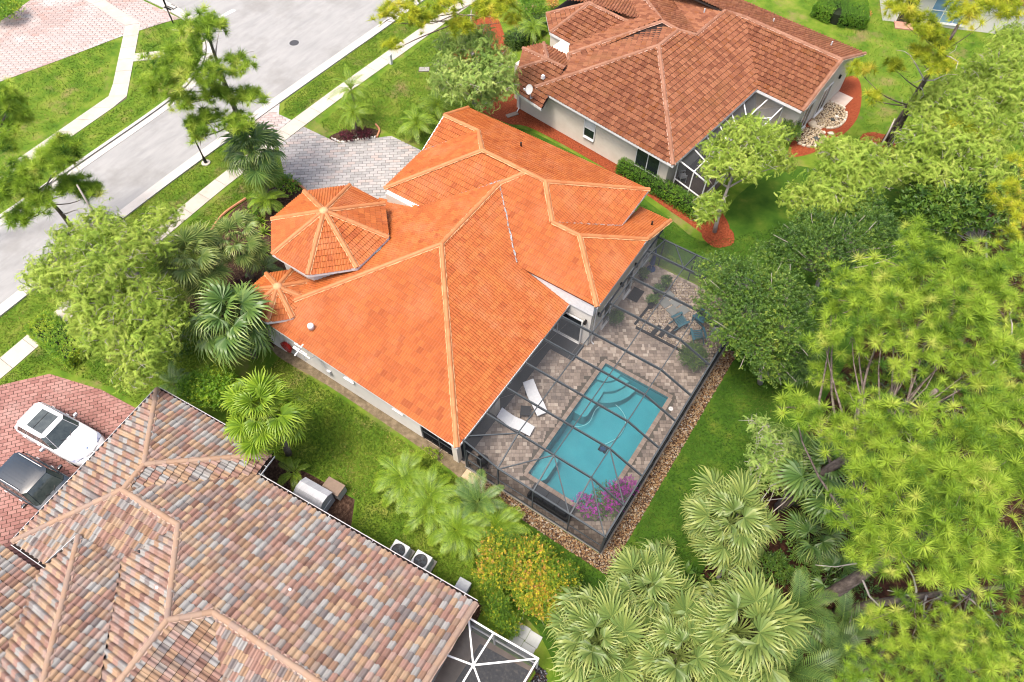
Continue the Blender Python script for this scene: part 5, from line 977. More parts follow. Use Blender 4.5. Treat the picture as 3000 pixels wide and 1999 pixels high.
M_CARW = flat('white_paint', (.60, .60, .63), .25, spec=.5, coat=.8); M_CARB = flat('black_paint', (.010, .018, .024), .22, spec=.5, coat=.8)
car((-27.9, .06, .03), rad(7.5), 4.6, 1.92, 1.64, 1.58, M_CARW, 'white car with dark glass roof panel parked on the red driveway', sunroof=True)
car((-25.95, -2.2, .03), rad(7.0), 4.75, 1.95, 1.76, 1.72, M_CARB, 'black car with roof rails, its nose under the mottled roof eave', roof_rails=True, boxy=.9)
# ------------------------------------------------------------------ plants
import zlib
R5 = np.random.default_rng(21)
def basis(D, spin=None):
    """(k,3,3) frames whose third column is D"""
    D = D/np.linalg.norm(D, axis=1, keepdims=True); k = len(D); ref = np.where(np.abs(D[:, 2:3]) > .9, np.array([[1., 0, 0]]), np.array([[0, 0, 1.]]))
    A = np.cross(ref, D); A /= np.linalg.norm(A, axis=1, keepdims=True); B = np.cross(D, A); s = R5.random(k)*2*PI if spin is None else spin
    c, q = np.cos(s)[:, None], np.sin(s)[:, None]; return np.stack([A*c+B*q, -A*q+B*c, D], -1)
def scatter(tmpl, P, Rm, S, tn):
    V, F, T = tmpl; k = len(P); W = np.einsum('kij,nj->kni', Rm, V)*S[:, None, None]+P[:, None, :]
    Fk = F[None]+(np.arange(k)*len(V))[:, None, None]; tone = np.clip(T[None]+tn[:, None], 0, 1)
    return W.reshape(-1, 3), Fk.reshape(-1, F.shape[1]), tone.ravel()
def merge(parts):
    Vs, Fs, Ts = [], [], []; n = 0
    for V, F, T in parts: Vs.append(V); Fs.append(F+n); Ts.append(T); n += len(V)
    return np.concatenate(Vs), np.concatenate(Fs), np.concatenate(Ts)
# templates: vertices, triangles, tone per vertex
def t_tuft(n=64, L=.36, seed=1, spread=1.55):
    r = np.random.default_rng(seed); V, F, T = [], [], []
    for i in range(n):
        a = i*2.39996; th = spread*math.sqrt((i+.5)/n)*(1+.12*r.normal()); d = np.array([math.sin(th)*math.cos(a), math.sin(th)*math.sin(a), math.cos(th)]); l = L*(.75+.4*r.random())
        sd = np.cross(d, r.normal(size=3)); sd /= np.linalg.norm(sd); w = .0105; b = len(V); tip = d*l+np.array([0, 0, -.22*l*math.sin(th)])
        V += [d*.02-sd*w, d*.02+sd*w, tip]; F += [(b, b+1, b+2)]; T += [.72-.28*th/1.4, .72-.28*th/1.4, .36]
    return np.array(V), np.array(F), np.array(T)
def t_leaf(L=.09, w=.04):
    V = np.array([(0, 0, 0), (w/2, L*.5, .012), (0, L, -.008), (-w/2, L*.5, .012)]); return V, np.array([(0, 1, 2), (0, 2, 3)]), np.array([-.06, 0, .08, 0.])
def t_sprig(n=7, L=.10, w=.045, seed=1, stem=.16):
    """a twig end with n leaves"""
    r = np.random.default_rng(seed); lv = t_leaf(L, w); parts = []
    for i in range(n):
        h = stem*i/n; a = i*2.4+r.random()*.5; tilt = .35+.9*(1-i/n); Rz = Matrix.Rotation(a, 3, 'Z') @ Matrix.Rotation(PI/2-tilt, 3, 'X'); M_ = np.array(Rz)
        parts.append((lv[0] @ M_.T*(.8+.4*r.random())+np.array([0, 0, h]), lv[1], lv[2]+.10*(i/n-.5)))
    return merge(parts)
def t_feather(n=15, L=.42, seed=1):
    """a drooping feathery spray (cypress)"""
    r = np.random.default_rng(seed); V, F, T = [], [], []
    for i in range(n):
        s = (i+.6)/n; p = np.array([0, L*s, .10*math.sin(s*2)-.22*L*s*s])
        for sg in (-1, 1):
            l = .15*(1-.5*s)*(.6+.8*r.random()); e = p+np.array([sg*l*.75, l*.65, -.20*l+.30*r.normal()*l]); b = len(V); q = np.array([0, .021, .0])
            V += [p-q*.4, p+q, e]; F += [(b, b+1, b+2)]; T += [-.05, -.02, .12+.05*r.normal()]
    return np.array(V), np.array(F), np.array(T)
TUFT = [t_tuft(seed=i) for i in range(3)]; SPRIG = [t_sprig(seed=i) for i in range(3)]; FEATH = [t_feather(seed=i) for i in range(3)]
M_PINE = mat('pine_needles', [(0, (0.041, 0.108, 0.013)), (.3, (0.131, 0.235, 0.021)), (.55, (0.253, 0.379, 0.034)), (.8, (0.359, 0.469, 0.057)), (1, (0.449, 0.487, 0.104))], src='tone', rough=.6, spec=.25, trans=.38)
M_PINEY = mat('yellow_pine_needles', [(0, (.06, .10, .012)), (.3, (.20, .27, .015)), (.55, (.38, .43, .028)), (.8, (.49, .49, .04)), (1, (.56, .50, .07))], src='tone', rough=.6, spec=.25, trans=.38)
M_CYP = mat('cypress_foliage', [(0, (0.083, 0.147, 0.019)), (.35, (0.184, 0.285, 0.034)), (.65, (0.294, 0.396, 0.060)), (1, (0.405, 0.469, 0.102))], src='tone', rough=.65, spec=.2, trans=.42)
M_CYPB = mat('bluish_cypress_foliage', [(0, (.08, .15, .035)), (.35, (.18, .29, .06)), (.65, (.30, .41, .10)), (1, (.42, .50, .15))], src='tone', rough=.65, spec=.2, trans=.42)
M_LEAF = mat('dark_glossy_leaf', [(0, (.022, .06, .010)), (.35, (.06, .13, .018)), (.65, (.12, .21, .026)), (1, (.27, .33, .045))], src='tone', rough=.4, spec=.45, trans=.28)
M_LEAFY = mat('fresh_green_leaf', [(0, (0.034, 0.102, 0.008)), (.35, (0.086, 0.204, 0.012)), (.65, (0.172, 0.324, 0.020)), (1, (0.437, 0.504, 0.040))], src='tone', rough=.42, spec=.4, trans=.3)
M_CROTON = mat('croton_leaf', [(0, (.05, .12, .014)), (.28, (.12, .23, .018)), (.46, (.24, .32, .024)), (.60, (.52, .46, .03)), (.76, (.58, .32, .06)), (.88, (.44, .18, .08)), (1, (.62, .40, .12))], src='tone', rough=.45, spec=.35, trans=.35)
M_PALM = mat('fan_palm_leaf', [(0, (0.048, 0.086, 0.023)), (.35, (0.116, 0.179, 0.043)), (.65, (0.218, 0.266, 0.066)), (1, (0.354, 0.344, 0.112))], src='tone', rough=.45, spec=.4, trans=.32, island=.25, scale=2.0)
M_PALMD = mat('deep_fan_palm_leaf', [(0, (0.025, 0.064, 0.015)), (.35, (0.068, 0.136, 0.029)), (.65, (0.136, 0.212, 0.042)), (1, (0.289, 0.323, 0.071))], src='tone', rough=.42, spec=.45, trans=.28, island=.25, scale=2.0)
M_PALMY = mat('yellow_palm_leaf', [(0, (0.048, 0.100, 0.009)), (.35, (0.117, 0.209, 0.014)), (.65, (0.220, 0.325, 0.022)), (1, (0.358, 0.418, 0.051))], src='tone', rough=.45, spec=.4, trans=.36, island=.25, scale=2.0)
M_BARK = mat('pine_bark', [(0, (.06, .045, .038)), (.5, (.15, .12, .105)), (1, (.27, .22, .19))], scale=7, detail=9, rough=.95, spec=.1, bump=1.0, bscale=12, stretch=(1, 1, .35))
M_TWIG = mat('pale_twig', [(0, (.30, .265, .23)), (1, (.46, .42, .38))], scale=4, rough=.9); M_TRUNKP = mat('palm_trunk', [(0, (.14, .11, .085)), (1, (.30, .25, .20))], scale=9, rough=.95, bump=.8, bscale=14)
M_PURPLE = mat('bougainvillea_bract', [(0, (.26, .015, .22)), (.6, (.42, .03, .36)), (1, (.55, .08, .45))], src='tone', rough=.6, trans=.3); M_TI = mat('burgundy_leaf', [(0, (.03, .008, .012)), (.6, (.11, .018, .03)), (1, (.26, .04, .07))], src='tone', rough=.5, trans=.1)
def blob_points(blobs, n, shell=.55):
    """points and outward directions in a set of ellipsoids (centre, (rx, ry, rz), weight)"""
    w = np.array([b[2] for b in blobs], float); w /= w.sum(); P, D = [], []
    for (c, r, _), wi in zip(blobs, w):
        k = max(1, int(n*wi)); d = R5.normal(size=(k, 3)); d /= np.linalg.norm(d, axis=1, keepdims=True); d[:, 2] = np.where(d[:, 2] < -.35, -d[:, 2]*.6, d[:, 2])
        rr = (shell+(1-shell)*R5.random(k)**.7)*(1+.10*R5.normal(size=k)); P.append(np.array(c)+d*rr[:, None]*np.array(r)); D.append(d)
    return np.concatenate(P), np.concatenate(D)
def tone_field(P, k=.9, amp=.16):
    """slow variation through the crown: some shoots older, some younger"""
    return amp*(np.sin(P[:, 0]*k*2.1+P[:, 1]*1.3*k)+np.sin(P[:, 1]*k*2.7-P[:, 2]*1.7*k))/2
def crown(parent, name, tmpls, P, D, S, m, base=.4, var=.16, updir=.5, jitter=.35):
    D2 = D*(1-updir)+np.array([0, 0, updir])+R5.normal(size=D.shape)*jitter; tn = base+var*R5.normal(size=len(P))+tone_field(P); parts = []
    for i, t in enumerate(tmpls):
        q = np.arange(len(P)) % len(tmpls) == i
        if q.any(): parts.append(scatter((t[0], t[1], t[2]-(.45 if t is TUFT[0] or t is TUFT[1] or t is TUFT[2] else 0)), P[q], basis(D2[q]), S[q], tn[q]))
    V, F, T = merge(parts); return putmesh(name, np_mesh(name, V, F, T, off=root_loc(parent)), m, parent)
def bend(a, b, sag=.0, wob=.12, n=5):
    a = Vector(a); b = Vector(b); d = b-a; L = d.length; out = []
    j = [Vector((random.uniform(-1, 1), random.uniform(-1, 1), random.uniform(-.5, .5)))*wob*L*.35 for _ in range(2)]
    for i in range(n+1):
        t = i/n; out.append(a+d*t+Vector((0, 0, -sag*L*math.sin(PI*t)))+j[0]*math.sin(PI*t)+j[1]*math.sin(2*PI*t)*.6)
    return out
def pine(label, base, top, blobs, m=None, r0=.22, tufts=200, size=1.0, lean_pts=None, group='pine trees', twist=.08, bare=0, limbs=True):
    """blobs: list of (centre, radii, weight). Trunk from base to top, limbs to each foliage clump"""
    base = Vector(base); top = Vector(top); t = thing('pine_tree', label, 'tree', base, group)
    path = bend(base, top, 0, twist, 14); n = len(path); MB().tube(path, [r0*(1-.72*i/(n-1)) for i in range(n)], 9).build('trunk', M_BARK, t, smooth=True)
    P, D = blob_points(blobs, tufts, .25); lm = MB()
    for c, r, w in blobs:
        c = Vector(c); hd_ = math.hypot(c.x-path[-1].x, c.y-path[-1].y); zt = c.z-.3-.45*hd_*random.uniform(.7, 1.2); best = min(range(n//3, n), key=lambda i: abs(path[i].z-max(zt, base.z+.4*(top.z-base.z)))); a = path[best]; rr = r0*(1-.72*best/(n-1))
        lm.tube(bend(a, c-Vector((0, 0, r[2]*.3)), .05, .18, 5), [rr*.42, rr*.34, rr*.28, rr*.22, rr*.16, rr*.09], 6)
        for k in range(max(3, int(7*w))):
            q = Vector(P[R5.integers(len(P))]); q = c+Vector((r[0]*R5.normal()*.5, r[1]*R5.normal()*.5, r[2]*R5.normal()*.3)); lm.tube(bend(c-Vector((0, 0, r[2]*.3)), q, .03, .3, 3), [rr*.2, rr*.14, rr*.1, rr*.06], 5)
    dl = MB()
    for k in range(bare):
        i = R5.integers(2, n-1); a = path[i]; an = R5.random()*6.28; l = 1+1.6*R5.random(); dl.tube(bend(a, a+Vector((math.cos(an)*l, math.sin(an)*l, .25*l)), -.1, .4, 4), [.05, .04, .03, .02, .012], 5)
    lm.build('limbs', M_BARK, t, smooth=True)
    if bare: dl.build('dead_limbs', M_TWIG, t)
    crown(t, 'crown', TUFT, P, D, size*(.65+.65*R5.random(len(P))), m or M_PINE, .50, .21, .58, .32)
    return t
def cypress(label, base, top, blobs, m=None, n=1400, r0=.16, size=1.0, twigs=60, group='feathery cypress trees'):
    base = Vector(base); top = Vector(top); t = thing('cypress_tree', label, 'tree', base, group); path = bend(base, top, 0, .06, 7); k = len(path)
    MB().tube(path, [r0*(1-.8*i/(k-1)) for i in range(k)], 8).build('trunk', M_TWIG, t, smooth=True); lm = MB(); P, D = blob_points(blobs, n, .35)
    for c, r, w in blobs:
        c = Vector(c); i = min(range(1, k), key=lambda j: (path[j]-c).length+.8*abs(path[j].z-(c.z-1.6))); a = path[i]; h0 = c-Vector((0, 0, r[2]*.35))
        lm.tube(bend(a, h0, -.06, .15, 5), [r0*.42, r0*.36, r0*.3, r0*.24, r0*.18, r0*.12], 6)
        for _ in range(max(3, int(twigs*w))):
            d = Vector((R5.normal(), R5.normal(), abs(R5.normal())*.55)).normalized(); q = c+Vector((d.x*r[0], d.y*r[1], d.z*r[2]))*(.7+.35*R5.random()); rr = .010+.010*R5.random()
            pts = bend(h0.lerp(c, R5.random())+Vector((R5.normal(), R5.normal(), 0))*.15*r[0], q, -.08, .3, 4); lm.tube(pts, [rr*1.8, rr*1.5, rr*1.2, rr*.8, rr*.4], 4)
            for _2 in range(2):
                b = pts[R5.integers(2, 5)]; e = b+Vector((R5.normal()*.28, R5.normal()*.28, R5.normal()*.10)); lm.tube([b, (b+e)/2+Vector((0, 0, .03)), e], [rr*.8, rr*.6, rr*.3], 4)
    lm.build('limbs', M_TWIG, t); crown(t, 'crown', FEATH, P, D, size*(.7+.6*R5.random(len(P))), m or M_CYP, .58, .15, .10, .45); return t
def leafy(name, label, cat, base, blobs, m, n=1500, size=1.0, tm=None, trunk=.10, group=None, base_t=.42, var=.16, up=.35, twigs=16, tp=None):
    base = Vector(base); t = thing(name, label, cat, base, group); P, D = blob_points(blobs, n, .5); lm = MB(); c0 = sum((Vector(b[0]) for b in blobs), Vector())/len(blobs)
    if trunk > 0:
        MB().tube(bend(base, Vector((c0.x*.5+base.x*.5, c0.y*.5+base.y*.5, c0.z*.75)), 0, .08, 5), [trunk, trunk*.85, trunk*.75, trunk*.65, trunk*.55, trunk*.4], 8).build('trunk', M_TWIG, t, smooth=True)
        for c, r, w in blobs:
            for _ in range(max(2, int(twigs*w))):
                q = Vector(c)+Vector((r[0]*R5.normal()*.5, r[1]*R5.normal()*.5, r[2]*R5.normal()*.45)); lm.tube(bend(Vector((c0.x*.5+base.x*.5, c0.y*.5+base.y*.5, c0.z*.6)), q, -.06, .25, 4), [trunk*.4, trunk*.3, trunk*.2, trunk*.14, trunk*.08], 5)
        lm.build('limbs', M_TWIG, t)
    crown(t, 'crown', tm or SPRIG, P, D, size*(.7+.6*R5.random(len(P))), m, base_t, var, up, .4); return t
# fronds
def fan_mesh(name, m, n=28, L=.66, pet=.85, droop=.5, seed=1, span=285):
    r = np.random.default_rng(seed); V, F, T = [], [], []
    def add(vs, fs, ts):
        b = len(V); V.extend(vs); F.extend([tuple(i+b for i in f) for f in fs]); T.extend(ts)
    pz = lambda s: .10*math.sin(s*2.2)-.12*s*s
    for i in range(3):
        s0, s1 = i/3, (i+1)/3; a, b = s0*pet, s1*pet; add([(a, -.016, pz(s0)), (a, .016, pz(s0)), (b, .012, pz(s1)), (b, -.012, pz(s1))], [(0, 1, 2), (0, 2, 3)], [.55]*4)
    hub = np.array([pet, 0, pz(1)]); dth = rad(span)/n; fp = rad(22+16*r.random()); cf, sf = math.cos(fp), math.sin(fp); h0 = len(V)
    for i in range(n):
        th = -rad(span)/2+(i+.5)*dth; l = L*(1-.22*abs(th)/(rad(span)/2))*(.88+.22*r.random()); c, s = math.cos(th), math.sin(th); d = np.array([c, s, 0]); sd = np.array([-s, c, 0]); up = .10*(1-abs(th)/2.2)
        w = l*.46*math.tan(dth/2)*1.02; fz = .03*(1 if i % 2 else -1); k = droop*(.7+.6*r.random())
        m1 = hub+d*l*.46+np.array([0, 0, up*l-.02*k]); m2 = hub+d*l*.76+np.array([0, 0, up*l*.9-.22*k*l]); tip = hub+d*l*.94+np.array([0, 0, up*l*.4-.62*k*l])+sd*r.normal()*.05
        g = .1*r.normal()
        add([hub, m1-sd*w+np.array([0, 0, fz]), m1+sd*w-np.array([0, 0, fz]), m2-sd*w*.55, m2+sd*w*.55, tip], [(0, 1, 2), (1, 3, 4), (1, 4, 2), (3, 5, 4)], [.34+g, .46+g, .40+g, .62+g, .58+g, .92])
    V = np.array(V); Q = V[h0:]-hub; V[h0:] = hub+np.stack([Q[:, 0]*cf+Q[:, 2]*sf, Q[:, 1], -Q[:, 0]*sf+Q[:, 2]*cf], 1)
    me = np_mesh(name, V, np.array(F), np.clip(np.array(T), 0, 1)); me.materials.append(m); return me
def feather_mesh(name, m, L=1.9, n=22, arch=.75, ll=.50, w=.050, seed=1, vee=.35):
    r = np.random.default_rng(seed); V, F, T = [], [], []
    cx = lambda s: L*(s-.16*s*s*s); cz = lambda s: L*(.42*s-arch*s*s)
    for i in range(8):
        s0, s1 = i/8, (i+1)/8; b = len(V); wd = .022*(1-s0*.8); V += [(cx(s0), -wd, cz(s0)), (cx(s0), wd, cz(s0)), (cx(s1), wd*.9, cz(s1)), (cx(s1), -wd*.9, cz(s1))]; F += [(b, b+1, b+2), (b, b+2, b+3)]; T += [.75]*4
    for i in range(n):
        s = .10+.90*(i+.5)/n; p = np.array([cx(s), 0, cz(s)]); tx, tz = L*(1-.48*s*s), L*(.42-2*arch*s); tl = math.hypot(tx, tz); tg = np.array([tx/tl, 0, tz/tl]); nr = np.array([-tg[2], 0, tg[0]])
        l = ll*math.sin(PI*(.16+.80*s))**.8*(.85+.3*r.random())
        for sg in (-1, 1):
            d = tg*.62+np.array([0, sg*.78, 0])+nr*vee*.6; d /= np.linalg.norm(d); mid = p+d*l*.55+np.array([0, 0, -.03*l]); tip = p+d*l*.95+np.array([0, 0, -.30*l]); q = tg*w/2; b = len(V); g = .08*r.normal()
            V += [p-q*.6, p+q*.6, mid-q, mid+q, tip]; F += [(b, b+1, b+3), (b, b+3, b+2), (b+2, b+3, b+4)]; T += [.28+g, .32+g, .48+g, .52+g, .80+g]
    me = np_mesh(name, np.array(V), np.array(F), np.clip(np.array(T), 0, 1)); me.materials.append(m); return me
FM = {}
def frond_set(kind, m, **k):
    key = (kind, m.name, tuple(sorted(k.items())))
    if key not in FM: FM[key] = [(fan_mesh if kind == 'fan' else feather_mesh)('frond', m, seed=s, **k) for s in range(3)]
    return FM[key]
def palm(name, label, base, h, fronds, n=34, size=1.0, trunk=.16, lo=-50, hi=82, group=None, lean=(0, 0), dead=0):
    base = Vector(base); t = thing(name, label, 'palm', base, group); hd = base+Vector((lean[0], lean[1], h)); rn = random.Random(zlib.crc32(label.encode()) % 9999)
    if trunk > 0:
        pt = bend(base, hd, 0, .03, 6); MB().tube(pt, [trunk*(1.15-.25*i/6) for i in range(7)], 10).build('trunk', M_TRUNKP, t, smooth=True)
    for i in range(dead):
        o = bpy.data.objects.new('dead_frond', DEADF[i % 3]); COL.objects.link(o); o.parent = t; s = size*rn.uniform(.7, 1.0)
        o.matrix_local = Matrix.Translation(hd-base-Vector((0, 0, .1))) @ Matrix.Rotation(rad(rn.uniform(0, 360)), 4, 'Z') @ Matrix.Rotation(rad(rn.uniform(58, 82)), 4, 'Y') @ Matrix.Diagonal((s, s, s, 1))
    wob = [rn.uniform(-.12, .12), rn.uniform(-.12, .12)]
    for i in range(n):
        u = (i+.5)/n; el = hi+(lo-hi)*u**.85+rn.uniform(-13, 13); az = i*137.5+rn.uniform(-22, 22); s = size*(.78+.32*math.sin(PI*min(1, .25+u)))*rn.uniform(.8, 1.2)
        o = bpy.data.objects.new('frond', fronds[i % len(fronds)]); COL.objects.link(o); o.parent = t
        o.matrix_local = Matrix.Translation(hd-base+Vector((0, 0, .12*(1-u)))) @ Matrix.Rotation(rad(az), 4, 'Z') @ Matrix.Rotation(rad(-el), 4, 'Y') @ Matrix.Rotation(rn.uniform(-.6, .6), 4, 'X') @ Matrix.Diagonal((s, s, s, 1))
    return t
def clump_palm(label, base, stems, fronds, per=9, size=1.0, group=None, name='areca_palm'):
    """several feathery crowns from one root: stems = [(dx, dy, h)]"""
    base = Vector(base); t = thing(name, label, 'palm', base, group); rn = random.Random(zlib.crc32(label.encode()) % 999)
    for dx, dy, h in stems:
        hd = Vector((dx, dy, h)); MB().tube([base+Vector((dx*.4, dy*.4, 0)), base+Vector((dx*.8, dy*.8, h*.6)), base+hd], [.06, .05, .035], 6).build('stem', M_TRUNKP, t)
        for i in range(per):
            u = (i+.5)/per; el = 78-62*u+rn.uniform(-8, 8); az = i*137.5+rn.uniform(-15, 15)+dx*50; s = size*rn.uniform(.8, 1.1)
            o = bpy.data.objects.new('frond', fronds[i % len(fronds)]); COL.objects.link(o); o.parent = t
            o.matrix_local = Matrix.Translation(hd) @ Matrix.Rotation(rad(az), 4, 'Z') @ Matrix.Rotation(rad(-el+24), 4, 'Y') @ Matrix.Diagonal((s, s, s, 1))
    return t
def hedge(name, label, line, w, h, m, n=2500, group=None, size=.8, base_t=.42):
    """clipped hedge along a line: leaf shell round a woody core"""
    c = line[len(line)//2]; t = thing(name, label, 'hedge', (c[0], c[1], 0), group); A = offs(line, -w/2+.16); B = offs(line, w/2-.16); k = len(A); mb = MB()
    vs = [(x, y, .02) for x, y in A]+[(x, y, .02) for x, y in B]+[(x, y, h-.16) for x, y in A]+[(x, y, h-.16) for x, y in B]; fs = []
    for i in range(k-1): fs += [(2*k+i, 2*k+i+1, 3*k+i+1, 3*k+i), (i, i+1, 2*k+i+1, 2*k+i), (k+i, 3*k+i, 3*k+i+1, k+i+1)]
    fs += [(0, 2*k, 3*k, k), (k-1, 2*k-1, 4*k-1, 3*k-1)]; mb.add(vs, fs).build('woody_core', flat('hedge_core', (.012, .02, .006), .95), t)
    P = []; D = []; seg = [math.dist(line[i], line[i+1]) for i in range(k-1)]; tot = sum(seg)
    for _ in range(n):
        x = R5.random()*tot; i = 0
        while x > seg[i] and i < k-2: x -= seg[i]; i += 1
        a, b = Vector((*line[i], 0)), Vector((*line[i+1], 0)); d = (b-a).normalized(); nn_ = Vector((-d.y, d.x, 0)); p = a+d*x; f = R5.random(); peri = w+2*h; s = R5.random()*peri; jt = R5.normal()*.05
        if s < h: q = p-nn_*(w/2+jt); q.z = s; dr = -nn_
        elif s < 2*h: q = p+nn_*(w/2+jt); q.z = s-h; dr = nn_
        else: q = p+nn_*(s-2*h-w/2); q.z = h+jt; dr = Vector((0, 0, 1))
        P.append(q); D.append(dr)
    for e, sg in ((0, -1), (-1, 1)):
        a = Vector((*line[e], 0)); b = Vector((*line[1 if e == 0 else -2], 0)); d = (a-b).normalized(); nn_ = Vector((-d.y, d.x, 0))
        for _ in range(int(n*w/tot*.7)): P.append(a+nn_*((R5.random()-.5)*w)+Vector((0, 0, R5.random()*h))+d*R5.normal()*.05); D.append(d)
    crown(t, 'foliage', SPRIG, np.array(P), np.array(D), size*(.7+.6*R5.random(len(P))), m, base_t, .16, .4, .4); return t
def B(px, py, z, rx, ry, rz, w=1.0): return (tuple(G(px, py, z)), (rx, ry, rz), w)
# ------------------------------------------------------------------ the planting, surveyed from the photograph
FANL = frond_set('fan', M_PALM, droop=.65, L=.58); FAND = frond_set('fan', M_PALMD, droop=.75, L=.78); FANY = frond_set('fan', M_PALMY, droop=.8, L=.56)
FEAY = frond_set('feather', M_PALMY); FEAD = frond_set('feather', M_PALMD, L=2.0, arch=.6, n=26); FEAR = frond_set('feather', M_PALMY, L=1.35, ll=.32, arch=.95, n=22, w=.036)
M_DEADP = mat('dead_palm_leaf', [(0, (.16, .10, .05)), (1, (.34, .25, .14))], src='tone', rough=.8, trans=.2)
DEADF = frond_set('fan', M_DEADP, droop=.9, L=.5)
def CB(px, py, h): q = G(px, py, h); return (q.x, q.y, 0)
# pines on the street side
pb = Vector((-33.9, 19.6, 0))
pine('tall pine rising through the fan palm beside the grey driveway', pb, pb+Vector((-.3, .6, 10.2)), [B(520, 190, 9.6, 1.9, 1.9, 1.0, 1.5), B(600, 90, 10.6, 1.3, 1.3, .8, 1), B(470, 250, 8.6, 1.2, 1.2, .7, .7), B(610, 225, 9.2, 1.0, 1.1, .6, .7), B(700, 190, 9.0, .9, .9, .5, .5), B(630, 275, 8.2, .9, .8, .5, .5), B(745, 285, 7.6, .8, .7, .4, .4), B(690, 280, 7.6, .8, .7, .4, .4), B(600, 355, 6.8, 1.1, 1.1, .6, .8), B(580, 400, 6.0, .7, .7, .4, .3), B(700, 365, 6.8, 1.0, .9, .6, .6), B(540, 300, 8.0, .9, .9, .5, .5)], tufts=760, r0=.24, bare=6, size=1.25)
pb = G(250, 735, 0)
pine('leaning pine by the near kerb, left of the feathery tree', pb, G(110, 560, 7.5), [B(170, 470, 9.0, 1.1, 1.1, .8, 1), B(190, 430, 9.4, .8, .8, .5, .6), B(70, 510, 8.6, 1.1, 1.0, .7, 1), B(20, 560, 8.0, .9, .9, .6, .7), B(215, 545, 7.4, .9, .9, .5, .6), B(265, 560, 7.0, .8, .7, .5, .5), B(60, 640, 6.6, .8, .8, .5, .5), B(120, 590, 7.6, .9, .9, .5, .6)], tufts=520, r0=.2, bare=6, size=1.2)
pb = Vector((-45.9, 3.5, 0))
pine('pine cut by the picture edge above the far sidewalk', pb, G(20, 330, 9), [B(25, 310, 9.0, 1.0, 1.1, .8, 1), B(45, 360, 8.2, 1.0, 1.0, .7, .8), B(5, 430, 7, .9, .9, .6, .6), B(15, 280, 9.6, .8, .8, .5, .5)], tufts=180, r0=.2, bare=2, size=1.2)
pb = Vector((-33.0, 39.6, 0))
pine('spreading pine above the near sidewalk in front of the brown roofed house', pb, G(1330, 20, 9.5), [B(1180, 30, 8.6, 1.5, 1.3, .7, 1), B(1240, 60, 8.0, 1.1, 1.0, .6, .7), B(1130, 55, 8.0, .8, .8, .5, .4), B(1430, 30, 8.6, 1.2, 1.1, .7, .9), B(1480, 25, 8.8, 1.0, 1.0, .6, .7), B(1345, 75, 8.0, 1.0, .9, .6, .7), B(1160, 140, 6.8, .9, .6, .4, .35), B(1300, 10, 9.4, 1.2, 1.2, .7, .9), B(1500, 60, 7.6, .6, .6, .4, .3)], M_PINEY, tufts=340, r0=.22, bare=4, size=1.2)
# pines on the woodland side
pb = G(2600, 435, 0)
pine('tall double trunked pine with yellow tufts on the lawn beyond the mulch ring', pb, G(2800, 90, 11), [B(2700, 80, 10.5, 1.3, 1.2, .8, 1), B(2640, 30, 11, 1.1, 1.0, .7, .8), B(2740, 190, 9.2, 1.2, 1.0, .7, .9), B(2830, 40, 11.5, 1.2, 1.2, .8, 1), B(2930, 30, 11.5, 1.2, 1.0, .8, 1), B(2520, 205, 6.2, .9, .7, .4, .5), B(2620, 195, 7.2, .7, .6, .4, .4), B(2555, 290, 5.2, .5, .8, .4, .3), B(2690, 155, 8.8, .6, .6, .4, .3), B(2810, 370, 6.2, 1.3, .9, .5, .7), B(2880, 400, 6.0, .8, .7, .4, .4), B(2750, 130, 10, .9, .9, .5, .5)], M_PINEY, tufts=420, size=1.2, r0=.2, bare=12, twist=.03)
pb2 = G(2588, 420, 0); t2 = bpy.data.objects['pine_tree.004'] if 'pine_tree.004' in bpy.data.objects else None
if t2: MB().tube(bend(pb2, G(2815, 60, 10.5), 0, .03, 7), [.2, .19, .17, .16, .14, .12, .1, .08], 9).build('trunk', M_BARK, t2, smooth=True)
pb = Vector((4.2, 17.3, 0))
def crownblobs(pts, rz=.9): return [B(x, y, z, r, r, rz*r*.55, r*r*.6) for x, y, z, r in pts]
pine('big yellow green pine over the lawn behind the pool cage', pb, pb+Vector((1.5, 1.2, 11.5)), crownblobs([(2560, 800, 9.5, 1.0), (2470, 830, 8.6, 1.0), (2440, 900, 8.0, .9), (2520, 890, 9.2, 1.2), (2630, 860, 10.4, 1.3), (2720, 780, 11, 1.4), (2820, 790, 11.4, 1.5), (2900, 850, 11.4, 1.4), (2800, 900, 11.4, 1.4), (2700, 930, 10.8, 1.3), (2600, 960, 10, 1.2), (2500, 980, 9, 1.1), (2420, 1000, 8, .9), (2880, 960, 11, 1.3), (2760, 1020, 10.6, 1.3), (2650, 1050, 10, 1.1), (2930, 1050, 10.6, 1.1), (2850, 1080, 10.4, 1.1), (2960, 760, 11, 1.2), (2700, 700, 10.8, 1.1)]), tufts=760, r0=.3, bare=10, size=1.15)
pb = G(2395, 1765, 0)
pine('massive pine with pale green tufts above the brown woodland floor', pb, pb+Vector((1.4, 2.0, 11)), crownblobs([(2420, 1240, 8.6, 1.1), (2500, 1300, 9.4, 1.2), (2600, 1230, 10.4, 1.3), (2700, 1290, 11, 1.4), (2800, 1220, 11.2, 1.4), (2900, 1300, 11.4, 1.4), (2960, 1220, 11.2, 1.2), (2560, 1400, 10, 1.3), (2660, 1400, 10.8, 1.4), (2760, 1400, 11.2, 1.4), (2870, 1420, 11.4, 1.4), (2970, 1420, 11.4, 1.2), (2500, 1510, 9.4, 1.1), (2590, 1530, 10.2, 1.3), (2700, 1530, 10.8, 1.3), (2800, 1540, 11, 1.3), (2900, 1560, 11, 1.2), (2560, 1620, 9.4, .9), (2650, 1640, 10, 1.0), (2780, 1660, 10.4, 1.0), (2880, 1680, 10.4, 1.0), (2970, 1640, 10.8, 1.0), (2330, 1190, 7.4, .9)]), tufts=920, r0=.32, bare=8, size=1.2)
pb = G(2445, 1795, 0)
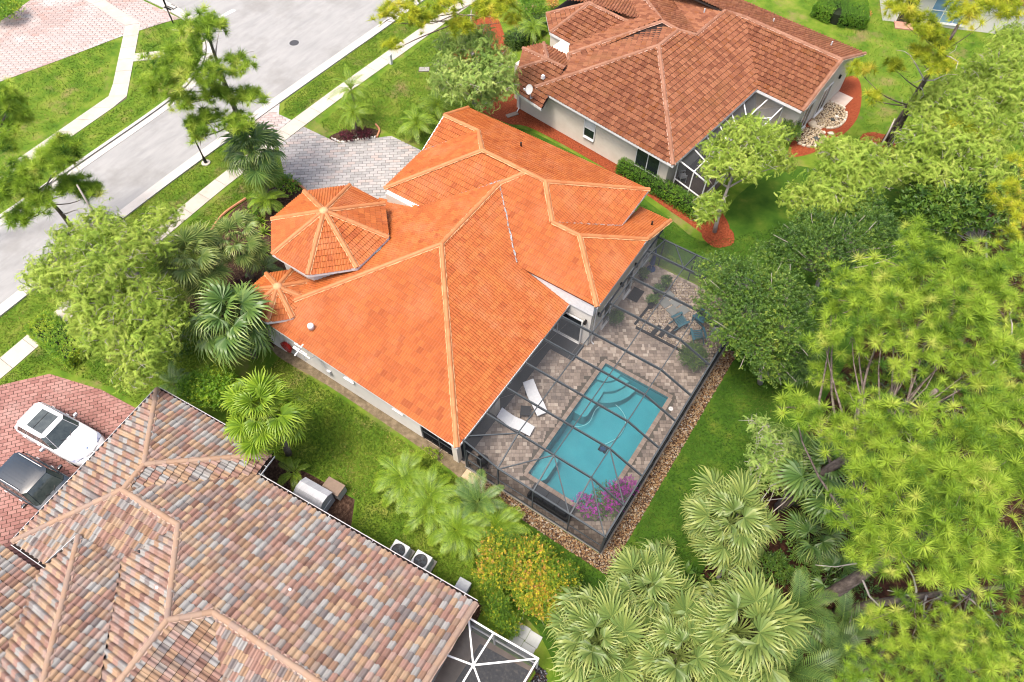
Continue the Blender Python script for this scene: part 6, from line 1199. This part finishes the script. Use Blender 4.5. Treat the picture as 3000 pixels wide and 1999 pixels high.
pine('pine with round tufts at the bottom corner of the picture', pb, pb+Vector((2.6, .6, 8.4)), crownblobs([(2560, 1830, 7.6, .7), (2640, 1790, 8, .8), (2680, 1860, 8.2, 1.0), (2780, 1830, 8.6, 1.0), (2860, 1880, 8.8, 1.0), (2960, 1850, 9, 1.0), (2620, 1950, 8.2, .9), (2740, 1950, 8.8, 1.0), (2850, 1970, 9, 1.0), (2960, 1960, 9.2, 1.0), (2540, 1960, 7.6, .8), (2500, 1990, 7, .6)]), tufts=350, r0=.22, bare=6, size=.95)
pb = G(2990, 640, 0)
pine('yellowish pine at the picture edge beyond the large leaved shrub', pb, G(2985, 560, 9), crownblobs([(2970, 560, 9, 1.0), (2990, 620, 9, 1.0), (2940, 600, 8.4, .8), (2960, 690, 9, .8), (2990, 480, 9, .8)]), M_PINEY, tufts=120, r0=.18, bare=2)
pb = Vector((7.5, 24, 0))
pine('dull green pine filling the gap behind the big yellow green pine', pb, pb+Vector((1, 1, 9)), crownblobs([(2980, 900, 8.4, 1.1), (2960, 1130, 7.6, 1.1), (2880, 1150, 7.4, 1.0), (2750, 1130, 7.2, 1.0), (2980, 1000, 8, 1.0), (2620, 1130, 6.8, .9), (2520, 1080, 6.5, .9), (2500, 1160, 6.6, 1.0), (2400, 1100, 6.2, .9)]), tufts=260, r0=.2, bare=6)
# feathery cypresses
def cblobs(pts): return [B(x, y, z, r, r, r*.8, r*r*.5) for x, y, z, r in pts]
pb = G(455, 895, 0)
cypress('large feathery cypress between the street and the fan palms', pb, pb+Vector((-1.0, .6, 8.6)), cblobs([(330, 760, 7.4, 2.0), (210, 790, 6.4, 1.7), (140, 810, 5.6, 1.2), (300, 680, 7.2, 1.4), (420, 720, 7.2, 1.4), (430, 880, 6.0, 1.5), (300, 880, 6.0, 1.5), (330, 990, 5.4, 1.5), (430, 1020, 5.2, 1.4), (480, 950, 5.4, 1.2), (400, 1090, 4.6, 1.1), (260, 960, 5.0, 1.0), (480, 640, 6.4, 1.0), (230, 880, 5.4, 1.0), (200, 700, 6.2, .9)]), n=6500, r0=.2, twigs=26)
pb = G(1390, 305, 0)
cypress('blue green cypress in front of the brown roofed house porch', pb, pb+Vector((0, .2, 7.2)), cblobs([(1400, 130, 6.4, 1.4), (1330, 140, 5.6, 1.3), (1450, 190, 5.6, 1.4), (1320, 210, 5.0, 1.4), (1400, 230, 5.2, 1.5), (1470, 250, 4.4, 1.2), (1340, 260, 4.0, 1.2), (1420, 290, 3.6, 1.1), (1290, 240, 4.2, .8)]), M_CYPB, n=4200, r0=.18, twigs=26)
pb = G(2093, 680, 0)
cypress('pale cypress leaning over the white screen enclosure, ringed with red mulch', pb, G(2170, 440, 5.5), cblobs([(2170, 400, 5.6, 1.3), (2230, 440, 5.0, 1.3), (2110, 450, 4.8, 1.2), (2180, 480, 5.0, 1.4), (2260, 400, 4.8, 1.0), (2090, 500, 4.4, .9), (2080, 600, 3.6, .9), (2290, 480, 4.2, .8), (2060, 630, 3.2, .7), (2200, 370, 5.4, .8)]), n=3000, r0=.15, twigs=34)
pb = G(2470, 590, 0)
cypress('wide pale cypress beyond the broadleaf tree, nearest the two trunked pine', pb, pb+Vector((.3, .4, 6.5)), cblobs([(2480, 480, 5.8, 1.5), (2430, 540, 5.2, 1.4), (2530, 520, 5.4, 1.5), (2590, 500, 5.0, 1.2), (2400, 600, 4.6, 1.2), (2340, 590, 4.0, 1.1), (2500, 590, 4.8, 1.3), (2440, 440, 5.4, 1.0), (2540, 450, 5.4, 1.0)]), n=4600, r0=.16, twigs=22)
pb = G(2760, 470, 0)
cypress('light green cypress mass behind the two trunked pine', pb, pb+Vector((.5, .6, 7)), cblobs([(2720, 330, 6, 1.5), (2780, 280, 6.4, 1.4), (2690, 420, 5.4, 1.5), (2780, 420, 5.8, 1.5), (2850, 350, 6.2, 1.5), (2880, 440, 5.8, 1.4), (2650, 490, 4.8, 1.2), (2740, 510, 5, 1.2), (2820, 520, 5, 1.2), (2900, 520, 5.4, 1.2)]), n=5200, r0=.17, twigs=26)
pb = Vector((16, 50, 0))
cypress('deeper green cypress at the edge of the picture under the yellow pine', pb, pb+Vector((.3, .3, 7)), cblobs([(2930, 200, 6.4, 1.6), (2980, 280, 6.4, 1.5), (2900, 280, 6, 1.4), (2960, 130, 6.4, 1.4), (2990, 390, 6, 1.3), (2860, 230, 5.8, 1.2)]), n=3800, r0=.17, twigs=24)
pb = Vector((3.0, 12.2, 0))
cypress('sparse grey green cypress at the lawn edge above the fan palms', pb, pb+Vector((.2, .3, 4.6)), cblobs([(2260, 1290, 4.0, .9), (2230, 1350, 3.6, .9), (2310, 1340, 3.8, .9), (2280, 1400, 3.4, .9), (2340, 1420, 3.4, .7), (2220, 1240, 3.6, .5)]), M_CYPB, n=1000, r0=.1, twigs=40, size=.8)
# broadleaf trees and shrubs
pb = Vector((.6, 23.4, 0))
leafy('broadleaf_tree', 'dark glossy broadleaf tree overhanging the corner of the pool cage', 'tree', pb, [B(x, y, z, r, r, r*.8, r*r) for x, y, z, r in ((2110, 800, 4.6, 1.2), (2180, 830, 5.4, 1.4), (2110, 890, 4.4, 1.3), (2200, 930, 5.2, 1.5), (2280, 860, 5.6, 1.4), (2150, 980, 4.2, 1.2), (2230, 1020, 4.4, 1.3), (2300, 960, 5.2, 1.4), (2260, 1080, 3.4, .9), (2330, 1060, 3.8, 1.0), (2370, 900, 5, 1.1))], M_LEAF, 7000, 1.05, trunk=.16, twigs=7, base_t=.46)
pb = Vector((.8, 29.6, 0))
leafy('broadleaf_tree', 'second dark broadleaf tree between the pale cypresses and the yellow pine', 'tree', pb, [B(x, y, z, r, r, r*.8, r*r) for x, y, z, r in ((2330, 720, 5, 1.3), (2410, 740, 5.4, 1.4), (2480, 700, 5.4, 1.3), (2560, 680, 5.4, 1.3), (2620, 720, 5.4, 1.2), (2380, 660, 4.8, 1.1), (2300, 770, 4.8, 1.0), (2540, 620, 5, 1.1), (2450, 800, 5, 1.1), (2250, 750, 4.4, .9))], M_LEAF, 5600, 1.05, trunk=.16, twigs=6, base_t=.40)
BIGL = [t_sprig(9, .30, .105, s, .30) for s in range(3)]
pb = Vector((9.5, 37, 0))
leafy('rubber_shrub', 'large leaved dark green shrub with pale new leaves among the cypresses', 'shrub', pb, [B(x, y, z, r, r, r*.75, r*r) for x, y, z, r in ((2720, 570, 4, 1.2), (2800, 600, 4.4, 1.4), (2760, 640, 4, 1.2), (2870, 560, 4.6, 1.3), (2900, 640, 4.4, 1.3), (2690, 620, 3.6, 1.0), (2840, 510, 4.4, 1.0), (2960, 530, 4.8, 1.0))], M_LEAF, 1250, 1.0, BIGL, trunk=.1, twigs=5, base_t=.44, var=.2)
pb = G(1540, 1700, 0)
leafy('croton_bush', 'big rounded bush with yellow, orange and green leaves by the pool cage', 'bush', pb+Vector((.1, .1, 0)), [B(1470, 1610, 1.5, 1.1, .9, .8, 1), B(1560, 1640, 1.7, 1.3, 1.0, .9, 1.3), B(1640, 1700, 1.6, 1.0, .9, .8, 1), B(1560, 1740, 1.5, 1.1, .9, .9, 1), B(1610, 1770, 1.3, .9, .8, .8, .7), B(1450, 1680, 1.3, .9, .8, .8, .8)], M_CROTON, 7000, .72, trunk=.05, twigs=5, base_t=.40, var=.20)
pb = G(1462, 1830, 0)
leafy('croton_bush', 'smaller green and pink tinged bush beside the white hipped enclosure', 'bush', pb, [B(1455, 1780, 1.2, .65, .6, .6, 1), B(1480, 1830, 1.0, .65, .6, .6, 1)], M_CROTON, 2200, .66, trunk=.05, twigs=5, base_t=.33, var=.17)
pb = G(630, 1190, 0)
leafy('round_bush', 'round glossy green bush between the mottled roof and the fan palms', 'bush', pb, [B(625, 1135, 1.5, 1.2, 1.15, .9, 1), B(575, 1140, 1.3, .9, .9, .8, .5), B(665, 1150, 1.3, .9, .9, .8, .5)], M_LEAFY, 3200, 1.0, trunk=.05, twigs=4, base_t=.56)
pb = G(2312, 400, 0)
leafy('round_bush', 'dark round shrub at the cream corner wall of the brown roofed house', 'bush', pb, [B(2312, 385, .9, .8, .8, .7, 1)], M_LEAF, 800, .9, trunk=.04, twigs=4)
leafy('round_bush', 'dark shrub inside the cage beside the sitting gravel', 'bush', (-3.1, 22.5, 0), [((-3.1, 22.4, .8), (.75, .8, .6), 1)], M_LEAF, 800, .8, trunk=.04, twigs=4, base_t=.3)
leafy('round_bush', 'dark shrub against the patio wall inside the cage', 'bush', (-8.05, 22.5, 0), [((-8.0, 22.5, .55), (.38, .45, .45), 1)], M_LEAF, 350, .7, trunk=.03, twigs=4, base_t=.32)
for lb, x, y in (('dark potted plant by the far end of the sitting gravel', -6.75, 26.3), ('dark potted plant, middle of the three on the gravel edge', -6.85, 25.5), ('dark potted plant on the gravel edge nearest the pool', -6.8, 24.6), ('tall dark pot by the patio wall lamp', -8.15, 26.1)):
    pt = pot(x, y, .2, lb); P, D = blob_points([((x, y, .75), (.28, .28, .3), 1)], 130, .4); crown(pt, 'foliage', SPRIG, P, D, .7+.4*R5.random(len(P)), M_LEAF, .35, .15, .4, .4)
P, D = blob_points([((fp.x, fp.y, .55), (.28, .28, .18), 1)], 90, .4); crown(pf, 'blooms', SPRIG, P, D, .7+.4*R5.random(len(P)), M_CROTON, .75, .12, .4, .4)
pb = Vector((-2.75, 11.9, 0))
bg = leafy('bougainvillea', 'magenta flowering bougainvillea in the corner of the pool cage', 'bush', pb, [((-2.9, 12.3, 1.2), (.75, 1.0, .7), 1), ((-2.6, 13.2, 1.0), (.5, .6, .5), .5), ((-3.5, 11.7, 1.1), (.6, .5, .5), .5)], M_LEAF, 900, .75, trunk=.04, twigs=8, base_t=.36)
P, D = blob_points([((-3.5, 11.6, 1.45), (.7, .5, .5), 1), ((-2.7, 12.6, 1.6), (.6, .9, .5), 1.2), ((-2.4, 13.5, 1.3), (.4, .5, .4), .6)], 420, .45); crown(bg, 'flowers', SPRIG, P, D, .55+.4*R5.random(len(P)), M_PURPLE, .55, .2, .4, .4)
# hedges
hedge('hedge', 'trimmed green hedge along the screened side of the brown roofed house', [(-13.9, 33.75), (-11.5, 33.45), (-8.4, 32.95), (-7.2, 32.75)], .85, .95, M_LEAFY, 3200, 'clipped hedges', .62, .36)
hq = [G(x, y, 0) for x, y in ((2400, 30), (2450, 52), (2525, 62))]
hedge('hedge', 'boxy dark green hedge at the top of the back lawn', [(q.x, q.y) for q in hq], 2.6, 1.0, M_LEAFY, 3000, 'clipped hedges', .8, .34)
hedge('hedge', 'yellow green low hedge beside the near sidewalk under the cypress', [(-31.9, 3.2), (-30.9, 4.6), (-29.8, 5.6)] if False else [tuple(G(x, y, 0).xy) for x, y in ((130, 960), (185, 1005), (245, 1050))], 1.5, .8, M_LEAFY, 2200, 'clipped hedges', .7, .6)
hedge('hedge', 'dark hedge at the porch of the brown roofed house', [tuple(G(x, y, 0).xy) for x, y in ((1495, 140), (1545, 115), (1600, 75))], 1.3, .9, M_LEAF, 1600, 'clipped hedges', .8, .4)
leafy('round_bush', 'bushy green shrub on red mulch at the top of the picture', 'bush', G(1565, 40, 0), [B(1560, 22, .9, 1.2, 1.0, .8, 1)], M_LEAFY, 900, .9, trunk=.04, twigs=4, base_t=.42)
leafy('round_bush', 'reddish flowering shrub beside the far walk by red mulch', 'bush', G(1618, 15, 0), [B(1618, 10, .5, .5, .5, .4, 1)], M_CROTON, 200, .8, trunk=.03, twigs=3, base_t=.85)
leafy('round_bush', 'yellow green shrub in the extreme top corner by the pink driveway', 'bush', G(14, 48, 0), [B(12, 30, .9, 1.3, 1.3, .8, 1)], M_LEAFY, 900, 1.0, trunk=.04, twigs=4, base_t=.62)
# fan palms, each set by where its crown stands
FPG = 'fan palms'
for lb, px, py, h, fr, n, sz, lo, dd, ln in (
    ('blue green fan palm around the tall pine trunk beside the driveway', 742, 460, 3.3, FAND, 40, 1.35, -62, 4, (.1, 0)),
    ('pale fan palm nearest the large cypress crown', 560, 780, 4.2, FANL, 54, 1.5, -60, 3, (0, .2)),
    ('pale fan palm against the front bed, nearest the big turret', 690, 715, 3.4, FANL, 38, 1.35, -58, 3, (.2, 0)),
    ('dark fan palm with long hanging leaves beside the small turret', 690, 950, 3.2, FAND, 40, 1.5, -66, 4, (0, 0)),
    ('light green fan palm overhanging the mottled roof valley', 775, 1220, 4.2, FANY, 62, 1.5, -60, 3, (.1, .1)),
    ('round pale fan palm standing alone at the lawn edge by the cage corner', 2125, 1545, 3.9, FANL, 66, 1.6, -66, 5, (0, .1)),
    ('shaded fan palm with split hanging leaves under the massive pine', 2400, 1400, 3.3, FAND, 34, 1.45, -66, 4, (.1, 0)),
    ('pale fan palm at the bottom of the picture nearest the spiky yucca', 1880, 1740, 3.3, FANL, 56, 1.55, -50, 3, (.2, .1)),
    ('pale fan palm cut by the bottom edge, nearest the white enclosure', 1745, 1900, 3.5, FANL, 58, 1.6, -52, 4, (0, .2)),
    ('big pale fan palm in the middle of the bottom grove', 2150, 1850, 4.3, FANL, 68, 1.7, -60, 6, (.1, 0)),
    ('pale fan palm between the bottom grove members, nearest the bottom edge', 1975, 1905, 4.0, FANL, 60, 1.55, -55, 4, (.25, -.1))): palm('fan_palm', lb, CB(px, py, h), h, fr, n, sz, group=FPG, lo=lo, dead=dd, lean=ln)
palm('fan_palm', 'small young fan palm on the brown woodland floor', CB(2370, 1595, .8), .7, FAND, 9, 1.15, trunk=.06, lo=5, group=FPG)
palm('fan_palm', 'young fan palm beside the leaning pine trunk', CB(2425, 1690, .6), .5, FAND, 7, 1.0, trunk=.05, lo=10, group=FPG)
palm('fan_palm', 'young fan palm under the big yellow green pine at the lawn edge', CB(2310, 1060, 1.7), 1.6, FAND, 14, 1.2, trunk=.08, lo=-20, group=FPG)
# feathery palms
ARG = 'areca palms by the pool cage'
for lb, px, py, st in (('areca palm clump nearest the end of the orange roof', 1195, 1440, [(-.3, .2, 1.0), (.3, 0, .9)]), ('areca palm clump second from the orange roof', 1265, 1500, [(-.2, .3, 1.2), (.3, -.2, 1.1)]), ('yellowest areca palm, in front of the croton bush', 1345, 1580, [(0, 0, 1.3), (.35, .1, .9)]), ('darker areca palm against the pebble strip', 1400, 1500, [(0, .1, 1.0)]), ('areca palm tucked between the pebble strip and croton bush', 1450, 1560, [(0, 0, .9), (.3, .1, .7)])): clump_palm(lb, G(px, py, 0), st, FEAD if 'darker' in lb else FEAY, 13, .9, ARG)
for lb, px, py, h, s in (('robellini palm in the driveway bed, the taller of two', 1030, 268, 2.5, 1.05), ('robellini palm in the driveway bed, the shorter of two', 1035, 338, 1.6, .95), ('robellini palm on the lawn beside the garage corner', 1221, 368, 1.0, 1.2), ('robellini palm between the garage corner and the cypress', 1283, 312, 1.3, 1.1), ('robellini palm by the porch of the brown roofed house', 1562, 88, 1.9, 1.0)): palm('robellini_palm', lb, CB(px, py, h), h, FEAR, 22, s, .07, -28, 70, 'robellini palms')
for lb, px, py, s, n in (('dark feather palm at the grove edge beside the leaning trunk', 2300, 1810, 1.15, 12), ('dark feather palm near the bottom edge under the pines', 2400, 1940, 1.2, 12), ('dark feather palm right of the bottom grove, cut by the edge', 2290, 1985, 1.2, 11), ('dark feather palm beneath the curved pine trunk', 2440, 1850, 1.0, 10)): palm('feather_palm', lb, G(px, py, 0), .8, FEAD, n, s, .08, 0, 72, 'dark feather palms')
clump_palm('bright areca palm in the front bed by the big turret', G(795, 630, 0), [(0, 0, 1.2), (-.3, .2, 1.0)], FEAY, 9, .8, 'areca palms in the front bed'); clump_palm('feathery palm at the foot of the turrets', G(785, 800, 0), [(0, 0, .5)], FEAD, 9, .75, 'areca palms in the front bed')
clump_palm('small yellow green palm by the service cabinet', G(870, 1400, 0), [(0, 0, .6)], FEAY, 8, .6, 'areca palms in the front bed'); clump_palm('low palm under the cypress by the mottled roof corner', G(520, 1140, 0), [(0, 0, .6), (.4, .2, .5)], FEAD, 8, .7, 'areca palms in the front bed')
# spiky plants
SPK = frond_set('feather', M_PALM, L=.62, n=5, ll=.05, w=.05, arch=.3)
def blade_mesh(m, L=.55, w=.05, seed=0):
    V = [(0, -w/2, 0), (0, w/2, 0), (L*.5, -w*.5, .04), (L*.5, w*.5, .04), (L, 0, -.06)]; me = np_mesh('blade', np.array(V), np.array([(0, 2, 3), (0, 3, 1), (2, 4, 3)]), np.array([.2, .25, .5, .55, .9])); me.materials.append(m); return me
BL = [blade_mesh(M_PALM)]; BLG = [blade_mesh(M_PALMY, .6, .06)]
def spiky(label, base, heads, n=34, size=1.0, bl=BL, group='spiky rosette plants'):
    base = Vector(base); t = thing('spiky_plant', label, 'plant', base, group)
    for hx, hy, hz in heads:
        if hz > .3: MB().tube([base+Vector((hx*.5, hy*.5, 0)), base+Vector((hx, hy, hz))], [.05, .035], 6).build('stem', M_TRUNKP, t)
        for i in range(n):
            u = (i+.5)/n; s = size*random.uniform(.8, 1.15); o = bpy.data.objects.new('blade', bl[0]); COL.objects.link(o); o.parent = t
            o.matrix_local = Matrix.Translation((hx, hy, hz)) @ Matrix.Rotation(rad(i*137.5), 4, 'Z') @ Matrix.Rotation(rad(-(80-85*u)), 4, 'Y') @ Matrix.Diagonal((s, s, s, 1))
    return t
spiky('pale many headed yucca at the tip of the bottom grove', G(1910, 1660, 0), [(0, 0, 1.1), (.35, .2, .8), (-.2, .45, .9), (.5, -.2, 1.0), (-.4, -.1, .8), (.15, .8, 1.3)], 30, .95)
for lb, px, py, s in (('spiky rosette in the front bed, nearest the driveway edge', 765, 655, 1.0), ('spiky rosette in the front bed, nearest the big turret corner', 775, 685, 1.1), ('spiky green plant by the big turret wall', 770, 745, 1.3)): spiky(lb, G(px, py, 0), [(0, 0, .1)], 22, s, BLG)
BROAD = [t_sprig(6, .42, .16, s, .15) for s in range(3)]
leafy('foliage_plant', 'broad leaved plants between the lone fan palm and the bottom grove', 'plant', G(2040, 1720, 0), [B(2010, 1700, .5, .8, .5, .35, 1), B(2090, 1730, .4, .6, .4, .3, .6)], M_LEAF, 60, 1.0, BROAD, trunk=0, base_t=.42)
leafy('foliage_plant', 'low dark plants under the lone fan palm on the woodland side', 'plant', G(2260, 1680, 0), [B(2260, 1660, .5, .9, .7, .4, 1)], M_LEAF, 420, .9, trunk=.03, twigs=3, base_t=.33)
leafy('foliage_plant', 'burgundy leaved plants filling the driveway bed', 'plant', (-30.9, 26.3, 0), [((-30.6, 26.7, .3), (.6, .5, .25), 1), ((-31.4, 25.8, .25), (.6, .4, .22), .8)], M_TI, 330, .8, trunk=.02, twigs=2, base_t=.4)
leafy('foliage_plant', 'burgundy dark plants beneath the fan palms by the turrets', 'plant', G(720, 840, 0), [B(720, 840, .3, .8, .8, .25, 1)], M_TI, 300, .8, trunk=.02, twigs=2, base_t=.3)
leafy('foliage_plant', 'bright fern like plants in the front bed beside the driveway', 'plant', G(835, 545, 0), [B(840, 540, .6, 1.0, .7, .5, 1), B(800, 520, .5, .7, .6, .4, .6), B(770, 600, .5, .9, .8, .45, .9), B(730, 640, .4, .8, .7, .35, .7)], M_LEAFY, 900, .9, trunk=.02, twigs=2, base_t=.45)
leafy('foliage_plant', 'weedy yellow stems beside the screened corner of the orange roofed house', 'plant', (-11.6, 9.9, 0), [((-11.6, 9.9, .35), (.6, .25, .3), 1), ((-8.1, 28.0, .3), (.1, .1, .2), .1)], M_PALMY, 110, .8, trunk=.02, twigs=2, base_t=.7)
leafy('foliage_plant', 'low green plants along the street bed beneath the large cypress', 'plant', G(560, 1000, 0), [B(520, 1010, .4, 1.2, 1.0, .3, 1), B(600, 960, .4, 1.0, .8, .3, .8), B(450, 960, .3, 1.0, .8, .25, .6)], M_LEAF, 500, .9, trunk=.02, twigs=2, base_t=.36)
# woodland undergrowth: a mass nobody could count
ug = [((x, y, .45), (1.6, 1.6, .5), 1) for x, y in [(6+3.2*i+random.uniform(-1, 1), 14+j*4+random.uniform(-1.5, 1.5)) for i in range(5) for j in range(9)]]
P, D = blob_points(ug, 5200, .3); tr_ = tag(bpy.data.objects.new('undergrowth', None), None); 
V, F, T = merge([scatter(t, P[i::3], basis(D[i::3]*.6+np.array([0, 0, .4])), 1.2+.8*R5.random(len(P[i::3])), .28+.15*R5.normal(size=len(P[i::3]))) for i, t in enumerate(SPRIG)])
putmesh('undergrowth', np_mesh('undergrowth', V, F, T), M_LEAF, kind='stuff', label='dark green undergrowth beneath the woodland trees', cat='undergrowth')
# ------------------------------------------------------------------ short turf on the lawns: a mass of blades
def turf(name, poly, n, m, label, seed=1, hgt=.075, cut=()):
    r = np.random.default_rng(seed); lo = np.min(poly, axis=0); hi = np.max(poly, axis=0); q = lo+(hi-lo)*r.random((n*3, 2)); ok = []
    for p in q:
        if inside(p, poly) and not any(inside(p, c) for c in cut): ok.append(p)
        if len(ok) >= n: break
    P = np.array(ok); k = len(P); a = r.random(k)*2*PI; h = hgt*(.5+r.random(k)); w = .016+.02*r.random(k); lean = .05*r.normal(size=(k, 2))
    dx, dy = np.cos(a)*w, np.sin(a)*w; z = np.full(k, .006)
    V = np.stack([np.stack([P[:, 0]-dx, P[:, 1]-dy, z], 1), np.stack([P[:, 0]+dx, P[:, 1]+dy, z], 1), np.stack([P[:, 0]+lean[:, 0], P[:, 1]+lean[:, 1], h], 1)], 1).reshape(-1, 3)
    F = np.arange(3*k).reshape(-1, 3); t = np.repeat(np.clip(.45+.2*r.normal(size=k)+.25*np.sin(P[:, 0]*1.1+1.7*np.sin(P[:, 1]*.7))*np.sin(P[:, 1]*.9+P[:, 0]*.3), 0, 1), 3)
    return putmesh(name, np_mesh(name, V, F, t), m, kind='stuff', label=label, cat='grass')
M_BLADE = mat('grass_blade', [(0, (.04, .09, .008)), (.4, (.088, .15, .013)), (.75, (.155, .20, .024)), (1, (.27, .235, .07))], src='tone', rough=.7, spec=.2, trans=.3)
M_BLADED = mat('dark_grass_blade', [(0, (.018, .052, .005)), (.5, (.04, .088, .008)), (1, (.10, .12, .02))], src='tone', rough=.7, spec=.2, trans=.3)  # back lawn blades, darkened in colour to match the painted tree shade
turf('grass', [(-22, 5.2), (-16.3, 5.75), (-13.3, 6.05), (-12.6, 4.85), (-5.2, 5.55), (-4.0, 6.4), (-9.2, 9.7), (-22.4, 9.9)], 34000, M_BLADE, 'sunny grass strip between the orange and mottled roof houses', 1)
turf('grass', [(-34.2, 26), (-33, 25.4), (-31.8, 26.6), (-30.3, 28), (-28.9, 27.9), (-23.5, 28.2), (-24.5, 33), (-29, 36), (-33.8, 46), (-34.1, 30)], 22000, M_BLADE, 'front lawn between the grey driveway and the brown roofed house', 2)
turf('grass', [(-38.0, -2), (-35.2, -2), (-36.2, 20), (-38.4, 21), (-38.4, 13)], 12000, M_BLADE, 'verge between kerb and near sidewalk before the driveway', 3)
turf('grass', [(-37.9, 26.2), (-37.2, 25.2), (-36.3, 25.3), (-35.5, 40), (-37.8, 40)], 7000, M_BLADE, 'verge between kerb and near sidewalk past the driveway', 4)
turf('grass', [(-34.0, -.5), (-32.2, 2.4), (-28.9, 3.3), (-25, 3.6), (-26, 8.4), (-30.4, 10), (-31.6, 13.4), (-33.2, 16), (-33.2, 19), (-34.7, 20)], 22000, M_BLADE, 'lawn between the red driveway and the palm bed', 5)
turf('grass', [(-57.2, 15.5), (-54.8, 24.4), (-49.8, 19.3), (-49.3, 5), (-57, 5)], 9000, M_BLADE, 'lawn beyond the far sidewalk beside the pink driveway', 6, .09)
turf('grass', [(-47.3, 5), (-45.3, 5), (-45.6, 21), (-48, 27), (-53.5, 28), (-54, 26.6), (-47.7, 20)], 8000, M_BLADE, 'verge between the far sidewalk and the far kerb', 7, .09)
turf('grass', [(-1.1, 9.8), (-1.1, 24), (1.6, 27), (2.6, 22), (1.5, 10), (1.3, 5), (-4.5, 6.4), (-7.5, 8.2), (-8.8, 9.6)], 24000, M_BLADED, 'deep green back lawn beside the pebble strip', 8, .06)
turf('grass', [(-8, 28.4), (-1, 28.6), (2, 30), (3, 36), (-2, 36), (-6.4, 31), (-9, 31.4), (-19, 33.2), (-20, 31), (-10.3, 29.3)], 14000, M_BLADED, 'deep green grass between the orange and brown roofed houses', 9, .06)
turf('grass', [(-2.2, 42), (-1.9, 48), (-3, 52.6), (-10, 60), (-18, 62), (14, 64), (13, 50), (4, 42)], 14000, M_BLADE, 'back lawn round the two trunked pine and rock garden', 10, .09)
